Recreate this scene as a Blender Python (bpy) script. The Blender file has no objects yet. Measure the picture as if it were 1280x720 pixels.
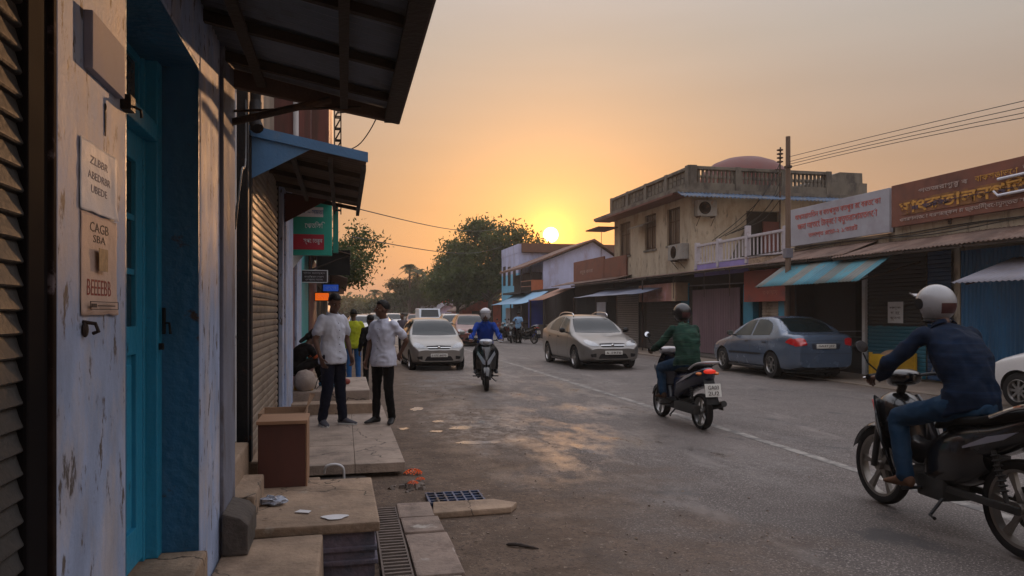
import bpy, bmesh, math, random
from mathutils import Vector, Matrix, noise, Quaternion
from mathutils.bvhtree import BVHTree
PI = math.pi
R = math.radians
random.seed(11)
scene = bpy.context.scene
COL = scene.collection

# ------------------------------------------------------------------ camera frame maths
YAW = R(12.8); FPX = 924.0; CAMH = 1.6
SA, CA = math.sin(YAW), math.cos(YAW)
def lane(px, x):
    """world y where the street-parallel plane at world x meets image column px"""
    zc = FPX * x / (CA * (px - 430.0))
    return (zc - x * SA) / CA
def gp(px, zc):
    """world x,y of image column px at depth zc"""
    xc = (px - 640.0) / FPX * zc
    return (xc * CA + zc * SA, zc * CA - xc * SA)
def depth(x, y): return x * SA + y * CA
def zz(py, x, y): return CAMH + (390.0 - py) * depth(x, y) / FPX
def crossx(px, y):
    """world x where the plane of world y meets image column px"""
    t = (px - 640.0) / FPX
    return y * (SA + t * CA) / (CA - t * SA)

# ------------------------------------------------------------------ materials
def _n(nt, t, **kw):
    n = nt.nodes.new(t)
    for k, v in kw.items(): setattr(n, k, v)
    return n
MATS = {}
def c3(c):
    return (c[0], c[1], c[2], 1.0)
def mat(name, col, rough=.7, metal=0.0, spec=.5, var=.15, vs=3.0, col2=None, s2=2.0, thr=(.5, .6), stretch=(1, 1, 1),
        bump=.0, bs=40.0, coat=0.0, col3=None, s3=8.0, thr3=(.6, .66), stretch3=(1, 1, 1), rvar=.1, emit=None, estr=0.0,
        stripes=None, sheen=0.0, crack=None):
    if name in MATS: return MATS[name]
    m = bpy.data.materials.new(name); m.use_nodes = True
    nt = m.node_tree; L = nt.links.new
    b = nt.nodes['Principled BSDF']
    tc = _n(nt, 'ShaderNodeTexCoord')
    mp = _n(nt, 'ShaderNodeMapping'); mp.inputs['Scale'].default_value = stretch
    L(tc.outputs['Object'], mp.inputs['Vector'])
    no = _n(nt, 'ShaderNodeTexNoise'); no.inputs['Scale'].default_value = vs; no.inputs['Detail'].default_value = 7; no.inputs['Roughness'].default_value = .62
    L(mp.outputs[0], no.inputs['Vector'])
    mr = _n(nt, 'ShaderNodeMapRange'); mr.inputs['From Min'].default_value = .3; mr.inputs['From Max'].default_value = .7
    mr.inputs['To Min'].default_value = 1 - var; mr.inputs['To Max'].default_value = 1 + var
    L(no.outputs['Fac'], mr.inputs['Value'])
    cur = None
    base = _n(nt, 'ShaderNodeRGB'); base.outputs[0].default_value = c3(col); cur = base.outputs[0]
    if stripes:
        ax, period, cols = stripes
        sx = _n(nt, 'ShaderNodeSeparateXYZ'); L(tc.outputs['Object'], sx.inputs[0])
        mm = _n(nt, 'ShaderNodeMath', operation='FRACT'); d = _n(nt, 'ShaderNodeMath', operation='DIVIDE'); d.inputs[1].default_value = period
        L(sx.outputs[ax], d.inputs[0]); L(d.outputs[0], mm.inputs[0])
        cr = _n(nt, 'ShaderNodeValToRGB'); cr.color_ramp.interpolation = 'CONSTANT'
        e = cr.color_ramp.elements
        while len(e) > 1: e.remove(e[-1])
        e[0].position = 0; e[0].color = c3(cols[0])
        for i, c in enumerate(cols[1:]):
            q = e.new((i + 1) / len(cols)); q.color = c3(c)
        L(mm.outputs[0], cr.inputs[0]); cur = cr.outputs[0]
    def layer(cur, colx, sc, th, st, off):
        mp2 = _n(nt, 'ShaderNodeMapping'); mp2.inputs['Scale'].default_value = st; mp2.inputs['Location'].default_value = (off, off * .7, off * .3)
        L(tc.outputs['Object'], mp2.inputs['Vector'])
        n2 = _n(nt, 'ShaderNodeTexNoise'); n2.inputs['Scale'].default_value = sc; n2.inputs['Detail'].default_value = 9; n2.inputs['Roughness'].default_value = .68
        L(mp2.outputs[0], n2.inputs['Vector'])
        r2 = _n(nt, 'ShaderNodeMapRange'); r2.inputs['From Min'].default_value = th[0]; r2.inputs['From Max'].default_value = th[1]
        L(n2.outputs['Fac'], r2.inputs['Value'])
        mx = _n(nt, 'ShaderNodeMix', data_type='RGBA'); L(r2.outputs[0], mx.inputs['Factor'])
        L(cur, mx.inputs['A']); mx.inputs['B'].default_value = c3(colx)
        return mx.outputs['Result']
    if col2: cur = layer(cur, col2, s2, thr, stretch, 3.1)
    if col3: cur = layer(cur, col3, s3, thr3, stretch3, 9.7)
    if crack:
        nv = _n(nt, 'ShaderNodeTexNoise'); nv.inputs['Scale'].default_value = 2.4; nv.inputs['Detail'].default_value = 6; L(tc.outputs['Object'], nv.inputs['Vector'])
        mxv = _n(nt, 'ShaderNodeVectorMath', operation='SCALE'); L(nv.outputs['Color'], mxv.inputs[0]); mxv.inputs['Scale'].default_value = .55
        av = _n(nt, 'ShaderNodeVectorMath', operation='ADD'); L(tc.outputs['Object'], av.inputs[0]); L(mxv.outputs[0], av.inputs[1])
        vo = _n(nt, 'ShaderNodeTexVoronoi'); vo.feature = 'DISTANCE_TO_EDGE'; vo.inputs['Scale'].default_value = crack[0]; L(av.outputs[0], vo.inputs['Vector'])
        rc = _n(nt, 'ShaderNodeMapRange'); rc.inputs['From Min'].default_value = crack[1] * .4; rc.inputs['From Max'].default_value = crack[1]; L(vo.outputs['Distance'], rc.inputs['Value'])
        mc = _n(nt, 'ShaderNodeMix', data_type='RGBA'); L(rc.outputs[0], mc.inputs['Factor']); mc.inputs['A'].default_value = c3(tuple(v * .25 for v in col)); L(cur, mc.inputs['B']); cur = mc.outputs['Result']
    mul = _n(nt, 'ShaderNodeMix', data_type='RGBA', blend_type='MULTIPLY'); mul.inputs['Factor'].default_value = 1
    L(cur, mul.inputs['A']); L(mr.outputs[0], mul.inputs['B'])
    L(mul.outputs['Result'], b.inputs['Base Color'])
    rr = _n(nt, 'ShaderNodeMapRange'); rr.inputs['From Min'].default_value = .3; rr.inputs['From Max'].default_value = .7
    rr.inputs['To Min'].default_value = max(.03, rough - rvar); rr.inputs['To Max'].default_value = min(1, rough + rvar)
    L(no.outputs['Fac'], rr.inputs['Value']); L(rr.outputs[0], b.inputs['Roughness'])
    b.inputs['Metallic'].default_value = metal
    b.inputs['Specular IOR Level'].default_value = spec
    b.inputs['Coat Weight'].default_value = coat; b.inputs['Coat Roughness'].default_value = .06
    if sheen: b.inputs['Sheen Weight'].default_value = sheen
    if bump:
        n3 = _n(nt, 'ShaderNodeTexNoise'); n3.inputs['Scale'].default_value = bs; n3.inputs['Detail'].default_value = 6
        L(tc.outputs['Object'], n3.inputs['Vector'])
        bp = _n(nt, 'ShaderNodeBump'); bp.inputs['Strength'].default_value = min(1, bump); bp.inputs['Distance'].default_value = .02
        L(n3.outputs['Fac'], bp.inputs['Height']); L(bp.outputs[0], b.inputs['Normal'])
    if emit:
        b.inputs['Emission Color'].default_value = c3(emit); b.inputs['Emission Strength'].default_value = estr
    MATS[name] = m
    return m
def fac2(m, nm):  # fetch node
    return m.node_tree.nodes[nm]

# ------------------------------------------------------------------ mesh builder
class G:
    def __init__(s): s.bm = bmesh.new(); s.mi = 0
    def _tag(s, fs):
        for f in fs: f.material_index = s.mi
    def box(s, x0, x1, y0, y1, z0, z1, bev=0.0, rot=None, jit=0.0):
        v = [s.bm.verts.new((x, y, z)) for x in (x0, x1) for y in (y0, y1) for z in (z0, z1)]
        if jit:
            for q in v: q.co += Vector([random.uniform(-jit, jit) for _ in range(3)])
        if rot:
            c = Vector(((x0 + x1) / 2, (y0 + y1) / 2, (z0 + z1) / 2))
            for q in v: q.co = c + rot @ (q.co - c)
        ids = [(0, 1, 3, 2), (4, 6, 7, 5), (0, 4, 5, 1), (2, 3, 7, 6), (0, 2, 6, 4), (1, 5, 7, 3)]
        fs = [s.bm.faces.new([v[i] for i in q]) for q in ids]
        s._tag(fs)
        if bev:
            es = {e for f in fs for e in f.edges}
            r = bmesh.ops.bevel(s.bm, geom=list(es), offset=bev, segments=2, profile=.6, affect='EDGES', clamp_overlap=True)
            s._tag(r['faces'])
        return v
    def quad(s, pts):
        f = s.bm.faces.new([s.bm.verts.new(p) for p in pts]); f.material_index = s.mi; return f
    def prism(s, poly, vec, bev=0.0):
        """poly: list of 3D points, extruded along vec"""
        vec = Vector(vec)
        a = [s.bm.verts.new(p) for p in poly]; b = [s.bm.verts.new(Vector(p) + vec) for p in poly]
        fs = [s.bm.faces.new(a), s.bm.faces.new(b[::-1])]
        n = len(a)
        for i in range(n):
            fs.append(s.bm.faces.new([a[i], b[i], b[(i + 1) % n], a[(i + 1) % n]]))
        s._tag(fs)
        if bev:
            es = {e for f in fs for e in f.edges}
            r = bmesh.ops.bevel(s.bm, geom=list(es), offset=bev, segments=2, profile=.6, affect='EDGES', clamp_overlap=True)
            s._tag(r['faces'])
    def loft(s, rings, caps=True, closed=True):
        """rings: list of lists of points"""
        vs = [[s.bm.verts.new(p) for p in r] for r in rings]
        fs = []
        for a, b in zip(vs[:-1], vs[1:]):
            n = len(a)
            for i in range(n if closed else n - 1):
                j = (i + 1) % n
                fs.append(s.bm.faces.new([a[i], a[j], b[j], b[i]]))
        if caps and closed:
            fs.append(s.bm.faces.new(vs[0][::-1])); fs.append(s.bm.faces.new(vs[-1]))
        s._tag(fs)
        return vs
    def tube(s, pts, rad, n=8, caps=True, flat=1.0, up=None):
        """rad number or list; flat squeezes the second axis"""
        pts = [Vector(p) for p in pts]
        if not isinstance(rad, (list, tuple)): rad = [rad] * len(pts)
        rings = []; prev = None
        for i, p in enumerate(pts):
            t = (pts[min(i + 1, len(pts) - 1)] - pts[max(i - 1, 0)]).normalized()
            if prev is None:
                ref = Vector(up) if up else (Vector((0, 0, 1)) if abs(t.z) < .9 else Vector((0, 1, 0)))
                u = t.cross(ref).normalized()
            else:
                u = (prev - t * prev.dot(t)).normalized()
            prev = u; w = t.cross(u)
            r = rad[i]
            rr = r if isinstance(r, (tuple, list)) else (r, r * flat)
            rings.append([p + u * (math.cos(2 * PI * k / n) * rr[0]) + w * (math.sin(2 * PI * k / n) * rr[1]) for k in range(n)])
        s.loft(rings, caps)
    def cyl(s, a, b, r, n=16, r2=None):
        s.tube([a, b], [r, r if r2 is None else r2], n)
    def lathe(s, c, axis, prof, n=24):
        """prof: list of (r, h) along axis"""
        axis = Vector(axis).normalized(); c = Vector(c)
        ref = Vector((0, 0, 1)) if abs(axis.z) < .9 else Vector((1, 0, 0))
        u = axis.cross(ref).normalized(); w = axis.cross(u)
        rings = [[c + axis * h + (u * math.cos(2 * PI * k / n) + w * math.sin(2 * PI * k / n)) * max(r, 1e-4) for k in range(n)] for r, h in prof]
        s.loft(rings)
    def ball(s, c, r, seg=16, rng=10, rot=None):
        if not isinstance(r, (tuple, list)): r = (r, r, r)
        ret = bmesh.ops.create_uvsphere(s.bm, u_segments=seg, v_segments=rng, radius=1.0)
        for v in ret['verts']:
            p = Vector((v.co.x * r[0], v.co.y * r[1], v.co.z * r[2]))
            if rot: p = rot @ p
            v.co = p + Vector(c)
        s._tag({f for v in ret['verts'] for f in v.link_faces})
    def grid(s, fn, nu, nv):
        """fn(u,v)->point on 0..1"""
        vs = [[s.bm.verts.new(fn(i / nu, j / nv)) for j in range(nv + 1)] for i in range(nu + 1)]
        fs = []
        for i in range(nu):
            for j in range(nv):
                fs.append(s.bm.faces.new([vs[i][j], vs[i + 1][j], vs[i + 1][j + 1], vs[i][j + 1]]))
        s._tag(fs); return vs
    def xform(s, mtx):
        bmesh.ops.transform(s.bm, matrix=mtx, verts=s.bm.verts)
    def mesh(s, name, mats, smooth=False, off=None, fixn=True):
        if off is not None:
            for v in s.bm.verts: v.co -= off
        if fixn: bmesh.ops.recalc_face_normals(s.bm, faces=s.bm.faces)
        me = bpy.data.meshes.new(name); s.bm.to_mesh(me); s.bm.free()
        for m in (mats if isinstance(mats, (list, tuple)) else [mats]): me.materials.append(m)
        if smooth:
            me.polygons.foreach_set('use_smooth', [True] * len(me.polygons))
            if smooth != 'all':
                me.set_sharp_from_angle(angle=R(38 if smooth is True else smooth))
        return me
    def obj(s, name, mats, parent=None, smooth=False, world=True, solid=0.0, fixn=True):
        off = parent_origin(parent) if (parent is not None and world) else None
        me = s.mesh(name, mats, smooth, off, fixn)
        o = bpy.data.objects.new(name, me); COL.objects.link(o)
        if parent is not None: o.parent = parent
        if solid:
            md = o.modifiers.new('Solidify', 'SOLIDIFY'); md.thickness = solid; md.offset = 0
        return o
def parent_origin(p):
    v = Vector((0, 0, 0))
    while p is not None:
        v += p.location; p = p.parent
    return v
def thing(name, label, cat, loc=(0, 0, 0), rz=0.0, group=None):
    o = bpy.data.objects.new(name, None); COL.objects.link(o)
    o.empty_display_size = .3
    o.location = loc; o.rotation_euler = (0, 0, rz); tag(o, label, cat, group); return o
def tag(o, label=None, cat=None, group=None, kind=None):
    if label: o['label'] = label
    if cat: o['category'] = cat
    if group: o['group'] = group
    if kind: o['kind'] = kind
    return o
def solo(g, name, m, label, cat, group=None, smooth=False, loc=None):
    """a thing that is one mesh, origin at loc"""
    off = Vector(loc) if loc is not None else None
    me = g.mesh(name, m, smooth, off)
    o = bpy.data.objects.new(name, me); COL.objects.link(o)
    if loc is not None: o.location = loc
    return tag(o, label, cat, group)
def copy_tree(o, parent=None):
    c = o.copy(); COL.objects.link(c)
    if parent is not None: c.parent = parent
    for ch in list(o.children): copy_tree(ch, c)
    return c
def catmull(P, n):
    """sample through P (tuples) with n steps per span"""
    P = [Vector(p) for p in P]; out = []
    for i in range(len(P) - 1):
        p0 = P[max(i - 1, 0)]; p1 = P[i]; p2 = P[i + 1]; p3 = P[min(i + 2, len(P) - 1)]
        for k in range(n):
            t = k / n
            out.append(.5 * ((2 * p1) + (p2 - p0) * t + (2 * p0 - 5 * p1 + 4 * p2 - p3) * t * t + (3 * p1 - p0 - 3 * p2 + p3) * t ** 3))
    out.append(P[-1]); return out
def interp(tab, t):
    """piecewise smooth 1-D table [(t,v),...]"""
    if t <= tab[0][0]: return tab[0][1]
    if t >= tab[-1][0]: return tab[-1][1]
    for i in range(len(tab) - 1):
        if tab[i][0] <= t <= tab[i + 1][0]:
            a, b = tab[i], tab[i + 1]
            h = b[0] - a[0]; u = (t - a[0]) / h
            def sl(j):
                if j <= 0 or j >= len(tab) - 1:
                    k = 0 if j <= 0 else len(tab) - 2
                    return (tab[k + 1][1] - tab[k][1]) / (tab[k + 1][0] - tab[k][0])
                d0 = (tab[j][1] - tab[j - 1][1]) / (tab[j][0] - tab[j - 1][0]); d1 = (tab[j + 1][1] - tab[j][1]) / (tab[j + 1][0] - tab[j][0])
                return 0 if d0 * d1 <= 0 else 2 * d0 * d1 / (d0 + d1)
            m0, m1 = sl(i) * h, sl(i + 1) * h
            return (2 * u ** 3 - 3 * u * u + 1) * a[1] + (u ** 3 - 2 * u * u + u) * m0 + (-2 * u ** 3 + 3 * u * u) * b[1] + (u ** 3 - u * u) * m1

def wavy(g, p00, p10, p01, p11, pitch=.076, amp=.009, seg=6, cross=6, sag=0.0, jag=0.0):
    """corrugated sheet: waves step along p00->p10, ridges run p00->p01"""
    p00, p10, p01, p11 = map(Vector, (p00, p10, p01, p11))
    n = ((p10 - p00).cross(p01 - p00)).normalized()
    w = (p10 - p00).length; nu = max(6, int(w / pitch * seg))
    ph = random.uniform(0, 9)
    def fn(u, v):
        p = (p00 * (1 - u) + p10 * u) * (1 - v) + (p01 * (1 - u) + p11 * u) * v
        d = amp * math.sin(2 * PI * u * w / pitch)
        d += .006 * noise.noise(Vector((u * w * 1.3 + ph, v * 2.2, 0)))
        d -= sag * math.sin(PI * v)
        if jag and v in (0.0, 1.0):
            pass
        return p + n * d
    g.grid(fn, nu, cross)
def shutter(g, x, y0, y1, z0, z1, axis='x', pitch=.075, amp=.014, sgn=1, lap=False):
    """roller shutter curtain on plane x (facing +x if sgn=1), slat profile up z"""
    nz = int((z1 - z0) / pitch); seg = 6
    prof = [(0, 0), (.12, .75), (.35, 1), (.65, 1), (.88, .75), (1, 0)]
    if lap: prof = [(0, 0), (.04, .75), (.12, 1), (.2, .95), (.55, .45), (.9, .12), (1, 0)]
    rows = []
    for k in range(nz):
        for f, d in prof[:-1] if k < nz - 1 else prof:
            rows.append((z0 + (z1 - z0) * (k + f) / nz, d * amp))
    ny = max(2, int((y1 - y0) / .5))
    vs = []
    for z, d in rows:
        r = []
        for j in range(ny + 1):
            y = y0 + (y1 - y0) * j / ny
            dd = d + .004 * noise.noise(Vector((y * 1.7, z * 3.0, x)))
            r.append(g.bm.verts.new((x + sgn * dd, y, z) if axis == 'x' else (y, x + sgn * dd, z)))
        vs.append(r)
    for a, b in zip(vs[:-1], vs[1:]):
        for j in range(ny):
            f = g.bm.faces.new([a[j], a[j + 1], b[j + 1], b[j]]); f.material_index = g.mi
def text(body, size, m, parent, loc, rot, ext=.004, world=True, width=None, name='lettering', height=None, bold=0.0):
    cu = bpy.data.curves.new('lettering', 'FONT'); cu.body = body; cu.size = size; cu.extrude = ext
    cu.align_x = 'CENTER'; cu.align_y = 'CENTER'; cu.resolution_u = 2; cu.offset = bold
    ob = bpy.data.objects.new('tmp', cu); COL.objects.link(ob)
    dg = bpy.context.evaluated_depsgraph_get(); dg.update()
    me = bpy.data.meshes.new_from_object(ob.evaluated_get(dg))
    bpy.data.objects.remove(ob)
    me.name = name
    me.materials.clear(); me.materials.append(m)
    if me.vertices:
        xs = [v.co.x for v in me.vertices]; ys = [v.co.y for v in me.vertices]
        w = max(xs) - min(xs); h = max(ys) - min(ys); cx = (max(xs) + min(xs)) / 2; cy = (max(ys) + min(ys)) / 2
        sx = width / w if width else 1; sy = height / h if height else (sx if width else 1)
        for v in me.vertices: v.co.x = (v.co.x - cx) * sx; v.co.y = (v.co.y - cy) * sy
    o = bpy.data.objects.new(name, me); COL.objects.link(o)
    o.location = Vector(loc) - (parent_origin(parent) if world else Vector((0, 0, 0)))
    o.rotation_euler = rot
    o.parent = parent
    return o
FACE_MX = (PI / 2, 0, -PI / 2)   # lettering on a wall that faces -x (right side of street), read from the road
FACE_MY = (PI / 2, 0, 0)         # lettering on a wall that faces -y (towards the camera)
FACE_PX = (PI / 2, 0, PI / 2)    # lettering on a wall that faces +x (left side of street)
# ================================================================== render, world, camera, sun
scene.render.engine = 'CYCLES'
scene.cycles.use_denoising = True
try: scene.cycles.denoiser = 'OPENIMAGEDENOISE'
except Exception: pass
scene.cycles.max_bounces = 6; scene.cycles.volume_bounces = 1
scene.cycles.diffuse_bounces = 3; scene.cycles.glossy_bounces = 3
scene.cycles.sample_clamp_indirect = 4
scene.cycles.volume_step_rate = 4; scene.cycles.volume_max_steps = 64
vsn = scene.view_settings
vsn.view_transform = 'Standard'; vsn.look = 'None'; vsn.gamma = 1; vsn.use_curve_mapping = False
vsn.exposure = 0.6
SUN_AZ = R(15.8); SUN_EL = R(5.95)     # azimuth measured from +Y towards +X
LAMP_EL = R(5.45)
SD = Vector((math.sin(SUN_AZ) * math.cos(SUN_EL), math.cos(SUN_AZ) * math.cos(SUN_EL), math.sin(SUN_EL)))
w = bpy.data.worlds.new('World'); scene.world = w; w.use_nodes = True
nt = w.node_tree; L = nt.links.new
bg = nt.nodes['Background']
sky = _n(nt, 'ShaderNodeTexSky'); sky.sky_type = 'NISHITA'; sky.sun_disc = False
sky.sun_elevation = LAMP_EL; sky.sun_rotation = SUN_AZ; sky.air_density = 1.6; sky.dust_density = 4.0; sky.ozone_density = 1.2; sky.altitude = 0
tc = _n(nt, 'ShaderNodeTexCoord')
sep = _n(nt, 'ShaderNodeSeparateXYZ'); L(tc.outputs['Generated'], sep.inputs[0])
cr = _n(nt, 'ShaderNodeValToRGB'); L(sep.outputs['Z'], cr.inputs[0])
e = cr.color_ramp.elements
# smoke-laden evening air: peach at the horizon, grey-beige higher, pale blue overhead (values are radiance x10)
stops = [(0.0, (2.6, 1.42, .95)), (.08, (2.6, 1.5, 1.0)), (.18, (2.35, 1.6, 1.22)), (.34, (2.5, 2.3, 2.15)), (.46, (3.4, 3.3, 3.4)), (.62, (7.8, 7.5, 8.0)), (1.0, (9.2, 9.2, 10.2))]
e[0].position = 0; e[0].color = c3(stops[0][1]); e[1].position = 1.0; e[1].color = c3(stops[-1][1])
for p, c in stops[1:-1]:
    q = e.new(p); q.color = c3(c)
nrm = _n(nt, 'ShaderNodeVectorMath', operation='NORMALIZE'); L(tc.outputs['Generated'], nrm.inputs[0])
dt = _n(nt, 'ShaderNodeVectorMath', operation='DOT_PRODUCT'); L(nrm.outputs[0], dt.inputs[0]); dt.inputs[1].default_value = SD
ac = _n(nt, 'ShaderNodeMath', operation='ARCCOSINE'); L(dt.outputs['Value'], ac.inputs[0])
def expo(width, colr):
    d = _n(nt, 'ShaderNodeMath', operation='DIVIDE'); L(ac.outputs[0], d.inputs[0]); d.inputs[1].default_value = -R(width)
    ex = _n(nt, 'ShaderNodeMath', operation='EXPONENT'); L(d.outputs[0], ex.inputs[0])
    s = _n(nt, 'ShaderNodeVectorMath', operation='SCALE'); s.inputs[0].default_value = colr; L(ex.outputs[0], s.inputs['Scale'])
    return s.outputs[0]
def add(a, b):
    s = _n(nt, 'ShaderNodeVectorMath', operation='ADD'); L(a, s.inputs[0]); L(b, s.inputs[1]); return s.outputs[0]
disc = _n(nt, 'ShaderNodeMapRange'); disc.inputs['From Min'].default_value = R(.30); disc.inputs['From Max'].default_value = R(.62)
disc.inputs['To Min'].default_value = 1; disc.inputs['To Max'].default_value = 0; L(ac.outputs[0], disc.inputs['Value'])
ds = _n(nt, 'ShaderNodeVectorMath', operation='SCALE'); ds.inputs[0].default_value = (260, 170, 60); L(disc.outputs[0], ds.inputs['Scale'])
nsc = _n(nt, 'ShaderNodeVectorMath', operation='MULTIPLY'); L(sky.outputs[0], nsc.inputs[0]); nsc.inputs[1].default_value = (.12, .12, .12)
# very soft streaks of thin cloud
mpn = _n(nt, 'ShaderNodeMapping'); mpn.inputs['Scale'].default_value = (1.2, 1.2, 9); L(tc.outputs['Generated'], mpn.inputs[0])
cn = _n(nt, 'ShaderNodeTexNoise'); cn.inputs['Scale'].default_value = 2.2; cn.inputs['Detail'].default_value = 4; L(mpn.outputs[0], cn.inputs['Vector'])
cm = _n(nt, 'ShaderNodeMapRange'); cm.inputs['From Min'].default_value = .3; cm.inputs['From Max'].default_value = .7; cm.inputs['To Min'].default_value = .955; cm.inputs['To Max'].default_value = 1.045
L(cn.outputs['Fac'], cm.inputs['Value'])
grd = _n(nt, 'ShaderNodeVectorMath', operation='SCALE'); L(cr.outputs[0], grd.inputs[0]); L(cm.outputs[0], grd.inputs['Scale'])
tot = add(add(add(grd.outputs[0], nsc.outputs[0]), expo(13, (.85, .32, .03))), add(expo(3.6, (4.4, 1.1, .03)), expo(1.0, (24, 9, .8))))
tot = add(tot, ds.outputs[0])
L(tot, bg.inputs['Color']); bg.inputs['Strength'].default_value = .1

sl = bpy.data.lights.new('sun', 'SUN'); sl.energy = 5.0; sl.angle = R(.6); sl.color = (1, .53, .25)
so = bpy.data.objects.new('sun', sl); COL.objects.link(so)
LD = Vector((math.sin(SUN_AZ) * math.cos(LAMP_EL), math.cos(SUN_AZ) * math.cos(LAMP_EL), math.sin(LAMP_EL)))
so.rotation_euler = LD.to_track_quat('Z', 'Y').to_euler()

cd = bpy.data.cameras.new('camera'); cam = bpy.data.objects.new('camera', cd); COL.objects.link(cam)
cam.location = (0, 0, CAMH); cam.rotation_euler = (PI / 2, 0, -YAW)
cd.sensor_width = 36; cd.lens = FPX / 1280 * 36; cd.shift_y = 30 / 1280; cd.clip_end = 3000; cd.clip_start = .05
scene.camera = cam

# ================================================================== shared materials
M_dirt = mat('dirt', (.17, .128, .097), .9, var=.3, vs=2.2, col2=(.2, .165, .13), s2=1.1, thr=(.45, .7), bump=.7, bs=26, col3=(.06, .048, .04), s3=14, thr3=(.6, .7))
M_conc = mat('worn_concrete', (.31, .222, .155), .85, var=.3, vs=3, col2=(.18, .125, .085), s2=2.2, thr=(.46, .66), bump=.5, bs=30, col3=(.3, .26, .21), s3=5, thr3=(.62, .72), crack=(.8, .006))
M_conc_dark = mat('dark_concrete', (.085, .07, .06), .9, var=.3, vs=5, col2=(.04, .034, .03), s2=3, thr=(.45, .65), bump=.6, bs=24)
M_slab = mat('stone_slab', (.32, .25, .20), .8, var=.28, vs=2.5, col2=(.20, .155, .125), s2=3.5, thr=(.48, .66), bump=.4, bs=50, crack=(.6, .006))
M_plinth_paint = mat('purple_plinth', (.12, .095, .12), .8, var=.3, vs=4, col2=(.06, .065, .09), s2=3, thr=(.45, .6), bump=.5, bs=30)
M_lav = mat('lavender_plaster', (.30, .37, .54), .72, spec=.3, var=.22, vs=7, col2=(.42, .41, .46), s2=4.2, thr=(.46, .62), stretch=(1, 1, .45), bump=.10, bs=60, col3=(.10, .085, .08), s3=17, thr3=(.575, .63), stretch3=(1, 1, .4))
M_lav2 = mat('lavender_wall', (.42, .46, .66), .8, var=.14, vs=1.5, col2=(.3, .28, .38), s2=1.2, thr=(.52, .7), stretch=(1, 1, .4), bump=.2, bs=20)
M_bluewall = mat('blue_reveal_paint', (.02, .115, .23), .55, var=.25, vs=4, stretch=(1, 1, .3), col2=(.03, .13, .22), s2=3, thr=(.45, .7), bump=.5, bs=22, col3=(.05, .03, .022), s3=5, thr3=(.62, .68))
M_door = mat('turquoise_door_paint', (.022, .24, .40), .42, var=.14, vs=7, stretch=(1, 1, .15), bump=.25, bs=30, col3=(.015, .06, .10), s3=9, thr3=(.62, .7))
M_blackpaint = mat('black_steel', (.012, .012, .014), .7, spec=.25, var=.3, vs=6, bump=.2, bs=60, col3=(.07, .03, .015), s3=8, thr3=(.6, .68))
M_rustiron = mat('rusty_iron', (.035, .021, .016), .75, var=.4, vs=8, col2=(.10, .045, .022), s2=5, thr=(.5, .62), bump=.4, bs=60)
M_wooddark = mat('dark_timber', (.03, .02, .015), .8, var=.35, vs=6, stretch=(1, 1, 1), bump=.4, bs=30)
M_shut_grey = mat('shutter_grey_steel', (.045, .044, .044), .6, metal=.0, spec=.3, var=.3, vs=4, col2=(.045, .036, .03), s2=2.5, thr=(.5, .66), bump=.15, bs=60)
M_shut_warm = mat('shutter_brown_steel', (.24, .19, .145), .5, metal=.1, var=.25, vs=3, col2=(.12, .075, .045), s2=2.5, thr=(.5, .66), bump=.15, bs=60)
M_tin_under = mat('tin_grey', (.16, .185, .23), .6, metal=.1, var=.25, vs=2, col2=(.11, .11, .12), s2=2, thr=(.52, .68), bump=.1, bs=40)
M_tin_rust = mat('tin_rusty', (.17, .11, .085), .75, metal=.1, var=.35, vs=1.4, col2=(.09, .05, .035), s2=1.6, thr=(.45, .6), bump=.3, bs=40, col3=(.24, .19, .16), s3=2.5, thr3=(.6, .7))
M_tin_blue = mat('tin_blue_paint', (.06, .17, .34), .5, metal=0, var=.2, vs=2, col2=(.11, .19, .28), s2=2, thr=(.5, .7), bump=.15, bs=40, col3=(.09, .05, .035), s3=4, thr3=(.64, .7))
M_tin_grey = mat('tin_pale', (.16, .155, .185), .6, metal=.1, var=.2, vs=2, col2=(.14, .12, .12), s2=2, thr=(.5, .7))
M_turq_strip = mat('tin_turquoise_strips', (.1, .3, .3), .7, var=.3, vs=2.5, stripes=(1, 3.6, [(.035, .15, .19), (.12, .125, .115), (.045, .17, .21), (.085, .105, .10), (.03, .14, .19), (.05, .18, .23), (.13, .13, .115), (.04, .16, .2)]), col3=(.12, .1, .08), s3=3, thr3=(.56, .68))
M_cream = mat('cream_plaster', (.37, .315, .24), .85, var=.2, vs=1.2, col2=(.25, .19, .13), s2=1.5, thr=(.52, .68), stretch=(1, 1, .45), bump=.3, bs=14, col3=(.12, .10, .08), s3=3.4, thr3=(.56, .66), stretch3=(1, 1, .3))
M_parapet = mat('weathered_parapet', (.13, .12, .10), .9, var=.3, vs=2, col2=(.06, .055, .05), s2=2, thr=(.46, .62), stretch=(1, 1, .5), bump=.5, bs=12)
M_dark = mat('dark_interior', (.003, .0025, .0025), .9, var=.3, vs=2)  # near-black colour carries the shade of shop openings, rooms and drain
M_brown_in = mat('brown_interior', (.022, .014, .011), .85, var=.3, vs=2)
M_white = mat('white_paint', (.62, .62, .64), .6, var=.12, vs=3, col3=(.3, .26, .22), s3=5, thr3=(.6, .7))
M_offwhite = mat('old_white_board', (.32, .33, .38), .6, var=.12, vs=1.5, col2=(.26, .25, .29), s2=1.2, thr=(.5, .7), col3=(.3, .2, .16), s3=6, thr3=(.66, .72))
M_redwood = mat('red_paint', (.30, .045, .025), .6, var=.25, vs=3, col2=(.18, .03, .02), s2=2, thr=(.5, .65))
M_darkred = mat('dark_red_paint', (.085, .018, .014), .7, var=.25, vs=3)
M_teal = mat('teal_paint', (.03, .26, .27), .6, var=.2, vs=3, col3=(.1, .08, .06), s3=4, thr3=(.6, .7))
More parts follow.
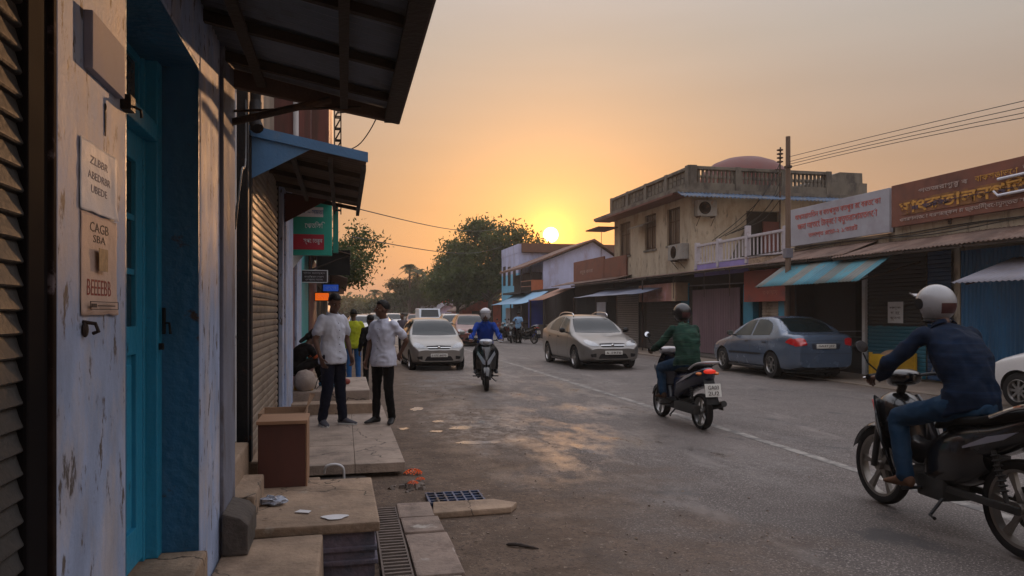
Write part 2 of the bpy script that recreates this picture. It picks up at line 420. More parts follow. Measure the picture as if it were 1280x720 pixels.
M_brownboard = mat('brown_sign_board', (.16, .055, .035), .65, var=.22, vs=1.6, col2=(.10, .035, .025), s2=1.4, thr=(.48, .66))
M_glass = mat('window_glass', (.03, .035, .04), .08, spec=.9, var=.1)
M_cable = mat('cable', (.012, .012, .012), .6)
M_paper = mat('paper', (.62, .63, .68), .75, var=.08, vs=9, bump=.5, bs=9)
M_paper_pink = mat('aged_paper', (.55, .40, .33), .75, var=.1, vs=9, bump=.5, bs=9)
M_ink_dark = mat('ink_dark', (.05, .035, .03), .8)
M_ink_red = mat('ink_red', (.26, .05, .04), .8)
M_yellow = mat('yellow_plastic', (.62, .36, .02), .5, var=.2)

# ================================================================== road
def road_material():
    m = bpy.data.materials.new('asphalt_and_dust'); m.use_nodes = True
    nt = m.node_tree; L = nt.links.new; b = nt.nodes['Principled BSDF']
    tc = _n(nt, 'ShaderNodeTexCoord'); sx = _n(nt, 'ShaderNodeSeparateXYZ'); L(tc.outputs['Object'], sx.inputs[0])
    def noi(scale, st=(1, 1, 1), det=8, ro=.65, off=0):
        mp = _n(nt, 'ShaderNodeMapping'); mp.inputs['Scale'].default_value = st; mp.inputs['Location'].default_value = (off, off, 0); L(tc.outputs['Object'], mp.inputs[0])
        n = _n(nt, 'ShaderNodeTexNoise'); n.inputs['Scale'].default_value = scale; n.inputs['Detail'].default_value = det; n.inputs['Roughness'].default_value = ro
        L(mp.outputs[0], n.inputs['Vector']); return n.outputs['Fac']
    def rng(v, a, b_, c=0., d=1.):
        r = _n(nt, 'ShaderNodeMapRange'); r.inputs['From Min'].default_value = a; r.inputs['From Max'].default_value = b_
        r.inputs['To Min'].default_value = c; r.inputs['To Max'].default_value = d; L(v, r.inputs['Value']); return r.outputs[0]
    def mix(f, a, bb):
        mx = _n(nt, 'ShaderNodeMix', data_type='RGBA')
        L(f, mx.inputs['Factor'])
        if isinstance(a, tuple): mx.inputs['A'].default_value = c3(a)
        else: L(a, mx.inputs['A'])
        if isinstance(bb, tuple): mx.inputs['B'].default_value = c3(bb)
        else: L(bb, mx.inputs['B'])
        return mx.outputs['Result']
    def mth(op, a, bb):
        q = _n(nt, 'ShaderNodeMath', operation=op)
        for i, v in enumerate((a, bb)):
            if isinstance(v, (int, float)): q.inputs[i].default_value = v
            else: L(v, q.inputs[i])
        return q.outputs[0]
    tone = mix(rng(noi(.5, (1, .35, 1)), .35, .65), (.078, .066, .060), (.122, .102, .091))
    tone = mix(rng(noi(60, det=3), .54, .64), tone, (.30, .265, .24))          # pale stone chips
    tone = mix(rng(noi(70, det=2, off=4), .56, .64), tone, (.042, .037, .036))    # tar between them
    tone = mix(rng(noi(1.6, (1, .3, 1), off=3), .56, .68), tone, (.19, .165, .15))  # worn pale bands along the wheel tracks
    tone = mix(rng(noi(1.1, (1, .6, 1), off=13), .60, .66), tone, (.06, .055, .054))  # oil-dark patches
    # dust spreading in from the left shoulder and a little from the right
    edge = mth('ADD', sx.outputs['X'], mth('MULTIPLY', mth('SUBTRACT', noi(.9, off=7), .5), 5.0))
    dustL = rng(edge, 1.5, 3.2, 1, 0)
    dustR = rng(edge, 9.6, 12.2, 0, .9)
    dust = mth('MAXIMUM', dustL, dustR)
    dustc = mix(rng(noi(3.2, off=2), .4, .65), (.092, .062, .043), (.155, .108, .078))
    dustc = mix(rng(noi(34, det=5, off=5), .53, .64), dustc, (.06, .043, .033))
    dustc = mix(rng(noi(2.6, det=9, ro=.75, off=31), .55, .66), dustc, (.07, .05, .038))
    dustc = mix(rng(noi(26, det=6, off=41), .62, .70), dustc, (.34, .27, .21))
    colr = mix(dust, tone, dustc)
    L(colr, b.inputs['Base Color'])
    # polished, faintly damp patches around x = 1.5..4.5
    pol = rng(noi(1.3, (1, .55, 1), det=9, ro=.75, off=21), .47, .64)
    band = mth('MULTIPLY', rng(sx.outputs['X'], 1.0, 2.6), rng(sx.outputs['X'], 4.6, 6.6, 1, 0))
    band = mth('MULTIPLY', band, rng(sx.outputs['Y'], 5.0, 7.5))
    pol = mth('MULTIPLY', pol, band)
    # a pale scuffed patch left of the lane, around (1.9, 10.6)
    dx = mth('SUBTRACT', sx.outputs['X'], 1.95); dy = mth('MULTIPLY', mth('SUBTRACT', sx.outputs['Y'], 10.4), .42)
    rr = mth('SQRT', mth('ADD', mth('MULTIPLY', dx, dx), mth('MULTIPLY', dy, dy)), 0)
    pat = mth('MULTIPLY', rng(rr, .35, 1.15, 1, 0), rng(noi(6, (1, .6, 1), det=9, ro=.8, off=51), .46, .60))
    colr2 = mix(mth('MULTIPLY', pat, .75), colr, (.36, .30, .25)); L(colr2, b.inputs['Base Color'])
    grain = rng(noi(70, det=3, off=2), .4, .65)
    rough = mth('SUBTRACT', rng(noi(2.1), .3, .7, .58, .74), mth('MULTIPLY', pol, mth('ADD', .36, mth('MULTIPLY', grain, .14))))
    L(mth('MULTIPLY', pol, .9), b.inputs['Coat Weight']); b.inputs['Coat Roughness'].default_value = .16
    rough = mth('ADD', rough, mth('MULTIPLY', dustL, .12))
    L(rough, b.inputs['Roughness'])
    L(mth('ADD', .30, mth('MULTIPLY', pol, .7)), b.inputs['Specular IOR Level'])
    bp = _n(nt, 'ShaderNodeBump'); bp.inputs['Distance'].default_value = .012; L(mth('SUBTRACT', .8, mth('MULTIPLY', pol, .74)), bp.inputs['Strength'])
    L(mth('ADD', noi(75, det=3), mth('MULTIPLY', noi(9, det=5), 1.3)), bp.inputs['Height']); L(bp.outputs[0], b.inputs['Normal'])
    return m
M_road = road_material()
g = G(); g.grid(lambda u, v: (-115 + 410 * u, -55 + 350 * v, -.02), 40, 40)
gd = g.obj('ground', M_dirt); tag(gd, kind='structure')
def hroad(x, y):
    return .004 + .018 * noise.noise(Vector((x * .35, y * .25, 0))) + .006 * noise.noise(Vector((x * 1.6, y * 1.3, 3)))
g = G()
ys = [-12 + i * .35 for i in range(150)] + [41 + i * 3 for i in range(80)]
xs = [-1.6 + i * .36 for i in range(41)]
vs = [[g.bm.verts.new((x, y, hroad(x, y) * (1 if y < 80 else .2) + .004)) for y in ys] for x in xs]
for i in range(len(xs) - 1):
    for j in range(len(ys) - 1): g.bm.faces.new([vs[i][j], vs[i + 1][j], vs[i + 1][j + 1], vs[i][j + 1]])
ROADT = BVHTree.FromBMesh(g.bm)
rd = g.obj('road', M_road, smooth='all'); tag(rd, kind='structure')
def zroad(x, y):
    h = ROADT.ray_cast(Vector((x, y, 2)), Vector((0, 0, -1)))
    return h[0].z if h[0] is not None else 0.01
# worn edge line painted on the asphalt
M_line = mat('worn_road_paint', (.26, .24, .215), .65, var=.2, vs=8, col2=(.10, .093, .088), s2=5, thr=(.42, .58), bump=.5, bs=60)
g = G()
def lineseg(x, y0, y1, wd):
    n = max(2, int((y1 - y0) / .09)); 
    vs = [[g.bm.verts.new((x + s * wd / 2 + .012 * noise.noise(Vector((y0 + (y1 - y0) * k / n, s, 0)) * 2), y0 + (y1 - y0) * k / n, zroad(x + s * wd / 2, y0 + (y1 - y0) * k / n) + .0035)) for k in range(n + 1)] for s in (-1, 1)]
    for k in range(n): g.bm.faces.new([vs[0][k], vs[1][k], vs[1][k + 1], vs[0][k + 1]])
lineseg(5.03, -6, 75, .13)
ln = g.obj('road_marking', M_line, smooth='all'); tag(ln, kind='structure')
# ================================================================== LEFT SIDE
XF = -.65
# ---- near shop front with blue door
b1 = thing('shop_building', 'near building with peeling lavender plaster columns, blue door recess and tin awning', 'shop building', (XF, 3.0, 0))
g = G()
g.box(-3.6, XF, 1.90, 2.47, 0, 6.2)
g.box(-3.6, XF, 3.66, 4.22, 0, 6.2)
g.box(-3.6, XF - .001, 2.47, 3.66, 2.74, 6.19)
g.box(-3.6, XF - .002, -5.0, 1.90, 2.6, 6.18)
g.box(-3.6, -1.02, 2.47, 3.66, 0, 2.73)
g.box(-3.6, -3.2, -5, 1.9, 0, 2.6)
def rough_wall(gg):
    pass
o = g.obj('wall', M_lav, b1)
md = o.modifiers.new('Bevel', 'BEVEL'); md.width = .012; md.segments = 2
g = G(); g.box(-3.6, XF + .018, 4.22, 4.66, 0, 6.195, .01); g.obj('pilaster', mat('grey_pilaster', (.15, .16, .21), .8, var=.25, vs=6, col2=(.09, .08, .085), s2=5, thr=(.5, .62), stretch=(1, 1, .4), bump=.2, bs=40), b1)
g = G()
g.box(-1.02, XF - .004, 3.645, 3.66, .5, 2.74)      # painted reveal
g.box(-1.02, XF - .004, 2.47, 2.485, .5, 2.74)
g.box(-1.02, XF - .004, 2.485, 3.645, 2.722, 2.74)
g.obj('door_reveal', M_bluewall, b1)
g = G()
g.box(-.915, -.81, 3.565, 3.645, .5, 2.722, .006)
g.box(-.915, -.81, 2.485, 2.565, .5, 2.722, .006)
g.box(-.915, -.81, 2.565, 3.565, 2.36, 2.44, .006)
g.box(-.93, -.86, 3.535, 3.565, .5, 2.72, .004)
fr = g.obj('door_frame', M_door, b1)
g = G(); g.box(-.80, -.785, 3.59, 3.61, 1.50, 1.62, .004); g.tube([(-.80, 3.6, 1.55), (-.77, 3.6, 1.55), (-.765, 3.6, 1.50)], .006, 8); g.box(-.81, -.79, 3.575, 3.60, 1.43, 1.46, .003)
g.obj('latch', M_blackpaint, fr)
# transom glazing
g = G(); g.box(-.90, -.875, 2.565, 2.60, 2.44, 2.72); g.box(-.90, -.875, 3.50, 3.535, 2.44, 2.72); g.box(-.90, -.875, 2.6, 3.5, 2.685, 2.72); g.box(-.90, -.875, 2.6, 3.5, 2.44, 2.475); g.box(-.90, -.875, 3.03, 3.06, 2.475, 2.685)
tr = g.obj('transom_window', M_door, b1)
g = G(); g.box(-.892, -.888, 2.6, 3.5, 2.475, 2.685); g.obj('pane', mat('dusty_glass', (.10, .075, .06), .3, var=.3, vs=6), tr)
# two door leaves with panels
def leaf(y0, y1):
    g = G(); x = -.885
    st = .10
    g.box(x - .02, x + .02, y0, y0 + st, .52, 2.36, .004); g.box(x - .02, x + .02, y1 - st, y1, .52, 2.36, .004)
    for z0, z1 in ((.52, .68), (1.42, 1.54), (2.24, 2.36)): g.box(x - .02, x + .02, y0 + st, y1 - st, z0, z1, .004)
    g.box(x - .012, x + .0, y0 + st, y1 - st, .68, 1.42)
    g.box(x - .005, x + .012, y0 + st + .035, y1 - st - .035, .72, 1.38, .01)
    d = g.obj('door', M_door, b1)
    g = G(); g.box(x - .006, x + .0, y0 + st, y1 - st, 1.54, 2.24); g.obj('pane', mat('door_glass', (.012, .03, .045), .15, var=.2, spec=.8), d)
    g = G()
    for z in (1.77, 2.0): g.box(x - .012, x + .012, y0 + st, y1 - st, z - .012, z + .012)
    g.obj('glazing_bar', M_door, d)
leaf(2.57, 3.05); leaf(3.055, 3.535)
g = G(); g.box(-1.02, XF + .035, 2.475, 3.655, .0, .5, .015)
g.obj('threshold', M_conc, b1)
# shutter bay, closest to the camera
g = G(); shutter(g, -.676, -3.0, 1.757, .3, 2.6, pitch=.05, amp=.014, lap=True); g.obj('roller_shutter', M_shut_grey, b1, smooth=True)
g = G(); g.box(-.76, -.655, 1.755, 1.872, .0, 2.62, .008); g.obj('shutter_guide', mat('matt_black', (.010, .009, .010), .95, spec=.05), b1)
g = G(); g.box(-.74, -.646, 1.872, 1.899, .0, 2.62, .006); g.obj('rusty_edge_strip', mat('old_brown_paint', (.02, .013, .011), .95, var=.4, vs=12, spec=.05, col3=(.12, .10, .11), s3=8, thr3=(.58, .64)), b1)
g = G(); g.box(-1.6, -.64, -3.0, 1.9, 0, .30, .01); g.obj('plinth', M_conc_dark, b1)
# corner guard block at the foot of the far column
g = G()
g.prism([(XF + .018, 4.16, .3), (-.5, 4.16, .3), (-.5, 4.16, .46), (-.54, 4.16, .50), (XF + .018, 4.16, .53)], (0, .4, 0), .012)
o = g.obj('guard_block', M_conc_dark, b1)
# ---- near tin awning
aw = G()
AY0, AY1 = -2.5, 4.66
wavy(aw, (-.66, AY1, 3.05), (-.66, AY0, 3.05), (.345, AY1, 2.845), (.345, AY0, 2.845), amp=.009, seg=5, cross=5)
a = aw.obj('awning', M_tin_under, b1, smooth=True, solid=.003)
g = G()
def slope(x): return 3.05 + (x + .66) * (2.845 - 3.05) / 1.005
for y in (-1.9, -1.2, -.5, .2, .8, 1.4, 2.0, 2.58, 3.16, 3.75, 4.3):
    g = G(); g.prism([(-.65, y - .018, slope(-.65) - .07), (.33, y - .018, slope(.33) - .052), (.33, y - .018, slope(.33) - .014), (-.65, y - .018, slope(-.65) - .014)], (0, .036, 0))
    g.obj('rafter', M_wooddark, a)
g = G()
for x, wd in ((-.475, .05), (.0, .045), (.285, .085)):
    g.box(x - wd / 2, x + wd / 2, AY0 + .05, AY1 - .02, slope(x) - .085, slope(x) - .055)
g.obj('purlin', M_wooddark, a)
g = G()
g.prism([(-.65, AY1 - .06, slope(-.65) - .12), (.33, AY1 - .06, slope(.33) - .08), (.33, AY1 - .06, slope(.33) - .016), (-.65, AY1 - .06, slope(-.65) - .016)], (0, .05, 0))
g.box(.322, .338, AY0, AY1, slope(.33) - .075, slope(.33) - .015)
g.obj('edge_board', mat('edge_timber', (.10, .06, .045), .8, var=.3, vs=5, bump=.4), a)
g = G(); g.tube([(-.65, 4.55, 2.70), (-.08, 4.55, 2.87)], .022, 8); g.tube([(-.65, 4.60, 2.78), (.1, 4.60, 2.85)], .008, 6)
g.obj('strut', M_rustiron, a)
# ---- things fixed to the near column
g = G(); g.box(XF, XF + .022, 2.085, 2.37, 2.225, 2.375, .003)
solo(g, 'blank_plaque', mat('plaque', (.26, .26, .33), .85, var=.2, vs=6, spec=.2), 'blank pale metal plaque fixed high on the peeling column', 'plaque', loc=(XF, 2.23, 2.2))
g = G(); g.box(XF, XF + .03, 2.40, 2.455, 2.205, 2.25, .003); g.tube([(XF + .03, 2.43, 2.22), (XF + .05, 2.43, 2.21), (XF + .05, 2.44, 2.19)], .004)
solo(g, 'wall_bracket', M_blackpaint, 'small black iron bracket at the column edge beside the door', 'bracket', loc=(XF, 2.42, 2.2))
SHEETFN = []
def sheet(y0, y1, z0, z1, curl, sd):
    g = G()
    SHEETFN.clear(); SHEETFN.append((lambda y, z: fn((y - y0) / (y1 - y0), (z - z0) / (z1 - z0))[0]))
    def fn(u, v):
        y = y0 + (y1 - y0) * u; z = z0 + (z1 - z0) * v
        d = .0025 + .003 * abs(noise.noise(Vector((u * 2.3 + sd, v * 2.9, sd)))) + curl * max(0, .22 - v) * .35 * (.4 + u) + curl * max(0, u - .85) * .25
        return (XF + d, y + .004 * noise.noise(Vector((v * 5, sd, 1))), z + .004 * noise.noise(Vector((u * 5, sd, 7))))
    g.grid(fn, 26, 26); return g
def drape(o):
    pw = parent_origin(o.parent) + o.location; mw = Matrix.Rotation(PI / 2, 4, 'Z') @ Matrix.Rotation(PI / 2, 4, 'X')
    for v in o.data.vertices:
        w_ = pw + mw @ v.co; fx = SHEETFN[0](w_.y, w_.z) + .0007 + (.0004 if v.co.z > 0 else 0)
        v.co.z += fx - w_.x
    return o
p = thing('poster', 'upper white paper notice curling off the column, grey lettering', 'notice', (XF, 2.2, 1.86), group='paper notices on the column')
sheet(2.05, 2.345, 1.862, 2.045, .07, 1).obj('sheet', M_paper, p, smooth='all', solid=.0006)
for i, (s, z) in enumerate((('ZLBBR', 2.0), ('ABEDRBR', 1.96), ('UBEDE', 1.925))):
    drape(text(s, .03, mat('ink_grey', (.17, .16, .2), .8), p, (XF + .0155, 2.2, z), FACE_PX, .0008, width=(.15, .19, .13)[i], height=.02))
p = thing('poster', 'lower pinkish paper notice on the column, red block lettering', 'notice', (XF, 2.2, 1.59), group='paper notices on the column')
sheet(2.058, 2.352, 1.592, 1.858, .05, 5).obj('sheet', M_paper_pink, p, smooth='all', solid=.0006)
drape(text('CAGB', .03, M_ink_dark, p, (XF + .016, 2.2, 1.825), FACE_PX, .0008, width=.15, height=.026))
drape(text('SBA', .03, M_ink_dark, p, (XF + .016, 2.2, 1.795), FACE_PX, .0008, width=.10, height=.02))
drape(text('BEEEEBB', .03, M_ink_red, p, (XF + .016, 2.2, 1.665), FACE_PX, .0008, width=.20, height=.042))
g = G(); g.box(XF + .0145, XF + .0155, 2.16, 2.235, 1.71, 1.77); g.obj('printed_picture', mat('print_tan', (.36, .24, .13), .8, var=.4, vs=40), p)
g = G()
for y0, y1, z0, z1 in ((2.09, 2.33, 1.626, 1.628), (2.09, 2.33, 1.606, 1.608), (2.09, 2.092, 1.606, 1.628), (2.328, 2.33, 1.606, 1.628), (2.10, 2.14, 1.612, 1.622), (2.15, 2.30, 1.615, 1.618)):
    g.box(XF + .0145, XF + .0158, y0, y1, z0, z1)
g.obj('printed_strip', M_ink_dark, p)
g = G(); g.tube([(XF, 2.08, 1.575), (XF + .03, 2.08, 1.57), (XF + .034, 2.09, 1.55), (XF + .02, 2.095, 1.545)], .005, 8); g.ball((XF + .006, 2.08, 1.555), (.008, .014, .02), 10, 8)
solo(g, 'wall_hook', M_rustiron, 'rusty iron hook in the plaster just under the pink notice', 'hook', loc=(XF, 2.08, 1.55))

# ---- recess with pipes, then the shuttered shop
b2 = thing('shop_building', 'narrow shop with lit brown roller shutter under a blue tin awning', 'shop building', (-.78, 8, 0))
M_beige = mat('dirty_beige', (.26, .21, .16), .85, var=.25, vs=3, col2=(.14, .11, .09), s2=2, thr=(.5, .65), stretch=(1, 1, .4), bump=.3)
g = G(); g.box(-3.6, -.86, 4.66, 6.6, 0, 6.2); g.box(-3.6, -.82, 6.6, 9.3, 3.14, 6.2); g.box(-3.6, -.84, 6.6, 9.3, 0, .32); g.obj('wall', M_beige, b2)
g = G(); g.box(-.9, -.852, 5.5, 6.55, .6, 2.55); g.obj('dark_door', M_dark, b2)
g = G(); shutter(g, -.79, 6.7, 9.26, .33, 3.14, pitch=.07, amp=.02); g.obj('roller_shutter', M_shut_warm, b2, smooth=True)
g = G(); g.box(-.83, -.765, 6.60, 6.70, .33, 3.14, .006); g.box(-.83, -.765, 9.2, 9.29, .33, 3.14, .006); g.obj('shutter_guide', M_blackpaint, b2)
g = G(); g.box(-.82, -.70, 6.6, 9.3, .15, .33, .02); g.obj('sill', M_conc, b2)
# blue awning
a2 = G(); wavy(a2, (-.80, 6.64, 3.16), (-.80, 9.85, 3.16), (.20, 6.64, 2.98), (.20, 9.85, 2.98), amp=.012, pitch=.1, cross=4)
a = a2.obj('awning', mat('tin_brown_underside', (.12, .085, .065), .7, var=.3, vs=2, col2=(.07, .045, .03), s2=2), b2, smooth=True, solid=.003)
g = G(); g.prism([(-.80, 6.60, 3.10), (.205, 6.60, 2.915), (.205, 6.60, 3.0), (-.80, 6.60, 3.19)], (0, .022, 0))
g.prism([(-.79, 6.622, 3.12), (-.79, 6.622, 2.725), (-.27, 6.622, 3.015)], (0, .015, 0)); g.obj('side_panel', M_tin_blue, a)
g = G()
for y in (7.4, 8.2, 9.0, 9.75): g.prism([(-.79, y, 3.08), (.19, y, 2.905), (.19, y, 2.95), (-.79, y, 3.13)], (0, .04, 0))
for x in (-.45, -.12, .17): g.box(x - .02, x + .02, 6.64, 9.8, slope(x) - .04 + .11 - .105, slope(x) + .03 - .105 + .09)
g.obj('rafter', M_wooddark, a)
g = G(); g.prism([(-.79, 9.5, 3.07), (-.79, 9.5, 2.66), (-.2, 9.5, 3.0)], (0, .02, 0)); g.obj('gusset', M_darkred, a)
# pipes and pole in the recess
g = G(); g.box(-.785, -.705, 5.86, 5.94, .62, 3.5, .008)
solo(g, 'steel_post', M_blackpaint, 'tall black steel post between the lavender column and the lit shutter', 'post', loc=(-.745, 5.9, .62))
for x, y, r, m_, z1, nm in ((-.83, 6.05, .018, M_white, 4.6, 'pale plastic'), (-.80, 6.22, .012, M_tin_blue, 4.5, 'thin blue')):
    g = G(); g.tube([(x, y, .6), (x, y, z1)], r, 10)
    for z in (1.4, 2.4, 3.3): g.box(x - r - .006, x + r + .006, y - .012, y + .012, z, z + .02)
    solo(g, 'wall_pipe', m_, nm + ' pipe running up the recess behind the black post', 'pipe', loc=(x, y, .6), smooth=True)
g = G(); g.tube([(-.72, 6.5, 3.12), (-.72, 6.5, 4.6)], .045, 12); g.tube([(-.72, 6.5, 3.35), (-.72, 6.42, 3.18), (-.69, 6.36, 3.1)], .05, 10)
solo(g, 'drain_pipe', M_blackpaint, 'thick black drain pipe above the blue awning', 'pipe', loc=(-.72, 6.5, 3.12), smooth=True)
# steps up to the recess
def block(nm, x0, x1, y0, y1, z0, z1, m_, bev=.015, jit=.008):
    g = G(); g.box(x0, x1, y0, y1, z0, z1, bev, jit=jit)
    o = g.obj(nm, m_); return tag(o, kind='structure')
block('step', -1.1, -.53, 4.68, 5.35, 0, .49, M_conc); block('step', -1.1, -.665, 4.9, 5.6, 0, .66, M_conc)
# footpath platforms
block('footpath', XF + .01, -.12, 2.3, 4.47, 0, .30, M_conc)
o = G()
o.box(XF + .012, .205, 4.49, 5.70, .29, .35, .012, jit=.006); tag(o.obj('footpath_ledge', M_conc), kind='structure')
g = G(); g.box(-1.2, .18, 4.52, 5.66, 0, .29); g.box(-.5, .195, 4.505, 5.68, .17, .20, .008); g.box(-.5, .20, 4.50, 5.68, .09, .12, .008)
tag(g.obj('footpath_plinth', M_plinth_paint), kind='structure')
# slabs of the pavement beyond
g = G(); y = 7.2; 
while y < 10.9:
    dy = random.uniform(.9, 1.5)
    for x0, x1 in ((-.78, .10), (.104, .575)):
        g.box(x0, x1, y, y + dy - .004, .06, .15 + random.uniform(-.003, .003), .004)
    y += dy
tag(g.obj('pavement', M_slab), kind='structure')
g = G(); g.box(-.78, .50, 7.3, 11, -.02, .07); g.box(-1.5, .2, 5.7, 7.25, -.02, .03); tag(g.obj('pavement_base', M_conc_dark), kind='structure')
block('platform_step', -.78, .40, 10.75, 11.15, 0, .30, M_conc)
block('platform', -.78, .37, 11.1, 13.3, 0, .45, M_slab)
for (y0, y1, z) in ((14.6, 20, .12), (20.1, 34, .15), (34.1, 60, .12)): block('pavement', -.8, .1, y0, y1, 0, z, M_conc)
# drain with its kerb stones
g = G(); y = 3.0
while y < 5.95:
    dy = random.uniform(.38, .52); k = .02 * math.sin(y * 3)
    g.box(.41 + k * .3, .69 + k, y, y + dy - .012, -.02, .062 + random.uniform(-.008, .008), .012, rot=Matrix.Rotation(random.uniform(-.02, .02), 3, 'Z'))
    y += dy
tag(g.obj('kerb', mat('kerb_stone', (.25, .19, .155), .85, var=.3, vs=4, col2=(.15, .11, .09), s2=3, thr=(.5, .62), bump=.5, bs=30, col3=(.4, .36, .32), s3=3.5, thr3=(.6, .68))), kind='structure')
g = G()
y = 3.0
while y < 5.95:
    g.box(.235, .395, y, y + .022, .03, .052, rot=Matrix.Rotation(random.uniform(-.08, .08), 3, 'Z')); y += .062
for x in (.228, .398): g.box(x - .006, x + .006, 3.0, 5.95, .026, .05)
solo(g, 'drain_grate', mat('grate_iron', (.13, .10, .085), .7, var=.4, vs=8), 'long narrow rusty drain grate between ledge and kerb stones', 'drain grate', loc=(.31, 4.5, .03))
g = G(); g.box(.21, .42, 2.8, 6.0, .008, .014); tag(g.obj('drain_shade', M_dark), kind='structure')  # flat black strip, the drain's shaded depth put into the colour
g = G()
x0, x1, y0, y1 = .68, 1.13, 5.98, 6.32
for i in range(7): g.box(x0 + (x1 - x0) * i / 6 - .008, x0 + (x1 - x0) * i / 6 + .008, y0, y1, .03, .058)
for i in range(5): g.box(x0, x1, y0 + (y1 - y0) * i / 4 - .009, y0 + (y1 - y0) * i / 4 + .009, .028, .055)
g.box(x0, x1, y0, y1, .022, .026)
solo(g, 'blue_grating', mat('blue_grating_paint', (.03, .055, .12), .45, metal=.2, var=.5, vs=9, col2=(.02, .02, .03), s2=9), 'blue painted metal grating lying on the dusty road edge', 'grating', loc=(.9, 6.15, .03))
g = G(); g.prism([(.66, 5.62, .02), (1.28, 5.66, .02), (1.36, 5.80, .02), (1.2, 5.95, .02), (.70, 5.96, .02)], (0, 0, .05), .012)
solo(g, 'broken_slab', M_conc, 'broken flat concrete slab lying beside the blue grating', 'slab', loc=(1, 5.8, .02))
# cabinet and carton on the ledge
M_box = mat('cabinet_veneer', (.075, .024, .018), .6, var=.25, vs=5, stretch=(1, 1, .3)); M_ply = mat('raw_plywood', (.30, .17, .10), .75, var=.2, vs=6, stretch=(.4, 1, 1))
cb = thing('cabinet', 'small dark red wooden cabinet with pale plywood top on the ledge', 'cabinet', (-.43, 5.6, .35))
g = G(); g.box(-.595, -.27, 5.50, 5.86, .35, .80, .004); g.obj('carcass', M_box, cb)
g = G(); g.box(-.605, -.255, 5.485, 5.875, .80, .825, .003); g.box(-.268, -.258, 5.50, 5.86, .35, .798); g.obj('top', M_ply, cb)
M_card = mat('cardboard', (.30, .19, .12), .85, var=.15, vs=5, bump=.2)
ct = thing('carton', 'open brown cardboard carton with a raised flap behind the cabinet', 'carton', (-.45, 6.3, .16))
g = G(); g.box(-.66, -.30, 6.1, 6.11, .16, .80); g.box(-.66, -.30, 6.5, 6.51, .16, .80); g.box(-.66, -.65, 6.11, 6.5, .16, .80); g.box(-.31, -.30, 6.11, 6.5, .16, .80); g.box(-.65, -.31, 6.11, 6.5, .60, .61)
g.box(-.65, -.31, 6.11, 6.5, .16, .165); g.obj('body', M_card, ct)
g = G(); g.prism([(-.30, 6.1, .80), (-.30, 6.5, .80), (-.24, 6.47, .91), (-.27, 6.14, .95)], (.006, 0, 0)); g.obj('flap', M_card, ct)
block('footpath_ledge', -.9, -.2, 5.95, 6.7, 0, .16, M_conc)
# bent pipe under the slab edge
g = G(); g.tube(catmull([(-.18, 7.1, .10), (-.16, 7.05, .17), (-.08, 7.04, .19), (-.01, 7.06, .15), (.0, 7.1, .04)], 5), .012, 8)
solo(g, 'bent_pipe', M_white, 'short bent white pipe poking out at the slab end', 'pipe', loc=(-.1, 7.1, .04), smooth=True)
# litter
def crumple(nm, c, r, m_, label, cat, sx=1.0, amp=.45, grp=None, sub=3):
    g = G(); ret = bmesh.ops.create_icosphere(g.bm, subdivisions=sub, radius=1)
    sd = random.uniform(0, 50)
    for v in ret['verts']:
        n_ = 1 + amp * noise.noise(v.co * 1.8 + Vector((sd, 0, 0))) + .25 * noise.noise(v.co * 4.5 + Vector((sd, 0, 0)))
        v.co = Vector((v.co.x * r[0] * n_, v.co.y * r[1] * n_, v.co.z * r[2] * n_))
        v.co += Vector((c[0], c[1], c[2] + r[2] * .8))
    return solo(g, nm, m_, label, cat, grp, loc=c)
crumple('plastic_wrapper', (-.45, 5.02, .352), (.07, .05, .03), mat('grey_plastic_film', (.3, .33, .4), .3, var=.5, vs=18, spec=.8), 'crumpled grey plastic wrapper in front of the cabinet', 'wrapper', amp=.8)
g = G(); g.prism([(-.30, 4.78, .354), (-.215, 4.74, .354), (-.20, 4.79, .354), (-.27, 4.83, .354)], (0, 0, .004)); solo(g, 'paper_scrap', M_white, 'small white paper scrap on the ledge near the cabinet', 'paper scrap', loc=(-.25, 4.78, .354))
g = G(); g.prism([(-.055 + .075 * math.cos(t) * (1 + .25 * math.sin(3 * t)), 4.62 + .055 * math.sin(t), .353) for t in [i * PI / 9 for i in range(18)]], (0, 0, .003)); solo(g, 'lime_splash', M_white, 'dried white lime splash near the ledge edge', 'splash', loc=(-.05, 4.62, .353))
M_mari = mat('marigold', (.75, .11, .01), .7, var=.3, vs=30)
def flower(c, r, label):
    g = G()
    for k in range(40):
        a = k * 2.4; rr = r * math.sqrt(k / 40); z = c[2] + r * .5 * (1 - (k / 40)) + .006
        ca_, sa_ = math.cos(a), math.sin(a); p = Vector((c[0] + rr * ca_, c[1] + rr * sa_, z))
        g.quad([p, p + Vector((.35 * r * ca_ - .2 * r * sa_, .35 * r * sa_ + .2 * r * ca_, .1 * r)), p + Vector((.55 * r * ca_, .55 * r * sa_, -.1 * r)), p + Vector((.35 * r * ca_ + .2 * r * sa_, .35 * r * sa_ - .2 * r * ca_, .1 * r))])
    solo(g, 'marigold_flower', M_mari, label, 'flower', 'dropped marigolds', loc=c)
flower((.66, 7.27, .02), .065, 'largest dropped orange marigold on the dust beside the slab'); flower((.70, 6.98, .02), .032, 'small orange marigold between the large one and the rubble'); flower((.60, 6.62, .07), .035, 'orange marigold caught in the rubble heap')
M_rub = mat('rubble', (.15, .12, .10), .9, var=.4, vs=9, bump=.5)
g = G()
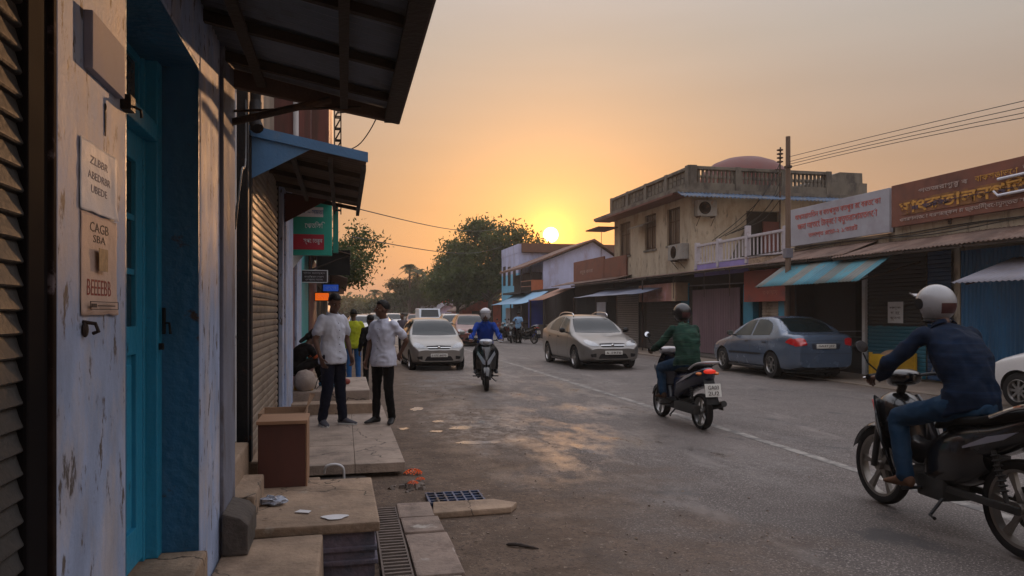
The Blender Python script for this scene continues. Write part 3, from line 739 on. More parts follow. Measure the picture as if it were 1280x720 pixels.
for k in range(60):
    a = random.uniform(0, 6.28); rr = random.gauss(0, .09); s_ = random.uniform(.008, .03)
    g.box(.60 + rr * math.cos(a) - s_, .60 + rr * math.cos(a) + s_, 6.7 + rr * 1.3 * math.sin(a) - s_, 6.7 + rr * 1.3 * math.sin(a) + s_, .0, s_ * 1.4 + .03 * max(0, 1 - abs(rr) * 8), s_ * .3, rot=Matrix.Rotation(a, 3, (.4, .3, .8)))
tag(solo(g, 'rubble', M_rub, 'small heap of broken rubble by the end of the drain', 'rubble', loc=(.6, 6.7, 0)), kind='stuff')
g = G()
rg = random.Random(5)
for k in range(520):
    x = rg.uniform(.5, 2.6) if rg.random() < .8 else rg.uniform(2, 11); y = 4 + 16 * rg.random() ** 1.5; s_ = rg.uniform(.002, .0085)
    z = hroad(x, y)
    rt = Matrix.Rotation(rg.uniform(0, 6), 3, Vector((rg.random(), rg.random(), 1)))
    g.box(x - s_, x + s_ * rg.uniform(.6, 1.6), y - s_, y + s_, z, z + s_ * 1.2, rot=rt)
tag(solo(g, 'gravel', mat('grit', (.2, .155, .125), .9, var=.5, vs=3), 'loose grit scattered over road edge', 'gravel', loc=(1, 6, 0)), kind='stuff')
g = G()
for k in range(150):
    x = rg.uniform(.45, 3.0) if k % 3 else rg.uniform(-.5, .5); y = 4.6 + 12 * rg.random() ** 1.4
    z = (.352 if y < 5.68 and x < .2 else .155 if 7.25 < y < 10.7 and x < .55 else zroad(x, y) if x > .45 else -1)
    if z < 0: continue
    s_ = rg.uniform(.008, .022); a = rg.uniform(0, 6.28); u_ = Vector((math.cos(a), math.sin(a), 0)) * s_; w_ = Vector((-math.sin(a), math.cos(a), 0)) * s_ * .45; c_ = Vector((x, y, z + .004))
    g.quad([c_ - u_, c_ + w_ + Vector((0, 0, .35 * s_)), c_ + u_ + Vector((0, 0, .2 * s_)), c_ - w_ + Vector((0, 0, .1 * s_))])
tag(solo(g, 'leaf_litter', mat('dry_leaf', (.16, .10, .05), .8, var=.5, vs=3, col2=(.06, .04, .025), s2=2), 'dry leaf litter scattered on slabs and road edge', 'leaf litter', loc=(1, 6, 0)), kind='stuff')
tx, ty = gp(652, 4.95); g = G(); g.tube(catmull([(tx - .09, ty + .06, zroad(tx, ty) + .012), (tx - .02, ty + .01, zroad(tx, ty) + .02), (tx + .03, ty - .01, zroad(tx, ty) + .012), (tx + .10, ty - .07, zroad(tx, ty) + .01)], 4), [.006, .011, .012, .013, .012, .014, .012, .011, .010, .009, .008, .006, .004], 7)
solo(g, 'twig', M_wooddark, 'short dark twig lying on the dirt near the bottom of the view', 'twig', loc=(tx, ty, .02), smooth=True)
g = G(); g.ball((XF + .001, 2.26, 2.17), (.004, .008, .012), 10, 8); g.prism([(XF + .001, 2.254, 2.16), (XF + .001, 2.266, 2.16), (XF + .001, 2.262, 2.09), (XF + .001, 2.257, 2.09)], (.002, 0, 0))
solo(g, 'wall_plug', M_rustiron, 'small rusty plug hole with a stain between plaque and upper notice', 'wall plug', loc=(XF, 2.26, 2.16))
# shallow puddles along the dusty edge
M_pud = mat('puddle_water', (.30, .27, .24), .16, spec=1.0, var=.05, rvar=.02)
for (px, py, wpx, hpx) in ((595, 554, 34, 2.5), (612, 554, 20, 2), (578, 536, 22, 2.2), (546, 540, 12, 1.4), (521, 512, 10, 3.0), (598, 529, 14, 2), (548, 528, 10, 1.6), (505, 537, 8, 1.4)):
    d_ = FPX * CAMH / (py - 390); c = gp(px, d_); rx = wpx * .7 * d_ / FPX; ry = hpx * .8 * d_ * d_ / (FPX * CAMH)
    g = G(); sd = random.uniform(0, 99); zz_ = hroad(*c) + .006
    pts = []
    for i in range(40):
        t = 2 * PI * i / 40; k = 1 + .55 * noise.noise(Vector((math.cos(t) * 1.6 + sd, math.sin(t) * 1.6, 0)))
        dx, dy = rx * math.cos(t) * k, ry * math.sin(t) * k
        q_ = (c[0] + dx * CA + dy * SA, c[1] - dx * SA + dy * CA); pts.append((q_[0], q_[1], zroad(*q_) + .003))
    g.bm.faces.new([g.bm.verts.new(p_) for p_ in pts]); tag(g.obj('puddle', M_pud), kind='structure')

# ---- third shop: pillars, upper storey, green sign
def left_y(px, x=-.78): return lane(px, x)
b3 = thing('shop_building', 'shop with lavender pillar and dark red upper storey behind the green sign', 'shop building', (-.78, 11.5, 0))
g = G(); g.box(-3.6, -.72, 9.3, left_y(361), .0, 3.3, .01); g.box(-.725, -.70, 9.5, 9.7, .45, 3.0, .004); g.box(-3.6, -.76, 12.75, 14.1, 0, 3.3, .01); g.obj('pillar', M_lav, b3)
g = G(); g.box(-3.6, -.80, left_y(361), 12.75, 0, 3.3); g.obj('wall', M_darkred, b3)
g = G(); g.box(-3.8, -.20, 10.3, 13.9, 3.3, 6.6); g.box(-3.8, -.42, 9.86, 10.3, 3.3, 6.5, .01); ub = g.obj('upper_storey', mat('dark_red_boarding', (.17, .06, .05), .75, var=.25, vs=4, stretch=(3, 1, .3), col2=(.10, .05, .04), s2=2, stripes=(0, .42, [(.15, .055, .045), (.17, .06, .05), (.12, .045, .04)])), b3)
g = G(); g.tube([(-.60, 9.82, 3.25), (-.60, 9.82, 6.4)], .035, 10); g.obj('downpipe', M_white, b3, smooth=True)
g = G(); g.box(-3.6, -.78, 14.1, left_y(396), 0, 3.4); 
b4 = thing('shop_building', 'teal and dark red painted shop front under a dark awning', 'shop building', (-.78, 17, 0))
g.obj('wall', M_teal, b4)
g = G(); g.box(-3.5, -.765, 17.2, 21.9, .1, 2.95); g.obj('red_front', M_darkred, b4)
g = G(); wavy(g, (-.80, 15.4, 3.0), (-.80, 20.5, 3.0), (.13, 15.4, 2.78), (.13, 20.5, 2.78), amp=.012, pitch=.12, cross=3); a = g.obj('awning', M_tin_rust, b4, smooth=True, solid=.004)
g = G(); g.box(-.55, .12, 15.45, 15.5, 2.35, 2.86); g.obj('awning_skirt', M_dark, a)
g = G(); g.tube([(-.78, 15.46, 2.4), (.1, 15.46, 2.75)], .02, 6); g.obj('awning_bracket', M_wooddark, a)
b5 = thing('shop_building', 'far left cream and brown shop front past the orange lit sign', 'shop building', (-.78, 26, 0))
g = G(); g.box(-3.5, -.80, 22.1, 38, 0, 3.9); g.obj('wall', M_beige, b5)
g = G()
for y in (23, 26.5, 30, 33.5): g.box(-3.4, -.79, y, y + 2.6, .1, 2.4)
g.obj('opening_shade', M_dark, b5)  # solid near-black blocks on the wall paint the shade of open shops
g = G(); wavy(g, (-.8, 22.5, 2.9), (-.8, 37, 2.9), (.1, 22.5, 2.6), (.1, 37, 2.6), amp=.012, pitch=.2, seg=4, cross=2); g.obj('awning', M_tin_rust, b5, smooth=True, solid=.004)
b6 = thing('shop_building', 'farthest low building at the left end of the street', 'shop building', (-.78, 60, 0))
g = G(); g.box(-6, -.9, 38.3, 85, 0, 4.2); g.obj('wall', M_cream, b6)
g = G(); g.box(-6, 0, 38.3, 60, 3.0, 3.1); g.obj('awning', M_tin_rust, b6)
# white sloping cloth
g = G(); yb = 12.2
g.grid(lambda u, v: (-.80 + .40 * u, yb + .05 * math.sin(6 * u), 2.78 - .5 * v * (1 - .95 * u) + .05 * u), 12, 6)
solo(g, 'hanging_cloth', M_white, 'white triangular cloth hanging under the green sign', 'cloth', loc=(-.6, yb, 2.5), smooth='all')
# green projecting sign
ge = mat('sign_green', (.01, .30, .23), .45, var=.12, vs=3)
sg = thing('projecting_sign', 'green projecting shop sign with white and red panels', 'shop sign', (-.5, 11.8, 2.5), group=None)
X0, X1 = crossx(362, 11.75), crossx(415, 11.75)
g = G(); g.box(X0 - .1, X1, 11.75, 11.87, zz(319, -.5, 11.75), zz(253, -.5, 11.75), .008); bd = g.obj('board', ge, sg)
g = G(); g.box(X1 + .004, crossx(423, 12.6), 12.5, 12.62, zz(316, 0, 12.5), zz(257, 0, 12.5), .006); g.box(X1 - .1, X1, 11.88, 12.5, 3.1, 3.14); g.obj('rear_board', mat('sign_green_dark', (.01, .2, .16), .5), sg)
def zs(py): return zz(py, -.5, 11.75)
g = G(); g.box(crossx(362, 11.74), crossx(404, 11.74), 11.742, 11.749, zs(271), zs(259)); g.obj('white_panel', M_white, bd)
g = G(); g.box(crossx(364, 11.74), crossx(405, 11.74), 11.742, 11.749, zs(312), zs(293)); g.obj('red_panel', mat('sign_crimson', (.36, .01, .035), .4), bd)
wt = mat('sign_white_ink', (.7, .75, .78), .6)
text('েঋতিঅি', .1, wt, bd, ((X0 + X1) / 2 + .06, 11.745, zs(281)), FACE_MY, .003, width=.30, height=.10)
text('স্পোতরুন', .1, wt, bd, ((X0 + X1) / 2 + .03, 11.737, zs(302)), FACE_MY, .003, width=.28, height=.09)
text('৴ ~ সমতা', .1, mat('ink_blue', (.06, .14, .3), .6), bd, ((X0 + X1) / 2 + .04, 11.737, zs(265)), FACE_MY, .003, width=.30, height=.07)
sg2 = thing('projecting_sign', 'dark wooden name board with rows of small pale writing', 'shop sign', (-.5, 14.6, 2.2))
Y = 14.6; X0, X1 = crossx(375, Y), crossx(410, Y); z0, z1 = zz(353.5, -.5, Y), zz(337.5, -.5, Y)
g = G(); g.box(X0, X1, Y, Y + .06, z0, z1, .004); g.box(X0 + .2, X0 + .22, Y, Y + .02, z1, 3.2); g.box(X1 - .22, X1 - .2, Y, Y + .02, z1, 3.2); g.obj('board', mat('board_black', (.03, .02, .025), .6), sg2)
g = G()
for a_, b_, c_, d_ in ((X0, X1, z0, z0 + .015), (X0, X1, z1 - .015, z1), (X0, X0 + .015, z0, z1), (X1 - .02, X1, z0, z1)): g.box(a_, b_, Y - .008, Y - .001, c_, d_)
g.obj('frame', M_white, sg2)
for k, s_ in enumerate(('স্টনর পরমাযুক্ত', 'বতরিপাকন ডাকস', 'ওদপ্রমোত্তার')):
    text(s_, .06, mat('chalk', (.42, .4, .42), .8), sg2, ((X0 + X1) / 2, Y - .006, z1 - .06 - k * .065), FACE_MY, .001, width=.40 - .04 * k, height=.045)
for nm, lab, px0, px1, py0, py1, Y, colr, stg in (('lit_sign', 'small blue lit sign hanging from the dark awning', 404, 423, 356, 364, 20.3, (.02, .08, .42), .3), ('lit_sign', 'small orange lit sign lowest on the left shop front', 394, 411, 366.5, 375.5, 19.4, (.8, .13, .01), .5)):
    t = thing(nm, lab, 'lit sign', (crossx((px0 + px1) / 2, Y), Y, zz(py1, 0, Y)), group='lit signs over the left shops')
    X0, X1, z0, z1 = crossx(px0, Y), crossx(px1, Y), zz(py1, 0, Y), zz(py0, 0, Y)
    g = G(); g.box(X0 - .02, X1 + .02, Y + .002, Y + .1, z0 - .02, z1 + .02, .01); g.box((X0 + X1) / 2 - .01, (X0 + X1) / 2 + .01, Y + .04, Y + .06, z1 + .02, z1 + .5); g.obj('housing', M_blackpaint, t)
    g = G(); g.box(X0, X1, Y - .01, Y, z0, z1); g.obj('lit_panel', mat(nm + lab[6:10], colr, .5, emit=colr, estr=stg), t)
    text('ওদেসব', .05, mat('glyph' + lab[6:10], tuple(min(1, c * .4 + .25) for c in colr), .5, emit=colr, estr=stg * .4), t, ((X0 + X1) / 2, Y - .015, (z0 + z1) / 2), FACE_MY, .001, width=(X1 - X0) * .7, height=(z1 - z0) * .45)
# ================================================================== RIGHT SIDE
RX = 12.8
def Y(px, x=RX): return lane(px, x)
def X(px, y): return crossx(px, y)
# ---- shops A (near) and B
def corr_vertical(g, x, y0, y1, z0, z1, pitch=.1, amp=.012):
    wavy(g, (x, y0, z0), (x, y1, z0), (x, y0, z1), (x, y1, z1), pitch=pitch, amp=amp, seg=6, cross=2)
sa = thing('shop_building', 'low shop row under the rusty brown sign with dark blue shutters', 'shop building', (RX, 10, 0))
g = G(); g.box(RX, 19, -9, 15.15, 3.0, 3.62); g.box(RX + .12, 19, -9, 15.15, -.02, 3.0); g.box(RX, RX + .3, 13.25, 13.4, 0, 3.0); g.box(RX, RX + .3, -9, 8.4, 0, 3.0)
g.obj('wall', M_cream, sa)
M_bluedoor = mat('blue_corrugated_door', (.008, .09, .20), .5, var=.25, vs=3, stretch=(1, 1, .3), col3=(.04, .03, .03), s3=4, thr3=(.64, .7))
g = G(); corr_vertical(g, RX - .02, 8.4, Y(1202), .05, 2.9); g.obj('corrugated_door', M_bluedoor, sa, smooth=True)
M_darkshut = mat('dark_shutter_two_tone', (.028, .026, .027), .6, metal=.1, var=.25, vs=3)
def two_tone():
    m = M_darkshut; nt = m.node_tree; b = nt.nodes['Principled BSDF']; L = nt.links.new
    src = b.inputs['Base Color'].links[0].from_socket
    tc = _n(nt, 'ShaderNodeTexCoord'); sx = _n(nt, 'ShaderNodeSeparateXYZ'); L(tc.outputs['Object'], sx.inputs[0])
    no = _n(nt, 'ShaderNodeTexNoise'); no.inputs['Scale'].default_value = 5; L(tc.outputs['Object'], no.inputs['Vector'])
    ad = _n(nt, 'ShaderNodeMath', operation='MULTIPLY_ADD'); L(no.outputs['Fac'], ad.inputs[0]); ad.inputs[1].default_value = .08; L(sx.outputs['Z'], ad.inputs[2])
    r = _n(nt, 'ShaderNodeMapRange'); r.inputs['From Min'].default_value = 1.29; r.inputs['From Max'].default_value = 1.31; r.inputs['To Min'].default_value = 1; r.inputs['To Max'].default_value = 0
    L(ad.outputs[0], r.inputs['Value'])
    mx = _n(nt, 'ShaderNodeMix', data_type='RGBA'); L(r.outputs[0], mx.inputs['Factor']); L(src, mx.inputs['A']); mx.inputs['B'].default_value = c3((.01, .12, .18))
    L(mx.outputs['Result'], b.inputs['Base Color'])
two_tone()
g = G(); shutter(g, RX - .04, Y(1160), Y(1087), .08, 2.95, pitch=.09, amp=.02, sgn=-1); g.obj('roller_shutter', M_darkshut, sa, smooth=True)
g = G(); shutter(g, RX - .04, 13.42, Y(1162), .08, 2.95, pitch=.09, amp=.02, sgn=-1); g.obj('roller_shutter', mat('dark_blue_shutter', (.01, .045, .11), .5, var=.25, vs=3), sa, smooth=True)
g = G(); g.box(RX - .10, RX, Y(1085.5), Y(1081.5), 0, 2.95, .006); g.obj('post', M_white, sa)
sb = thing('shop_building', 'open dark shop under the turquoise striped tin awning', 'shop building', (RX, 17.5, 0))
g = G(); g.box(RX, 19, 15.16, 19.19, 3.0, 3.5); g.box(RX + 2.6, 19, 15.16, 19.19, 0, 3.0); g.obj('wall', M_cream, sb)
g = G(); g.box(RX + .01, 18.9, 16.12, 16.2, 0, 2.98); g.box(RX + .01, 18.9, 19.1, 19.18, 0, 2.98); g.box(RX + .6, RX + .66, Y(1045), 19.1, 0, 2.98); g.box(RX + .1, 18.9, 16.2, 19.1, .0, .12); g.obj('interior', M_brown_in, sb)
g = G(); g.box(RX + .02, RX + .5, 16.3, Y(1046), .12, .95, .01); g.obj('counter', M_dark, sb)
g = G(); g.tube([(RX + .0, 16.2, 1.12), (RX + .0, Y(1046), 1.08)], .012, 6); g.obj('rail', M_tin_grey, sb)
# long corrugated lean-to roofs over the footpath
def lean(parent, y0, y1, x0, z0, x1, z1, m_, pitch=.11, amp=.014, nm='lean_to_roof', cross=4, seg=5):
    g = G(); wavy(g, (x0, y0, z0), (x0, y1, z0), (x1, y0, z1), (x1, y1, z1), pitch=pitch, amp=amp, seg=seg, cross=cross)
    return g.obj(nm, m_, parent, smooth=True, solid=.004)
def battens(parent, y0, y1, x0, z0, x1, z1, n, dz=.05):
    g = G()
    for i in range(n):
        y = y0 + (y1 - y0) * (i + .5) / n
        g.prism([(x0, y - .03, z0 - .02 - dz), (x1, y - .03, z1 - .02 - dz), (x1, y - .03, z1 - .02), (x0, y - .03, z0 - .02)], (0, .06, 0))
    t = .06
    g.box(x1 + .03, x1 + .08, y0 + .02, y1 - .02, z1 - .07, z1 - .015)
    return g.obj('batten', M_wooddark, parent)
r = lean(sa, -9, 15.9, RX, 3.28, 11.62, 2.92, M_tin_rust); battens(r, -9, 15.9, RX, 3.28, 11.62, 2.92, 16)
r = lean(sb, 15.7, 19.4, RX, 3.36, 11.75, 2.98, M_tin_rust); battens(r, 15.7, 19.4, RX, 3.36, 11.75, 2.98, 4)
r = lean(sb, 14.1, 18.3, 11.95, 2.93, 10.98, 2.28, M_turq_strip, pitch=.12, amp=.012, nm='awning')
for y in (14.3, 15.6, 16.9, 18.2): g = G(); g.tube([(11.0, y, 2.26), (RX, y, 2.75)], .018, 6); g.obj('awning_bracket', M_rustiron, r)
r = lean(sa, 4.0, Y(1188, 10.9), 12.3, 2.62, 10.9, 2.13, M_tin_grey, pitch=.12, amp=.012, nm='awning')
for y in (5, 7, 9, 11.2): g = G(); g.tube([(10.95, y, 2.1), (RX, y, 2.55)], .018, 6); g.obj('awning_bracket', M_rustiron, r)
# cables along the wall below the signs
for k in range(3):
    g = G(); pts = []
    for i in range(30):
        y = 4 + i * .62; pts.append((RX - .03 - .02 * k, y, 3.44 - .03 * k + .05 * math.sin(y * 1.1 + k) * (.5 + .3 * k)))
    g.tube(pts, .012, 5); solo(g, 'wall_cable', M_cable, ('topmost', 'middle', 'lowest')[k] + ' of three sagging cables on the wall below the signs', 'cable', 'cables below the right signs', loc=(RX, 12, 3.4))
# white sign
zb0, zt0 = 3.5, 4.56
s1 = thing('signboard', 'long white signboard with three lines of red writing', 'signboard', (RX - .1, (Y(992) + Y(1118)) / 2, zb0))
g = G(); g.box(RX - .14, RX - .04, Y(1118), Y(993), zb0, zt0, .006); g.obj('board', M_offwhite, s1)
g = G()
for yy in (Y(1116), (Y(992) + Y(1118)) / 2, Y(996)): g.box(RX - .04, RX + .5, yy - .03, yy + .03, 3.5, 4.3)
g.obj('bracket', M_rustiron, s1)
M_signred = mat('sign_red_ink', (.42, .10, .09), .7, var=.3, vs=20)
yc = (Y(992) + Y(1118)) / 2; W = abs(Y(992) - Y(1118))
text('অপসরাতিতন ব বতপসুত বতপুর রে বরতে কা', .2, M_signred, s1, (RX - .146, yc, zb0 + .80), FACE_MX, .003, width=W * .86, height=.25, bold=.002)
text('জনা আতেং টান্নো বতুতরাসামতঙো', .2, M_signred, s1, (RX - .146, yc, zb0 + .52), FACE_MX, .003, width=W * .80, height=.28, bold=.003)
text('তভাগ্ত রেতা-২ ১:তারট', .2, M_signred, s1, (RX - .146, yc + .1, zb0 + .24), FACE_MX, .003, width=W * .50, height=.20, bold=.002)
# brown sign
ya, yb_ = 5.2, 15.08
s2 = thing('signboard', 'huge weathered brown signboard with yellow lettering on the roof edge', 'signboard', (RX - .1, 10, 3.6))
g = G(); g.box(RX - .16, RX - .04, ya, yb_, 3.60, 4.58, .006); bd = g.obj('board', M_brownboard, s2)
g = G(); g.box(RX - .175, RX - .161, ya + .1, yb_ - .35, 3.84, 4.17); g.obj('faded_band', mat('faded_ochre', (.22, .10, .025), .75, var=.35, vs=3, col2=(.13, .045, .03), s2=3, thr=(.42, .6)), s2)
g = G()
for yy in (6, 8.5, 11, 13.5): g.box(RX - .04, RX + .5, yy - .03, yy + .03, 3.5, 4.3)
g.obj('bracket', M_rustiron, s2)
M_och = mat('ochre_letters', (.50, .25, .045), .7, var=.35, vs=12); M_pur = mat('purple_letters', (.06, .035, .06), .7, var=.3, vs=8)
M_pale = mat('pale_letters', (.36, .27, .24), .7, var=.35, vs=14)
text('ঘাৎকতালনগিত্তন', .3, M_och, s2, (RX - .18, 12.75, 4.0), FACE_MX, .004, width=4.1, height=.46, bold=.006)
text('॥ নিগ বরক ঘরে', .3, M_pur, s2, (RX - .186, 12.6, 4.0), FACE_MX, .002, width=3.6, height=.2, bold=.016)
text('পতজরাগুরু ৰ', .2, M_pale, s2, (RX - .168, 13.55, 4.31), FACE_MX, .003, width=1.35, height=.13, bold=.003)
text('বাকসঙাভো', .2, M_och, s2, (RX - .168, 12.2, 4.33), FACE_MX, .003, width=1.0, height=.12)
text('ওহরণনাতো বরণমর্কল ম ড্রতিনী্বোযুন্তত ফ্রেঃ ওয', .2, M_pale, s2, (RX - .168, 12.9, 3.74), FACE_MX, .003, width=3.8, height=.14, bold=.003)
text('ডোনি', .2, M_pale, s2, (RX - .168, 11.3, 4.38), FACE_MX, .003, width=.6, height=.14)
g = G()
for z in (3.90, 4.22): g.tube([(RX - .22, 12.4 - 1.0 * .3, z - .0), (RX - .22, 9.9, z + .04)], .028, 8)
g.tube([(RX - .22, 12.1, 3.90), (RX - .22, 12.2, 4.0)], .02, 8)
g.obj('tube_frame', mat('tube_white', (.62, .64, .72), .4, var=.05), s2, smooth=True)
text('বসকরা', .3, M_och, s2, (RX - .2, 11.1, 4.06), FACE_MX, .004, width=1.6, height=.2, bold=.01)

# ---- cream two-storey building with terrace
cb_ = thing('house', 'cream two storey building with balustraded roof parapet and side terrace', 'building', (RX, 27, 0))
YN, YFAR = 25.8, Y(768); XE = X(1077, YN)
g = G(); g.box(RX, XE + .2, 19.2, YFAR, 3.02, 3.18)
g.box(RX + .25, XE, 19.25, YFAR, 0, 3.02)
wy_open0, wy_open1 = X(933, YN), X(976, YN)
zo0, zo1 = 3.2, zz(262, 14.2, YN)
# upper storey walls, near wall has a door opening
g.box(RX, wy_open0, YN, YN + .25, 3.18, 6.08); g.box(wy_open1, XE, YN, YN + .25, 3.18, 6.08); g.box(wy_open0, wy_open1, YN, YN + .25, zo1, 6.08)
g.box(XE - .25, XE, YN + .25, YFAR, 3.18, 6.08); g.box(RX, XE, YFAR - .25, YFAR, 3.18, 6.08)
# street wall with three window openings
wins = [(774.5, 788, 278, 320), (806, 820, 268, 312), (834, 850, 260, 306)]
ww = []
for a_, b_, t_, bt in wins:
    y1, y0 = Y(a_), Y(b_); ym = (y0 + y1) / 2; ww.append((y0, y1, zz(bt, RX, ym), zz(t_, RX, ym)))
ww.sort(); zlo = min(w_[2] for w_ in ww); zhi = max(w_[3] for w_ in ww)
prev = YN + .25
for (y0, y1, z0, z1) in ww:
    g.box(RX, RX + .25, prev, y0, 3.18, 6.08); g.box(RX, RX + .25, y0, y1, 3.18, z0); g.box(RX, RX + .25, y0, y1, z1, 6.08); prev = y1
g.box(RX, RX + .25, prev, YFAR - .25, 3.18, 6.08)
g.obj('wall', M_cream, cb_)
M_frame_br = mat('brown_window_frame', (.035, .02, .015), .7, var=.3, vs=6)
for (y0, y1, z0, z1) in ww:
    g = G(); g.box(RX + .08, RX + .14, y0, y0 + .08, z0, z1); g.box(RX + .08, RX + .14, y1 - .08, y1, z0, z1); g.box(RX + .08, RX + .14, y0, y1, z1 - .08, z1); g.box(RX + .08, RX + .14, y0, y1, z0, z0 + .08)
    g.box(RX + .08, RX + .14, (y0 + y1) / 2 - .03, (y0 + y1) / 2 + .03, z0, z1); g.box(RX + .08, RX + .14, y0, y1, z0 + (z1 - z0) * .62, z0 + (z1 - z0) * .62 + .05)
    for k in range(6): g.box(RX + .04, RX + .05, y0 + (y1 - y0) * (k + .5) / 6 - .012, y0 + (y1 - y0) * (k + .5) / 6 + .012, z0, z1)
    wn = g.obj('window', M_frame_br, cb_)
    g = G(); g.box(RX + .10, RX + .11, y0, y1, z0, z1); g.obj('pane', mat('dim_pane', (.02, .016, .014), .4, var=.4, vs=5, spec=.7), wn)
    g = G(); g.box(RX - .05, RX + .1, y0 - .06, y1 + .06, z0 - .08, z0 - .002); g.obj('sill', M_parapet, wn)
y0, y1, z0, z1 = ww[1]
g = G(); g.prism([(RX - .002, y0 + .1, z1 - .35), (RX - .55, y0 + .1, z1 - .55), (RX - .55, y0 + .1, z1 - .51), (RX - .002, y0 + .1, z1 - .30)], (0, y1 - y0 + .6, 0)); g.obj('window_hood', M_parapet, cb_)
# interior darkness put in as one solid near-black block
g = G(); g.box(RX + .3, XE - .3, YN + .3, YFAR - .3, 3.2, 6.0); g.obj('room_shade', M_dark, cb_)
g = G(); g.box(X(956, YN), wy_open1, YN + .1, YN + .2, 3.2, zz(270, 14.2, YN) - .15); g.obj('door', M_darkred, cb_)
# roof slab with projecting edge, parapet
g = G(); g.box(RX - .75, XE + .3, YN - .35, YFAR + .9, 6.08, 6.2); o = g.obj('roof', M_parapet, cb_)
g = G()
def parapet_run(fixed, a, b, axis, solid_panels):
    def bx(u0, u1, d0, d1, z0, z1, bev=0):
        if axis == 'y': g.box(fixed + d0, fixed + d1, u0, u1, z0, z1, bev)
        else: g.box(u0, u1, fixed + d0, fixed + d1, z0, z1, bev)
    n = max(1, round(abs(b - a) / 2.0)); st = (b - a) / n
    bx(a, b, -.02, .20, 6.2, 6.52); bx(a, b, -.05, .22, 7.02, 7.14, .015)
    for i in range(n + 1):
        c = a + st * i; bx(c - .12, c + .12, -.06, .23, 6.2, 7.16, .01)
    for i in range(n):
        u0, u1 = a + st * i + .12, a + st * (i + 1) - .12
        if solid_panels:
            bx(u0, u1, .06, .12, 6.52, 7.02)
            m_ = 5
            for k in range(m_):
                for q in range(2):
                    c = u0 + (u1 - u0) * (k + .5) / m_; bx(c - .15, c + .15, .03, .06, 6.56 + q * .23, 6.75 + q * .23, .01)
        else:
            m_ = int((u1 - u0) / .17)
            for k in range(m_):
                c = u0 + (u1 - u0) * (k + .5) / m_; bx(c - .042, c + .042, .04, .13, 6.52, 7.02, .012); bx(c - .06, c + .06, .02, .15, 6.70, 6.82, .02)
parapet_run(RX - .02, YN, YFAR + .3, 'y', True)
parapet_run(YN - .02, RX - .02, X(1035, YN), 'x', False)
g.obj('parapet', M_parapet, cb_)
g = G(); g.box(X(1040, 27), X(1076, 27) + .3, 27, 29.5, 6.2, 7.0); g.prism([(X(1040, 27) - 1.0, 27.1, 6.9), (X(1052, 27), 27.1, 7.45), (X(1080, 27), 27.1, 7.45), (X(1081, 27), 27.1, 6.6), (X(1040, 27) - 1.0, 27.1, 6.6)], (0, 2, 0), .02); g.obj('stair_head', M_parapet, cb_)
# thin overhanging sheet on the far corner (seen against the glow)
g = G(); g.box(RX - 1.0, RX, YFAR - .5, YFAR + 1.4, 5.62, 5.68); g.box(RX - .78, RX - .02, YN - .1, YFAR + .6, 6.0, 6.078); g.obj('sunshade', M_darkred, cb_)
g = G(); wavy(g, (X(853, YN - .75), YN - .75, 5.86), (XE + .4, YN - .75, 5.86), (X(853, YN - .75), YN - .3, 6.075), (XE + .4, YN - .3, 6.075), pitch=.16, amp=.03, cross=2); g.obj('blue_tin_edge', mat('tin_bright_blue', (.07, .12, .20), .5, var=.3, vs=2, col2=(.14, .14, .15), s2=4), cb_, smooth=True, solid=.01)
# red dome on the roof
g = G(); dc = X(930, 29.5)
g.lathe((dc, 29.5, 6.2), (0, 0, 1), [(1.95, 0), (1.95, 1.15), (1.9, 1.3), (1.7, 1.62), (1.35, 1.9), (.85, 2.1), (.35, 2.2), (0, 2.22)], 40); g.obj('dome', mat('red_dome', (.11, .024, .02), .6, var=.2, vs=2), cb_, smooth=True)
# terrace side railing
M_rail = mat('white_railing', (.38, .36, .40), .65, var=.15, vs=4, col3=(.2, .12, .08), s3=6, thr3=(.58, .66))
ty0, ty1 = Y(986), Y(871)
g = G()
g.box(RX - .06, RX + .04, ty0, ty1, 4.0, 4.08, .01); g.box(RX - .06, RX + .04, ty0, ty1, 3.34, 3.40, .01)
n = 26
for i in range(n):
    y = ty0 + (ty1 - ty0) * (i + .5) / n; g.box(RX - .02, RX + .01, y - .022, y + .022, 3.40, 4.0)
for px in (872, 899, 935, 983): y = Y(px); g.box(RX - .09, RX + .07, y - .07, y + .07, 3.18, 4.16 if px != 935 else 4.4, .01)
g.obj('railing', M_rail, cb_)
g = G(); g.box(RX - .05, RX + .10, Y(937), ty1 + .1, 2.9, 3.33); g.obj('lavender_band', mat('lavender_band_paint', (.22, .18, .42), .75, var=.15), cb_)
g = G(); g.box(RX - .05, RX + .10, ty0 - .1, Y(937), 2.95, 3.33); g.obj('stained_band', M_conc, cb_)
g = G(); g.prism([(X(905, YN), YN - .02, 3.2), (X(934, YN), YN - .02, 3.2), (X(934, YN), YN - .02, 5.0)], (0, -.12, 0)); g.obj('stair_wall', M_parapet, cb_)
# ground floor shop fronts of this building
g = G(); g.box(RX, RX + .25, 19.2, YFAR, 2.55, 3.0); g.box(RX - .02, RX + .2, Y(866), Y(853), 0, 2.55); g.box(RX, RX + .25, Y(808), Y(800), 0, 2.55); g.obj('front_beam', M_brown_in, cb_)
M_mauve = mat('mauve_corrugated', (.155, .095, .112), .6, var=.2, vs=2, stretch=(1, 1, .3), col2=(.14, .09, .10), s2=2, thr=(.5, .65))
g = G(); wavy(g, (RX - .03, Y(926), .12), (RX - .03, Y(867), .12), (RX - .03, Y(926), 2.42), (RX - .03, Y(867), 2.42), pitch=.17, amp=.03, cross=2); g.obj('folding_gate', M_mauve, cb_, smooth=20)
g = G(); g.box(RX - .8, RX + .02, Y(928), Y(866), 0, .10, .01); g.obj('step', M_conc_dark, cb_)
M_tealp = mat('teal_pillar', (.02, .17, .26), .6, var=.25, vs=3)
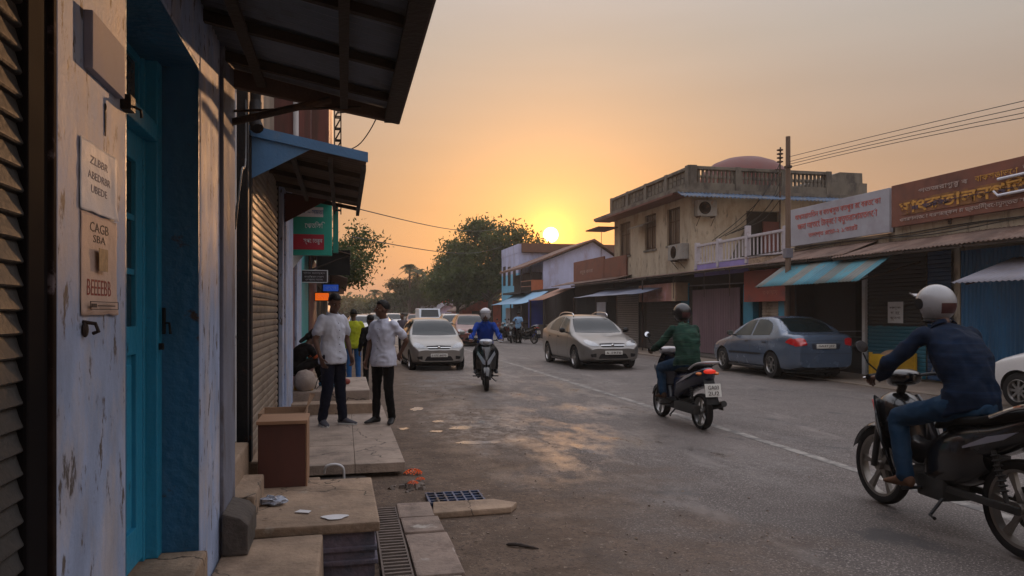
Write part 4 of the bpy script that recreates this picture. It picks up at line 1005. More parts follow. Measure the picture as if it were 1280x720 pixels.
for a_, b_ in ((862, 853), (943, 931), (983, 975)):
    g = G(); g.box(RX - .06, RX + .15, Y(a_), Y(b_), 0, 2.5 if a_ > 900 else 2.7, .008); g.obj('pillar', M_tealp, cb_)
g = G(); g.box(RX - .1, RX + .1, Y(991), Y(984), 0, 2.9, .008); g.obj('pillar', mat('brown_pillar', (.16, .09, .06), .8), cb_)
for a_, b_, z1, m_ in ((974, 954, 2.3, M_shut_warm), (852, 809, 2.5, M_shut_grey), (799, 772, 2.5, mat('shutter_pale', (.22, .20, .19), .6, metal=.1, var=.2))):
    g = G(); shutter(g, RX - .02, Y(a_), Y(b_), .05, z1, pitch=.10, amp=.02, sgn=-1); g.obj('roller_shutter', m_, cb_, smooth=True)
g = G(); g.box(RX + .2, RX + .24, 19.2, YFAR, 0, 2.6); g.obj('doorway_shade', M_dark, cb_)  # near-black sheet behind the shutters paints the doorways' shade
r = lean(cb_, 19.1, Y(735), RX, 3.14, 11.8, 3.0, M_tin_rust, seg=4); battens(r, 19.1, Y(735), RX, 3.14, 11.8, 3.0, 12)
for px in (880, 912, 803, 842):
    g = G(); y = Y(px, 11.86); g.tube([(11.86, y, 0 if px in (803,) else 2.1), (11.86, y, 2.94)], .03 if px == 803 else .014, 8); g.obj('roof_post', M_rustiron, cb_)
g = G(); g.tube([(RX - .05, Y(936), 2.55), (RX - .05, Y(850), 2.6)], .02, 6); g.obj('gate_rail', M_tin_grey, cb_)
# items on the cream building
def ac_unit(label, c, face, s=(.85, .32, .6)):
    t = thing('air_conditioner', label, 'air conditioner', c, {'x': -PI / 2, 'y': 0}[face], 'air conditioners on the cream building')
    w_, d_, h_ = s
    g = G(); g.box(-w_ / 2, w_ / 2, -d_, 0, 0, h_, .02); g.obj('casing', mat('ac_casing', (.21, .205, .195), .6, var=.2, vs=4, col3=(.2, .12, .07), s3=6, thr3=(.58, .66)), t, world=False)
    g = G(); g.lathe((-.1, -d_ - .001, h_ / 2), (0, -1, 0), [(.0, 0), (.24, 0), (.24, .012), (.21, .014), (.21, .006), (0, .006)], 28); g.obj('fan_guard', M_dark, t, world=False)
    g = G()
    for k in range(4): g.lathe((-.1, -d_ - .012, h_ / 2), (0, -1, 0), [(.05 + .05 * k - .004, 0), (.05 + .05 * k - .004, .006), (.05 + .05 * k + .004, .006), (.05 + .05 * k + .004, 0)], 28)
    g.obj('grille', M_rustiron, t, world=False)
    g = G()
    for sx_ in (-.3, .3): g.box(sx_ - .02, sx_ + .02, -d_ - .02, .0, -.05, -.005); g.tube([(sx_, -d_, -.04), (sx_, 0, -.35)], .012, 6)
    g.obj('bracket', M_rustiron, t, world=False)
ac_unit('upper air conditioner high on the near wall under the roof edge', ((X(866, YN) + X(893, YN)) / 2, YN, zz(271, 13.3, YN)), 'y', (.8, .3, .6))
ac_unit('lower air conditioner beside the white terrace railing corner', (RX, Y(852), zz(325, RX, Y(852))), 'x', (1.25, .3, .6))
t = thing('signboard', 'faded pink box sign above a grey shutter on the cream building', 'signboard', (RX - .5, Y(826), 2.1))
ybx0, ybx1 = Y(846, 12.3), Y(800, 12.3)
g = G(); g.box(12.25, 12.7, ybx0, ybx1, 2.02, 2.72, .01); g.obj('board', mat('faded_pink', (.30, .14, .12), .6, var=.25, vs=2, col2=(.35, .2, .2), s2=2), t)
for bx_ in ((12.24, 12.248, ybx0, ybx0 + .35, 2.02, 2.72), (12.24, 12.248, ybx1 - .12, ybx1, 2.02, 2.72), (12.28, 12.8, ybx0 - .02, ybx0 - .001, 2.03, 2.72)): g = G(); g.box(*bx_); g.obj('end_panel', mat('faded_cream', (.34, .25, .17), .6, var=.2), t)
text('শ্রীতবর', .2, M_pale, t, (12.24, (ybx0 + ybx1) / 2, 2.44), FACE_MX, .002, width=1.3, height=.22)
text('বাডতঙ বেজন', .2, M_pale, t, (12.24, (ybx0 + ybx1) / 2, 2.18), FACE_MX, .002, width=1.2, height=.12)
t = thing('signboard', 'red shop sign with faint writing, behind the turquoise awning', 'signboard', (12.6, Y(955), 2.0))
g = G(); g.box(12.52, 12.6, Y(981, 12.5), Y(929, 12.5), 1.92, 2.90, .01); g.obj('board', mat('sign_brick_red', (.27, .05, .035), .6, var=.25, vs=2, col2=(.17, .05, .05), s2=1.5, thr=(.5, .65)), t)
text('ডেনরুস', .2, mat('faint_pink', (.45, .16, .12), .7), t, (12.51, Y(962, 12.5), 2.42), FACE_MX, .002, width=.9, height=.18)
text('তকায়ায়', .2, mat('faint_pink', (.4, .12, .1), .7), t, (12.51, Y(962, 12.5), 2.18), FACE_MX, .002, width=.8, height=.15)
t = thing('poster', 'white notice pasted on the dark roller shutter', 'notice', (RX - .07, Y(1122), 1.5))
g = G(); y0, y1 = Y(1132), Y(1113); g.box(RX - .075, RX - .065, y0, y1, zz(404, RX, y0), zz(377, RX, y0)); g.obj('sheet', M_white, t)
zc_ = (zz(404, RX, y0) + zz(377, RX, y0)) / 2
text('ডাত্রঙ', .1, M_ink_dark, t, (RX - .078, (y0 + y1) / 2, zc_ + .10), FACE_MX, .001, width=(y1 - y0) * .75, height=.07, bold=.003)
text('ছ হে', .1, M_ink_dark, t, (RX - .078, (y0 + y1) / 2, zc_ - .02), FACE_MX, .001, width=(y1 - y0) * .6, height=.07)
text('বেতথা', .1, M_ink_dark, t, (RX - .078, (y0 + y1) / 2, zc_ - .13), FACE_MX, .001, width=(y1 - y0) * .7, height=.06)
# ---- sheds and houses further along
M_tarp = mat('blue_tarp', (.20, .36, .52), .5, var=.15, vs=1.5, bump=.3, bs=3)
M_tarp2 = mat('grey_blue_tarp', (.16, .18, .25), .5, var=.2, vs=1.5, bump=.3, bs=3)
M_orange_tin = mat('orange_brown_tin', (.24, .12, .075), .7, var=.25, vs=1)
def tarp(parent, x0, z0, x1, z1, y0, y1, m_, sag=.08, nm='awning'):
    g = G(); g.grid(lambda u, v: (x0 + (x1 - x0) * v, y0 + (y1 - y0) * u, z0 + (z1 - z0) * v - sag * math.sin(PI * v) * (.6 + .4 * math.cos(u * 12)) + .03 * noise.noise(Vector((u * 5, v * 3, y0)))), 20, 10)
    return g.obj(nm, m_, parent, smooth='all', solid=.01)
s3 = thing('shed_shop', 'brown board shed with grey blue tarp awning beside the cream building', 'shop building', (RX, 37, 0))
g = G(); g.box(RX, 19, YFAR + .1, 40.2, 0, 3.4); g.obj('wall', M_brown_in, s3)
g = G(); g.box(RX - .1, RX - .02, Y(757), Y(719), zz(353, RX, 37), zz(323, RX, 36) + .05); g.box(RX - .1, RX - .02, Y(785), Y(757.5), 3.1, 4.25); s3b = g.obj('board', M_brownboard, s3)
text('বতুর রতরা', .2, M_pale, s3, (RX - .11, Y(735), 3.75), FACE_MX, .002, width=2.2, height=.24)
tarp(s3, RX - .1, 2.75, 11.0, 2.3, Y(790, 11), Y(717, 11), M_tarp2)
r = lean(s3, Y(790), Y(705), RX + .2, 3.35, 12.0, 3.1, M_tin_rust, seg=4)
g = G()
for a_, b_ in ((798, 760), (745, 722)): g.box(RX - .03, RX - .001, Y(a_), Y(b_), .05, 2.5)
g.obj('opening_shade', M_dark, s3)  # near-black panels over the shed wall, shop shade drawn by colour
g = G(); g.box(RX - .08, RX - .04, Y(759), Y(747), .2, 2.1); g.obj('white_door', M_offwhite, s3)
g = G()
for px in (717, 745, 771): g.tube([(11.05, Y(px, 11.05), 0), (11.05, Y(px, 11.05), 2.28)], .03, 8)
g.obj('awning_post', M_rustiron, s3)
s4 = thing('shed_shop', 'open timber stall with orange brown roof and blue side board', 'shop building', (RX, 42, 0))
r = lean(s4, 40.3, 43.6, RX, 3.0, 10.95, 2.28, M_orange_tin, seg=3, pitch=.2, nm='roof')
g = G(); g.box(X(661, 43.7), X(678.5, 43.7), 43.7, 43.78, 0, 2.35); g.obj('side_board', mat('ultramarine_board', (.05, .075, .34), .6, var=.2, vs=1.5), s4)
g = G(); g.box(RX, RX + .2, 40.3, 44, 0, 3); g.obj('back_wall', M_brown_in, s4)
g = G()
for y in (40.4, 43.6): g.box(11.0, 11.1, y - .05, y + .05, 0, 2.3)
g.box(11.4, 12.6, 41, 43, .0, .85, .02); g.box(11.2, 11.9, 40.45, 40.5, .5, .58); g.obj('post', M_wooddark, s4)
s5 = thing('shed_shop', 'small stall under a sagging light blue tarp', 'shop building', (RX, 50, 0))
tarp(s5, RX, 2.95, 10.95, 2.12, 45.8, 55.5, M_tarp, .12, 'awning')
g = G(); g.box(RX, RX + .2, 44.1, 56, 0, 3.1); g.obj('back_wall', M_brown_in, s5)
g = G()
for y in (45.9, 49, 52, 55.4): g.box(11.0, 11.08, y - .04, y + .04, 0, 2.12)
g.obj('post', M_wooddark, s5)
g = G(); g.box(12.0, 12.7, 53.5, 55, 0, 1.9); g.obj('white_partition', M_offwhite, s5)
# gabled lavender house
YG = 50.0
h1 = thing('house', 'lavender gabled house with orange balcony panel beyond the sheds', 'building', (RX, YG, 0))
xa, xb, xc, xd = X(651, YG), X(679, YG), X(741, YG), X(790, YG)
zpk, zl, zr = zz(301, xc, YG), zz(336, xa, YG), zz(336, xd, YG)
g = G(); zc0 = zl + (zpk - zl) * (xb - xa) / (xc - xa)
g.prism([(xb, YG, 0), (xd, YG, 0), (xd, YG, zr), (xc, YG, zpk - .1), (xb, YG, zc0 - .1)], (0, 7, 0)); g.obj('wall', M_lav2, h1)
g = G(); g.prism([(xa, YG - .35, zl - .02), (xc, YG - .35, zpk), (xc, YG - .35, zpk + .12), (xa, YG - .35, zl + .12)], (0, 7.6, 0)); g.prism([(xc, YG - .35, zpk), (xd + .6, YG - .35, zr - .2), (xd + .6, YG - .35, zr - .06), (xc, YG - .35, zpk + .12)], (0, 7.6, 0)); g.obj('roof', mat('tile_brown', (.13, .07, .05), .8, var=.3, vs=4), h1)
g = G(); g.box(xa, xb - .01, YG, YG + 6, 2.9, 3.05); g.box(xa + .9, xb - .01, YG + .3, YG + 6, 3.05, 4.4); g.box(xa, xa + .1, YG, YG + .1, 3.05, zl); g.box(xa + .7, xa + .8, YG, YG + .1, 3.05, zl + .2); h1b = g.obj('balcony', M_brown_in, h1)
g = G(); g.box(xa + .75, xb - .02, YG - .02, YG + .03, 3.05, 3.85); g.obj('balcony_panel', mat('orange_panel', (.34, .10, .04), .7, var=.2), h1b)
g = G(); g.tube([(xa, YG, 3.7), (xa + .75, YG, 3.8)], .04, 6); g.tube([(xa, YG, 3.35), (xa + .75, YG, 3.4)], .03, 6); g.obj('rail', M_orange_tin, h1b)
# blue and lavender two-storey house
YB = 57.5; x0 = X(648, YB)
h2 = thing('house', 'two storey house painted pale lavender above and sky blue below', 'building', (x0, YB, 0))
ztop = zz(304, x0, YB); zmid = zz(341, x0, YB); y1 = Y(627, x0)
g = G(); g.box(x0, x0 + 9, YB, y1, zmid, ztop - .75); g.box(x0 - .02, x0 + .25, YB, y1, ztop - .76, ztop - .05); g.obj('upper_wall', M_lav2, h2)
g = G(); g.box(x0 + .002, x0 + 8.9, YB + .002, y1, 0, zmid); g.obj('lower_wall', mat('sky_blue_plaster', (.15, .42, .62), .75, var=.12, vs=1), h2)
g = G(); g.box(x0 + .26, x0 + 9.3, YB - .25, y1 + .2, ztop - .72, ztop); g.obj('roof', mat('brown_fascia', (.14, .07, .045), .8, var=.2), h2)
for k in range(3):
    ya_ = YB + (y1 - YB) * (.14 + .30 * k); g = G(); g.box(x0 - .03, x0 + .02, ya_, ya_ + (y1 - YB) * .15, zz(357, x0, ya_), zz(333, x0, ya_)); g.obj('window', M_frame_br, h2)
# far houses
def simple_house(label, xa, xb, ya, yb, z1, m_, rise, mroof, ridge='y', wn=()):
    t = thing('house', label, 'building', ((xa + xb) / 2, ya, 0))
    g = G(); g.box(xa, xb, ya, yb, 0, z1); 
    if rise: g.prism([(xa, ya, z1), (xb, ya, z1), ((xa + xb) / 2, ya, z1 + rise - .1)] if ridge == 'y' else [(xa, ya, z1), (xa, yb, z1), (xa, (ya + yb) / 2, z1 + rise - .1)], (0, yb - ya, 0) if ridge == 'y' else (xb - xa, 0, 0))
    g.obj('wall', m_, t)
    g = G()
    if rise:
        m = (xa + xb) / 2
        g.prism([(xa - .5, ya - .4, z1 - .3), (m, ya - .4, z1 + rise), (m, ya - .4, z1 + rise + .15), (xa - .5, ya - .4, z1 - .15)], (0, yb - ya + .8, 0)); g.prism([(m, ya - .4, z1 + rise), (xb + .5, ya - .4, z1 - .3), (xb + .5, ya - .4, z1 - .15), (m, ya - .4, z1 + rise + .15)], (0, yb - ya + .8, 0))
    else: g.box(xa - .2, xb + .2, ya - .2, yb + .2, z1, z1 + .2)
    g.obj('roof', mroof, t)
    for (u, z0_, w_, h_) in wn:
        g = G(); g.box(xa + u, xa + u + w_, ya - .05, ya + .05, z0_, z0_ + h_); g.obj('window', M_frame_br, t)
    return t
simple_house('low red walled house with a tin roof left of the sky blue house', X(578, 76), X(640, 76), 76, 84, 1.9, M_redwood, 1.3, M_tin_rust, wn=((1.0, .6, 1.1, 1.1),))
simple_house('pale building with a small red panel behind the trees', X(535, 100), X(566, 100), 100, 110, 4.8, M_offwhite, 0, M_parapet, wn=((1, 3.2, .6, 1.0), (2.2, 3.2, .6, 1.0), (.6, .3, 1.2, 1.8)))
simple_house('small grey roofed house in front of the pale building', X(548, 88), X(572, 88), 88, 95, 1.7, M_lav2, .9, M_tin_grey, wn=((.8, .3, .9, 1.2),))
g = G(); xr = X(557, 99.6); g.box(xr - .5, xr + .5, 99.4, 99.8, 2.6, 4.2, .02)
solo(g, 'hoarding', mat('hoarding_red', (.5, .08, .04), .6), 'small bright red hoarding in front of the pale building', 'hoarding', loc=(xr, 99.6, 2.6))
# ---- utility pole and wires
up = thing('utility_pole', 'tall bare concrete utility pole in front of the white signboard', 'utility pole', (11.6, Y(985, 11.6), 0))
yp = Y(985, 11.6); g = G(); g.tube([(11.6, yp, 0), (11.6, yp, 6.3)], [.085, .06], 12); g.obj('pole', mat('pole_brown', (.13, .085, .06), .85, var=.25, vs=4, stretch=(1, 1, .2)), up, smooth=True)
g = G(); g.box(11.53, 11.67, yp - .08, yp + .08, 5.45, 5.52, .006); g.obj('bracket', M_rustiron, up)
g = G(); g.box(11.5, 11.7, yp - .08, yp + .08, 3.05, 3.3, .01); g.obj('junction_box', M_tin_grey, up)
for k, (yend, zst) in enumerate(((126, 5.75), (134, 5.62), (141, 5.55), (147, 5.47))):
    ze = zz(yend, 11.6, lane(1280, 11.6)); y1_ = lane(1280, 11.6)
    dz = (ze - zst) / (y1_ - yp)
    g = G(); pts = []
    for i in range(25):
        t = i / 24; y = yp + (-18 - yp) * t
        # parabola through pole, pixel 1280 and the next pole behind
        a1 = (y - yp) * dz; sag = -.0009 * (k + 1) * (y - yp) * (y - y1_)
        pts.append((11.6, y, zst + a1 - sag * -1))
    g.tube(pts, .0075, 5); solo(g, 'overhead_wire', M_cable, ('topmost', 'second', 'third', 'lowest')[k] + ' of four overhead wires from the tall pole', 'wire', 'overhead wires on the right', loc=(11.6, yp, zst))
for (a_, b_, lab) in (((.2, 20, zz(259, .2, 20)), (12.8, 58, zz(283, 12.8, 58)), 'upper thin wire crossing the sky over the street'), ((.2, 20, zz(296, .2, 20)), (12.8, 60, zz(308, 12.8, 60)), 'lower thin wire crossing the sky over the street')):
    g = G(); A, B = Vector(a_), Vector(b_); g.tube([A.lerp(B, i / 16) - Vector((0, 0, .5 * math.sin(PI * i / 16))) for i in range(17)], .014, 4)
    solo(g, 'overhead_wire', M_cable, lab, 'wire', 'thin wires across the street', loc=a_)
# insulator mast on the cream building
xm = X(975, YN - .5); ym = YN - .5
g = G(); g.tube([(xm, ym, 3.2), (xm, ym, 7.2), (xm + .02, ym, 7.9)], .03, 8)
for z in (7.3, 7.45, 7.6, 7.75): g.lathe((xm, ym, z), (0, 0, 1), [(.03, 0), (.12, .03), (.12, .06), (.03, .09)], 12)
g.tube([(xm - .2, ym, 7.05), (xm + .2, ym, 7.05)], .02, 6)
solo(g, 'insulator_mast', M_rustiron, 'thin iron mast with stacked insulators rising over the parapet', 'mast', loc=(xm, ym, 3.2), smooth=True)
for k in range(5):
    g = G(); A = Vector((xm, ym - .02, 7.3 - .35 * k)); B = Vector((X(890 + 8 * k, YN - .1), YN - .12, 4.3 + .1 * k)); rr_ = random.Random(k)
    g.tube(catmull([A, A.lerp(B, .3) + Vector((rr_.uniform(-.2, .2), 0, -.35)), A.lerp(B, .65) + Vector((rr_.uniform(-.2, .2), 0, -.25)), B], 8), .016, 5)
    solo(g, 'service_cable', M_cable, ('first', 'second', 'third', 'fourth', 'fifth')[k] + ' from the top of the drooping cables on the mast', 'cable', 'drooping cables by the terrace', loc=A)
# leaning thin pole by the gabled house
g = G(); g.tube([(X(745, 47), 47, 3.3), (X(752, 46.5), 46.5, 5.2)], .04, 6); g.tube([(X(751, 47), 47, 4), (X(752, 47), 47, 7.3)], .02, 6)
solo(g, 'antenna_pole', M_rustiron, 'thin leaning pole against the gabled house', 'pole', loc=(X(745, 47), 47, 3.3))
# lattice mast over the left shops
g = G(); xm, ym = -.10, 12.4; q = .05
for sx_ in (-q, q):
    for sy in (-q, q): g.box(xm + sx_ - .009, xm + sx_ + .009, ym + sy - .009, ym + sy + .009, 3.2, 5.25)
for k in range(11):
    z = 3.25 + k * .19
    for s_ in (-q, q): g.box(xm - q, xm + q, ym + s_ - .007, ym + s_ + .007, z, z + .02); g.tube([(xm - q, ym + s_, z), (xm + q, ym + s_, z + .19)], .006, 4)
g.tube([(xm, ym, 4.85), (xm + .35, ym, 4.9), (xm + .42, ym, 4.98)], .012, 5); g.tube([(-.25, ym, 4.2), (xm, ym, 4.2)], .02, 6)
solo(g, 'lattice_mast', M_blackpaint, 'small black lattice mast sticking up beside the dark red storey', 'mast', loc=(xm, ym, 3.2))
g = G(); g.tube(catmull([(.02 - .1, 12.4, 4.2), (.25, 11.6, 4.2), (.5, 10.6, 4.5), (.34, 8.5, 4.4), (.25, 4.62, 2.85)], 8), .009, 5); solo(g, 'loose_cable', M_cable, 'loose black cable looping from the mast to the near awning', 'cable', loc=(.0, 12.4, 4.2))
g = G(); g.tube(catmull([(-.79, 6.3, 3.5), (-.74, 6.0, 3.45), (-.69, 5.6, 2.7), (-.64, 5.0, 2.5), (-.64, 4.7, 2.1)], 6), .008, 5); solo(g, 'loose_cable', M_cable, 'black cable drooping in the recess behind the lavender column', 'cable', loc=(-.79, 6.3, 3.5))
# yellow crate on the footpath
t = thing('crate', 'yellow plastic crate with a brown sack beside the dark shutter', 'crate', (12.35, 14.7, 0.04))
g = G(); cx, cy = 12.35, 14.7
for x_, y_ in ((cx - .3, cy - .35), (cx + .3, cy - .35), (cx - .3, cy + .35), (cx + .3, cy + .35)): g.box(x_ - .03, x_ + .03, y_ - .03, y_ + .03, 0, .66)
g.box(cx - .3, cx + .3, cy - .36, cy - .34, .1, .62, .01); g.box(cx - .3, cx + .3, cy + .34, cy + .36, .1, .62, .01); g.box(cx - .32, cx - .30, cy - .35, cy + .35, .1, .62, .01); g.box(cx + .30, cx + .32, cy - .35, cy + .35, .1, .62, .01); g.box(cx - .3, cx + .3, cy - .35, cy + .35, .08, .12)
g.obj('body', M_yellow, t)
g = G(); g.ball((cx, cy, .55), (.25, .3, .18), 16, 10); g.obj('sack', M_card, t, smooth='all')
g = G(); g.box(10.9, 12.75, -9, 45, .0, .035); tag(g.obj('pavement', M_dirt), kind='structure')
# ================================================================== TREES
def foliage_mat(name, base, tip):
    m = bpy.data.materials.new(name); m.use_nodes = True; nt = m.node_tree; L = nt.links.new; b = nt.nodes['Principled BSDF']
    tc = _n(nt, 'ShaderNodeTexCoord'); no = _n(nt, 'ShaderNodeTexNoise'); no.inputs['Scale'].default_value = 1.3; no.inputs['Detail'].default_value = 5; L(tc.outputs['Object'], no.inputs['Vector'])
    cr = _n(nt, 'ShaderNodeValToRGB'); L(no.outputs['Fac'], cr.inputs[0]); e = cr.color_ramp.elements
    e[0].position = .38; e[0].color = c3(base); e[1].position = .62; e[1].color = c3(tip)
    L(cr.outputs[0], b.inputs['Base Color']); b.inputs['Roughness'].default_value = .6; b.inputs['Specular IOR Level'].default_value = .3
    tr = _n(nt, 'ShaderNodeBsdfTranslucent'); L(cr.outputs[0], tr.inputs['Color'])
    mx = _n(nt, 'ShaderNodeMixShader'); mx.inputs[0].default_value = .35
    out = nt.nodes['Material Output']; L(b.outputs[0], mx.inputs[1]); L(tr.outputs[0], mx.inputs[2]); L(mx.outputs[0], out.inputs[0])
    return m
M_leaf = foliage_mat('leaf_green', (.035, .055, .015), (.085, .11, .03))
M_leaf2 = foliage_mat('leaf_dark', (.03, .045, .018), (.06, .08, .028))
M_bark = mat('bark', (.06, .045, .035), .9, var=.4, vs=6, bump=.6, bs=20)
def tree(x, y, h, spread, trunk_h, n_limbs, n_leaf, leaf, label, seed, squash=.75, m_=None, name='tree', low=.35, lean_=(0, 0), group=None):
    rg = random.Random(seed)
    t = thing(name, label, 'tree', (x, y, 0), group=group)
    g = G(); tips = []
    top = Vector((lean_[0] * .4, lean_[1] * .4, trunk_h)); r0 = .035 * h
    g.tube([(0, 0, -.1), (top.x * .4, top.y * .4, trunk_h * .5), top], [r0, r0 * .8, r0 * .65], 10)
    def grow(p, d, ln, r, lev):
        q = p + d * ln + Vector((rg.uniform(-.1, .1), rg.uniform(-.1, .1), rg.uniform(0, .12))) * ln
        mid = p.lerp(q, .5) + Vector((rg.uniform(-.08, .08), rg.uniform(-.08, .08), .05)) * ln
        g.tube([p, mid, q], [r, r * .8, r * .55], 6 if lev < 2 else 4, caps=False)
        tips.append((q, lev))
        if lev >= 3: return
        for k in range(rg.choice((2, 3, 3))):
            a = rg.uniform(0, 2 * PI); s_ = rg.uniform(.5, .95)
            dd = (d + Vector((math.cos(a) * s_, math.sin(a) * s_, rg.uniform(-.35, .4)))).normalized()
            grow(q, dd, ln * rg.uniform(.58, .8), r * .5, lev + 1)
    for k in range(n_limbs):
        a = 2 * PI * k / n_limbs + rg.uniform(-.4, .4); el = rg.uniform(low, 1.25)
        d = Vector((math.cos(a) * math.cos(el), math.sin(a) * math.cos(el), math.sin(el) * squash + .12)).normalized()
        grow(top - Vector((0, 0, rg.uniform(0, trunk_h * .25))), d, spread * rg.uniform(.36, .55), r0 * .4, 0)
    # scale tips into the requested height and spread
    g.obj('trunk', M_bark, t, world=False, smooth=True)
    g = G(); bm = g.bm
    cl = [q for q, lev in tips if lev >= 1]
    per = max(8, n_leaf // len(cl))
    for q in cl:
        cr_ = spread * rg.uniform(.09, .19)
        for i in range(per):
            v = Vector((rg.gauss(0, 1), rg.gauss(0, 1), rg.gauss(0, .75)))
            v *= cr_ * .62
            p = q + v
            n_ = Vector((rg.gauss(0, 1), rg.gauss(0, 1), rg.gauss(.5, .8))).normalized()
            u = n_.orthogonal().normalized(); u = Quaternion(n_, rg.uniform(0, 6.28)) @ u; w_ = n_.cross(u)
            s_ = leaf * rg.uniform(.6, 1.3)
            a1 = bm.verts.new(p - u * s_); a2 = bm.verts.new(p + w_ * s_ * .42 + n_ * s_ * .12); a3 = bm.verts.new(p + u * s_); a4 = bm.verts.new(p - w_ * s_ * .42 + n_ * s_ * .12)
            bm.faces.new((a1, a2, a3, a4))
    g.obj('crown', m_ or M_leaf, t, world=False, fixn=False)
    return t
def place(px, zc): return gp(px, zc)
x, y = place(613, 72)
tree(x, y, 9, 5.9, 3.4, 10, 26000, .19, 'big broad leafy tree silhouetted beside the setting sun', 4, low=.1)
x, y = place(572, 76)
tree(x, y, 7.0, 3.5, 2.4, 8, 12000, .17, 'lower leafy tree leaning left beside the big tree', 9, low=.0)
x, y = place(437, 30)
tree(-1.9, y, 5.6, 2.7, 2.9, 9, 12000, .09, 'leafy tree rising behind the green shop sign', 15, low=.1)
x, y = place(515, 100)
tree(x, y, 6.5, 3.6, 2.2, 8, 8000, .2, 'middle round tree right of the hazy treeline', 23, low=.0, m_=M_leaf2)
x, y = place(540, 108)
tree(x, y, 6.5, 3.8, 2.2, 8, 8000, .2, 'tree standing behind the pale building', 24, low=.0, m_=M_leaf2)
x, y = place(488, 112)
tree(x, y, 6.0, 2.9, 1.8, 8, 7000, .25, 'round tree over the parked cars at the street end', 27, low=.0, m_=M_leaf2)
# palms poking out above the treeline
def palm(px, zc, h, label, seed):
    x, y = place(px, zc); rg = random.Random(seed); t = thing('palm_tree', label, 'palm tree', (x, y, 0))
    g = G(); g.tube([(0, 0, 0), (.15, 0, h * .5), (.1, 0, h)], [.2, .15, .12], 8); g.obj('trunk', M_bark, t, world=False)
    g = G()
    for k in range(16):
        a = 2 * PI * k / 16 + rg.uniform(-.2, .2); el = rg.uniform(-.1, 1.2); L_ = rg.uniform(1.6, 2.3)
        pts = []
        for i in range(9):
            s_ = i / 8 * L_; pts.append(Vector((math.cos(a) * s_ * math.cos(el), math.sin(a) * s_ * math.cos(el), h + s_ * math.sin(el) - .35 * s_ * s_)) + Vector((.1, 0, 0)))
        for i in range(8):
            p, q = pts[i], pts[i + 1]; d = (q - p).normalized(); sd = d.cross(Vector((0, 0, 1))).normalized(); wl = .5 * (1 - abs(i / 8 - .4))
            for s_ in (-1, 1):
                for jj in (0, .5):
                    o_ = p.lerp(q, jj); g.quad([o_, o_ + d * .1, o_ + sd * s_ * wl + d * .2 - Vector((0, 0, .25 * wl)), o_ + sd * s_ * wl * .9 + d * .12 - Vector((0, 0, .25 * wl))])
    g.obj('crown', M_leaf2, t, world=False, fixn=False)
palm(511, 96, 7.2, 'taller palm poking above the middle trees', 3); palm(521, 99, 6.9, 'shorter palm just right of the taller palm', 4); palm(468, 118, 4.6, 'palm low over the far left treeline', 5)
# far treeline: reads as one mass
g = G(); rg = random.Random(77)
for k in range(46):
    px = 415 + 190 * (k / 46); zc = rg.uniform(135, 175); cx, cy = place(px, zc)
    hh = 3.7 + 1.5 * noise.noise(Vector((k * .37, 0, 0))) + rg.uniform(-.5, .6); 
    if px > 520: hh += 1.5
    for c_ in range(11):
        c = Vector((cx + rg.uniform(-3, 3), cy + rg.uniform(-3, 3), hh * rg.uniform(.15, .85))); r_ = rg.uniform(1.0, 1.9)
        for i in range(110):
            p = c + Vector((rg.gauss(0, 1), rg.gauss(0, 1), rg.gauss(0, .8))) * r_ * .6
            if p.z < .1: continue
            n_ = Vector((rg.gauss(0, 1), rg.gauss(0, 1), rg.gauss(.4, .8))).normalized(); u = n_.orthogonal().normalized(); w_ = n_.cross(u); s_ = rg.uniform(.28, .55)
            g.bm.faces.new([g.bm.verts.new(p - u * s_), g.bm.verts.new(p + w_ * s_ * .5), g.bm.verts.new(p + u * s_), g.bm.verts.new(p - w_ * s_ * .5)])
tl = g.obj('treeline', M_leaf2, fixn=False); tag(tl, 'hazy mass of far trees closing the street', 'treeline', kind='stuff')
# bank of ground under the treeline so that the street closes
g = G(); g.grid(lambda u, v: (-60 + 260 * u, 178 + 40 * v, 3.4 * math.sin(PI * v) * (.75 + .5 * noise.noise(Vector((u * 22, v * 2, 3)))) - .1), 90, 8); hl = g.obj('hill', M_leaf2, smooth='all'); tag(hl, kind='structure')
# ================================================================== CARS
M_tyre = mat('tyre_rubber', (.010, .009, .009), .85, spec=.25, var=.3, vs=9, bump=.2)
M_rim = mat('alloy_rim', (.30, .29, .28), .35, metal=.9, var=.1)
M_blackpl = mat('black_plastic', (.007, .007, .008), .5, spec=.3, var=.2, vs=9)
M_chrome = mat('chrome', (.6, .6, .6), .12, metal=1, var=.05)
M_lamp = mat('lamp_glass', (.24, .25, .26), .08, metal=.35, spec=.9, var=.3, vs=30, coat=.8)
M_tail = mat('tail_lamp_red', (.42, .008, .01), .15, spec=.8, var=.2, vs=20, coat=.8)
M_carglass = mat('car_glass', (.008, .013, .014), .05, spec=.36, var=.1, rvar=.01)
M_plate = mat('number_plate', (.55, .54, .50), .5, var=.1)
M_well = mat('wheel_well', (.008, .008, .008), .9)
def car_paint(nm, col, metal=.55, rough=.32):
    return mat('paint_' + nm, col, rough, metal=metal, coat=.55, var=.06, vs=3, rvar=.04)
def tabify(tab, s=1): return [(a * s, b) for a, b in tab]
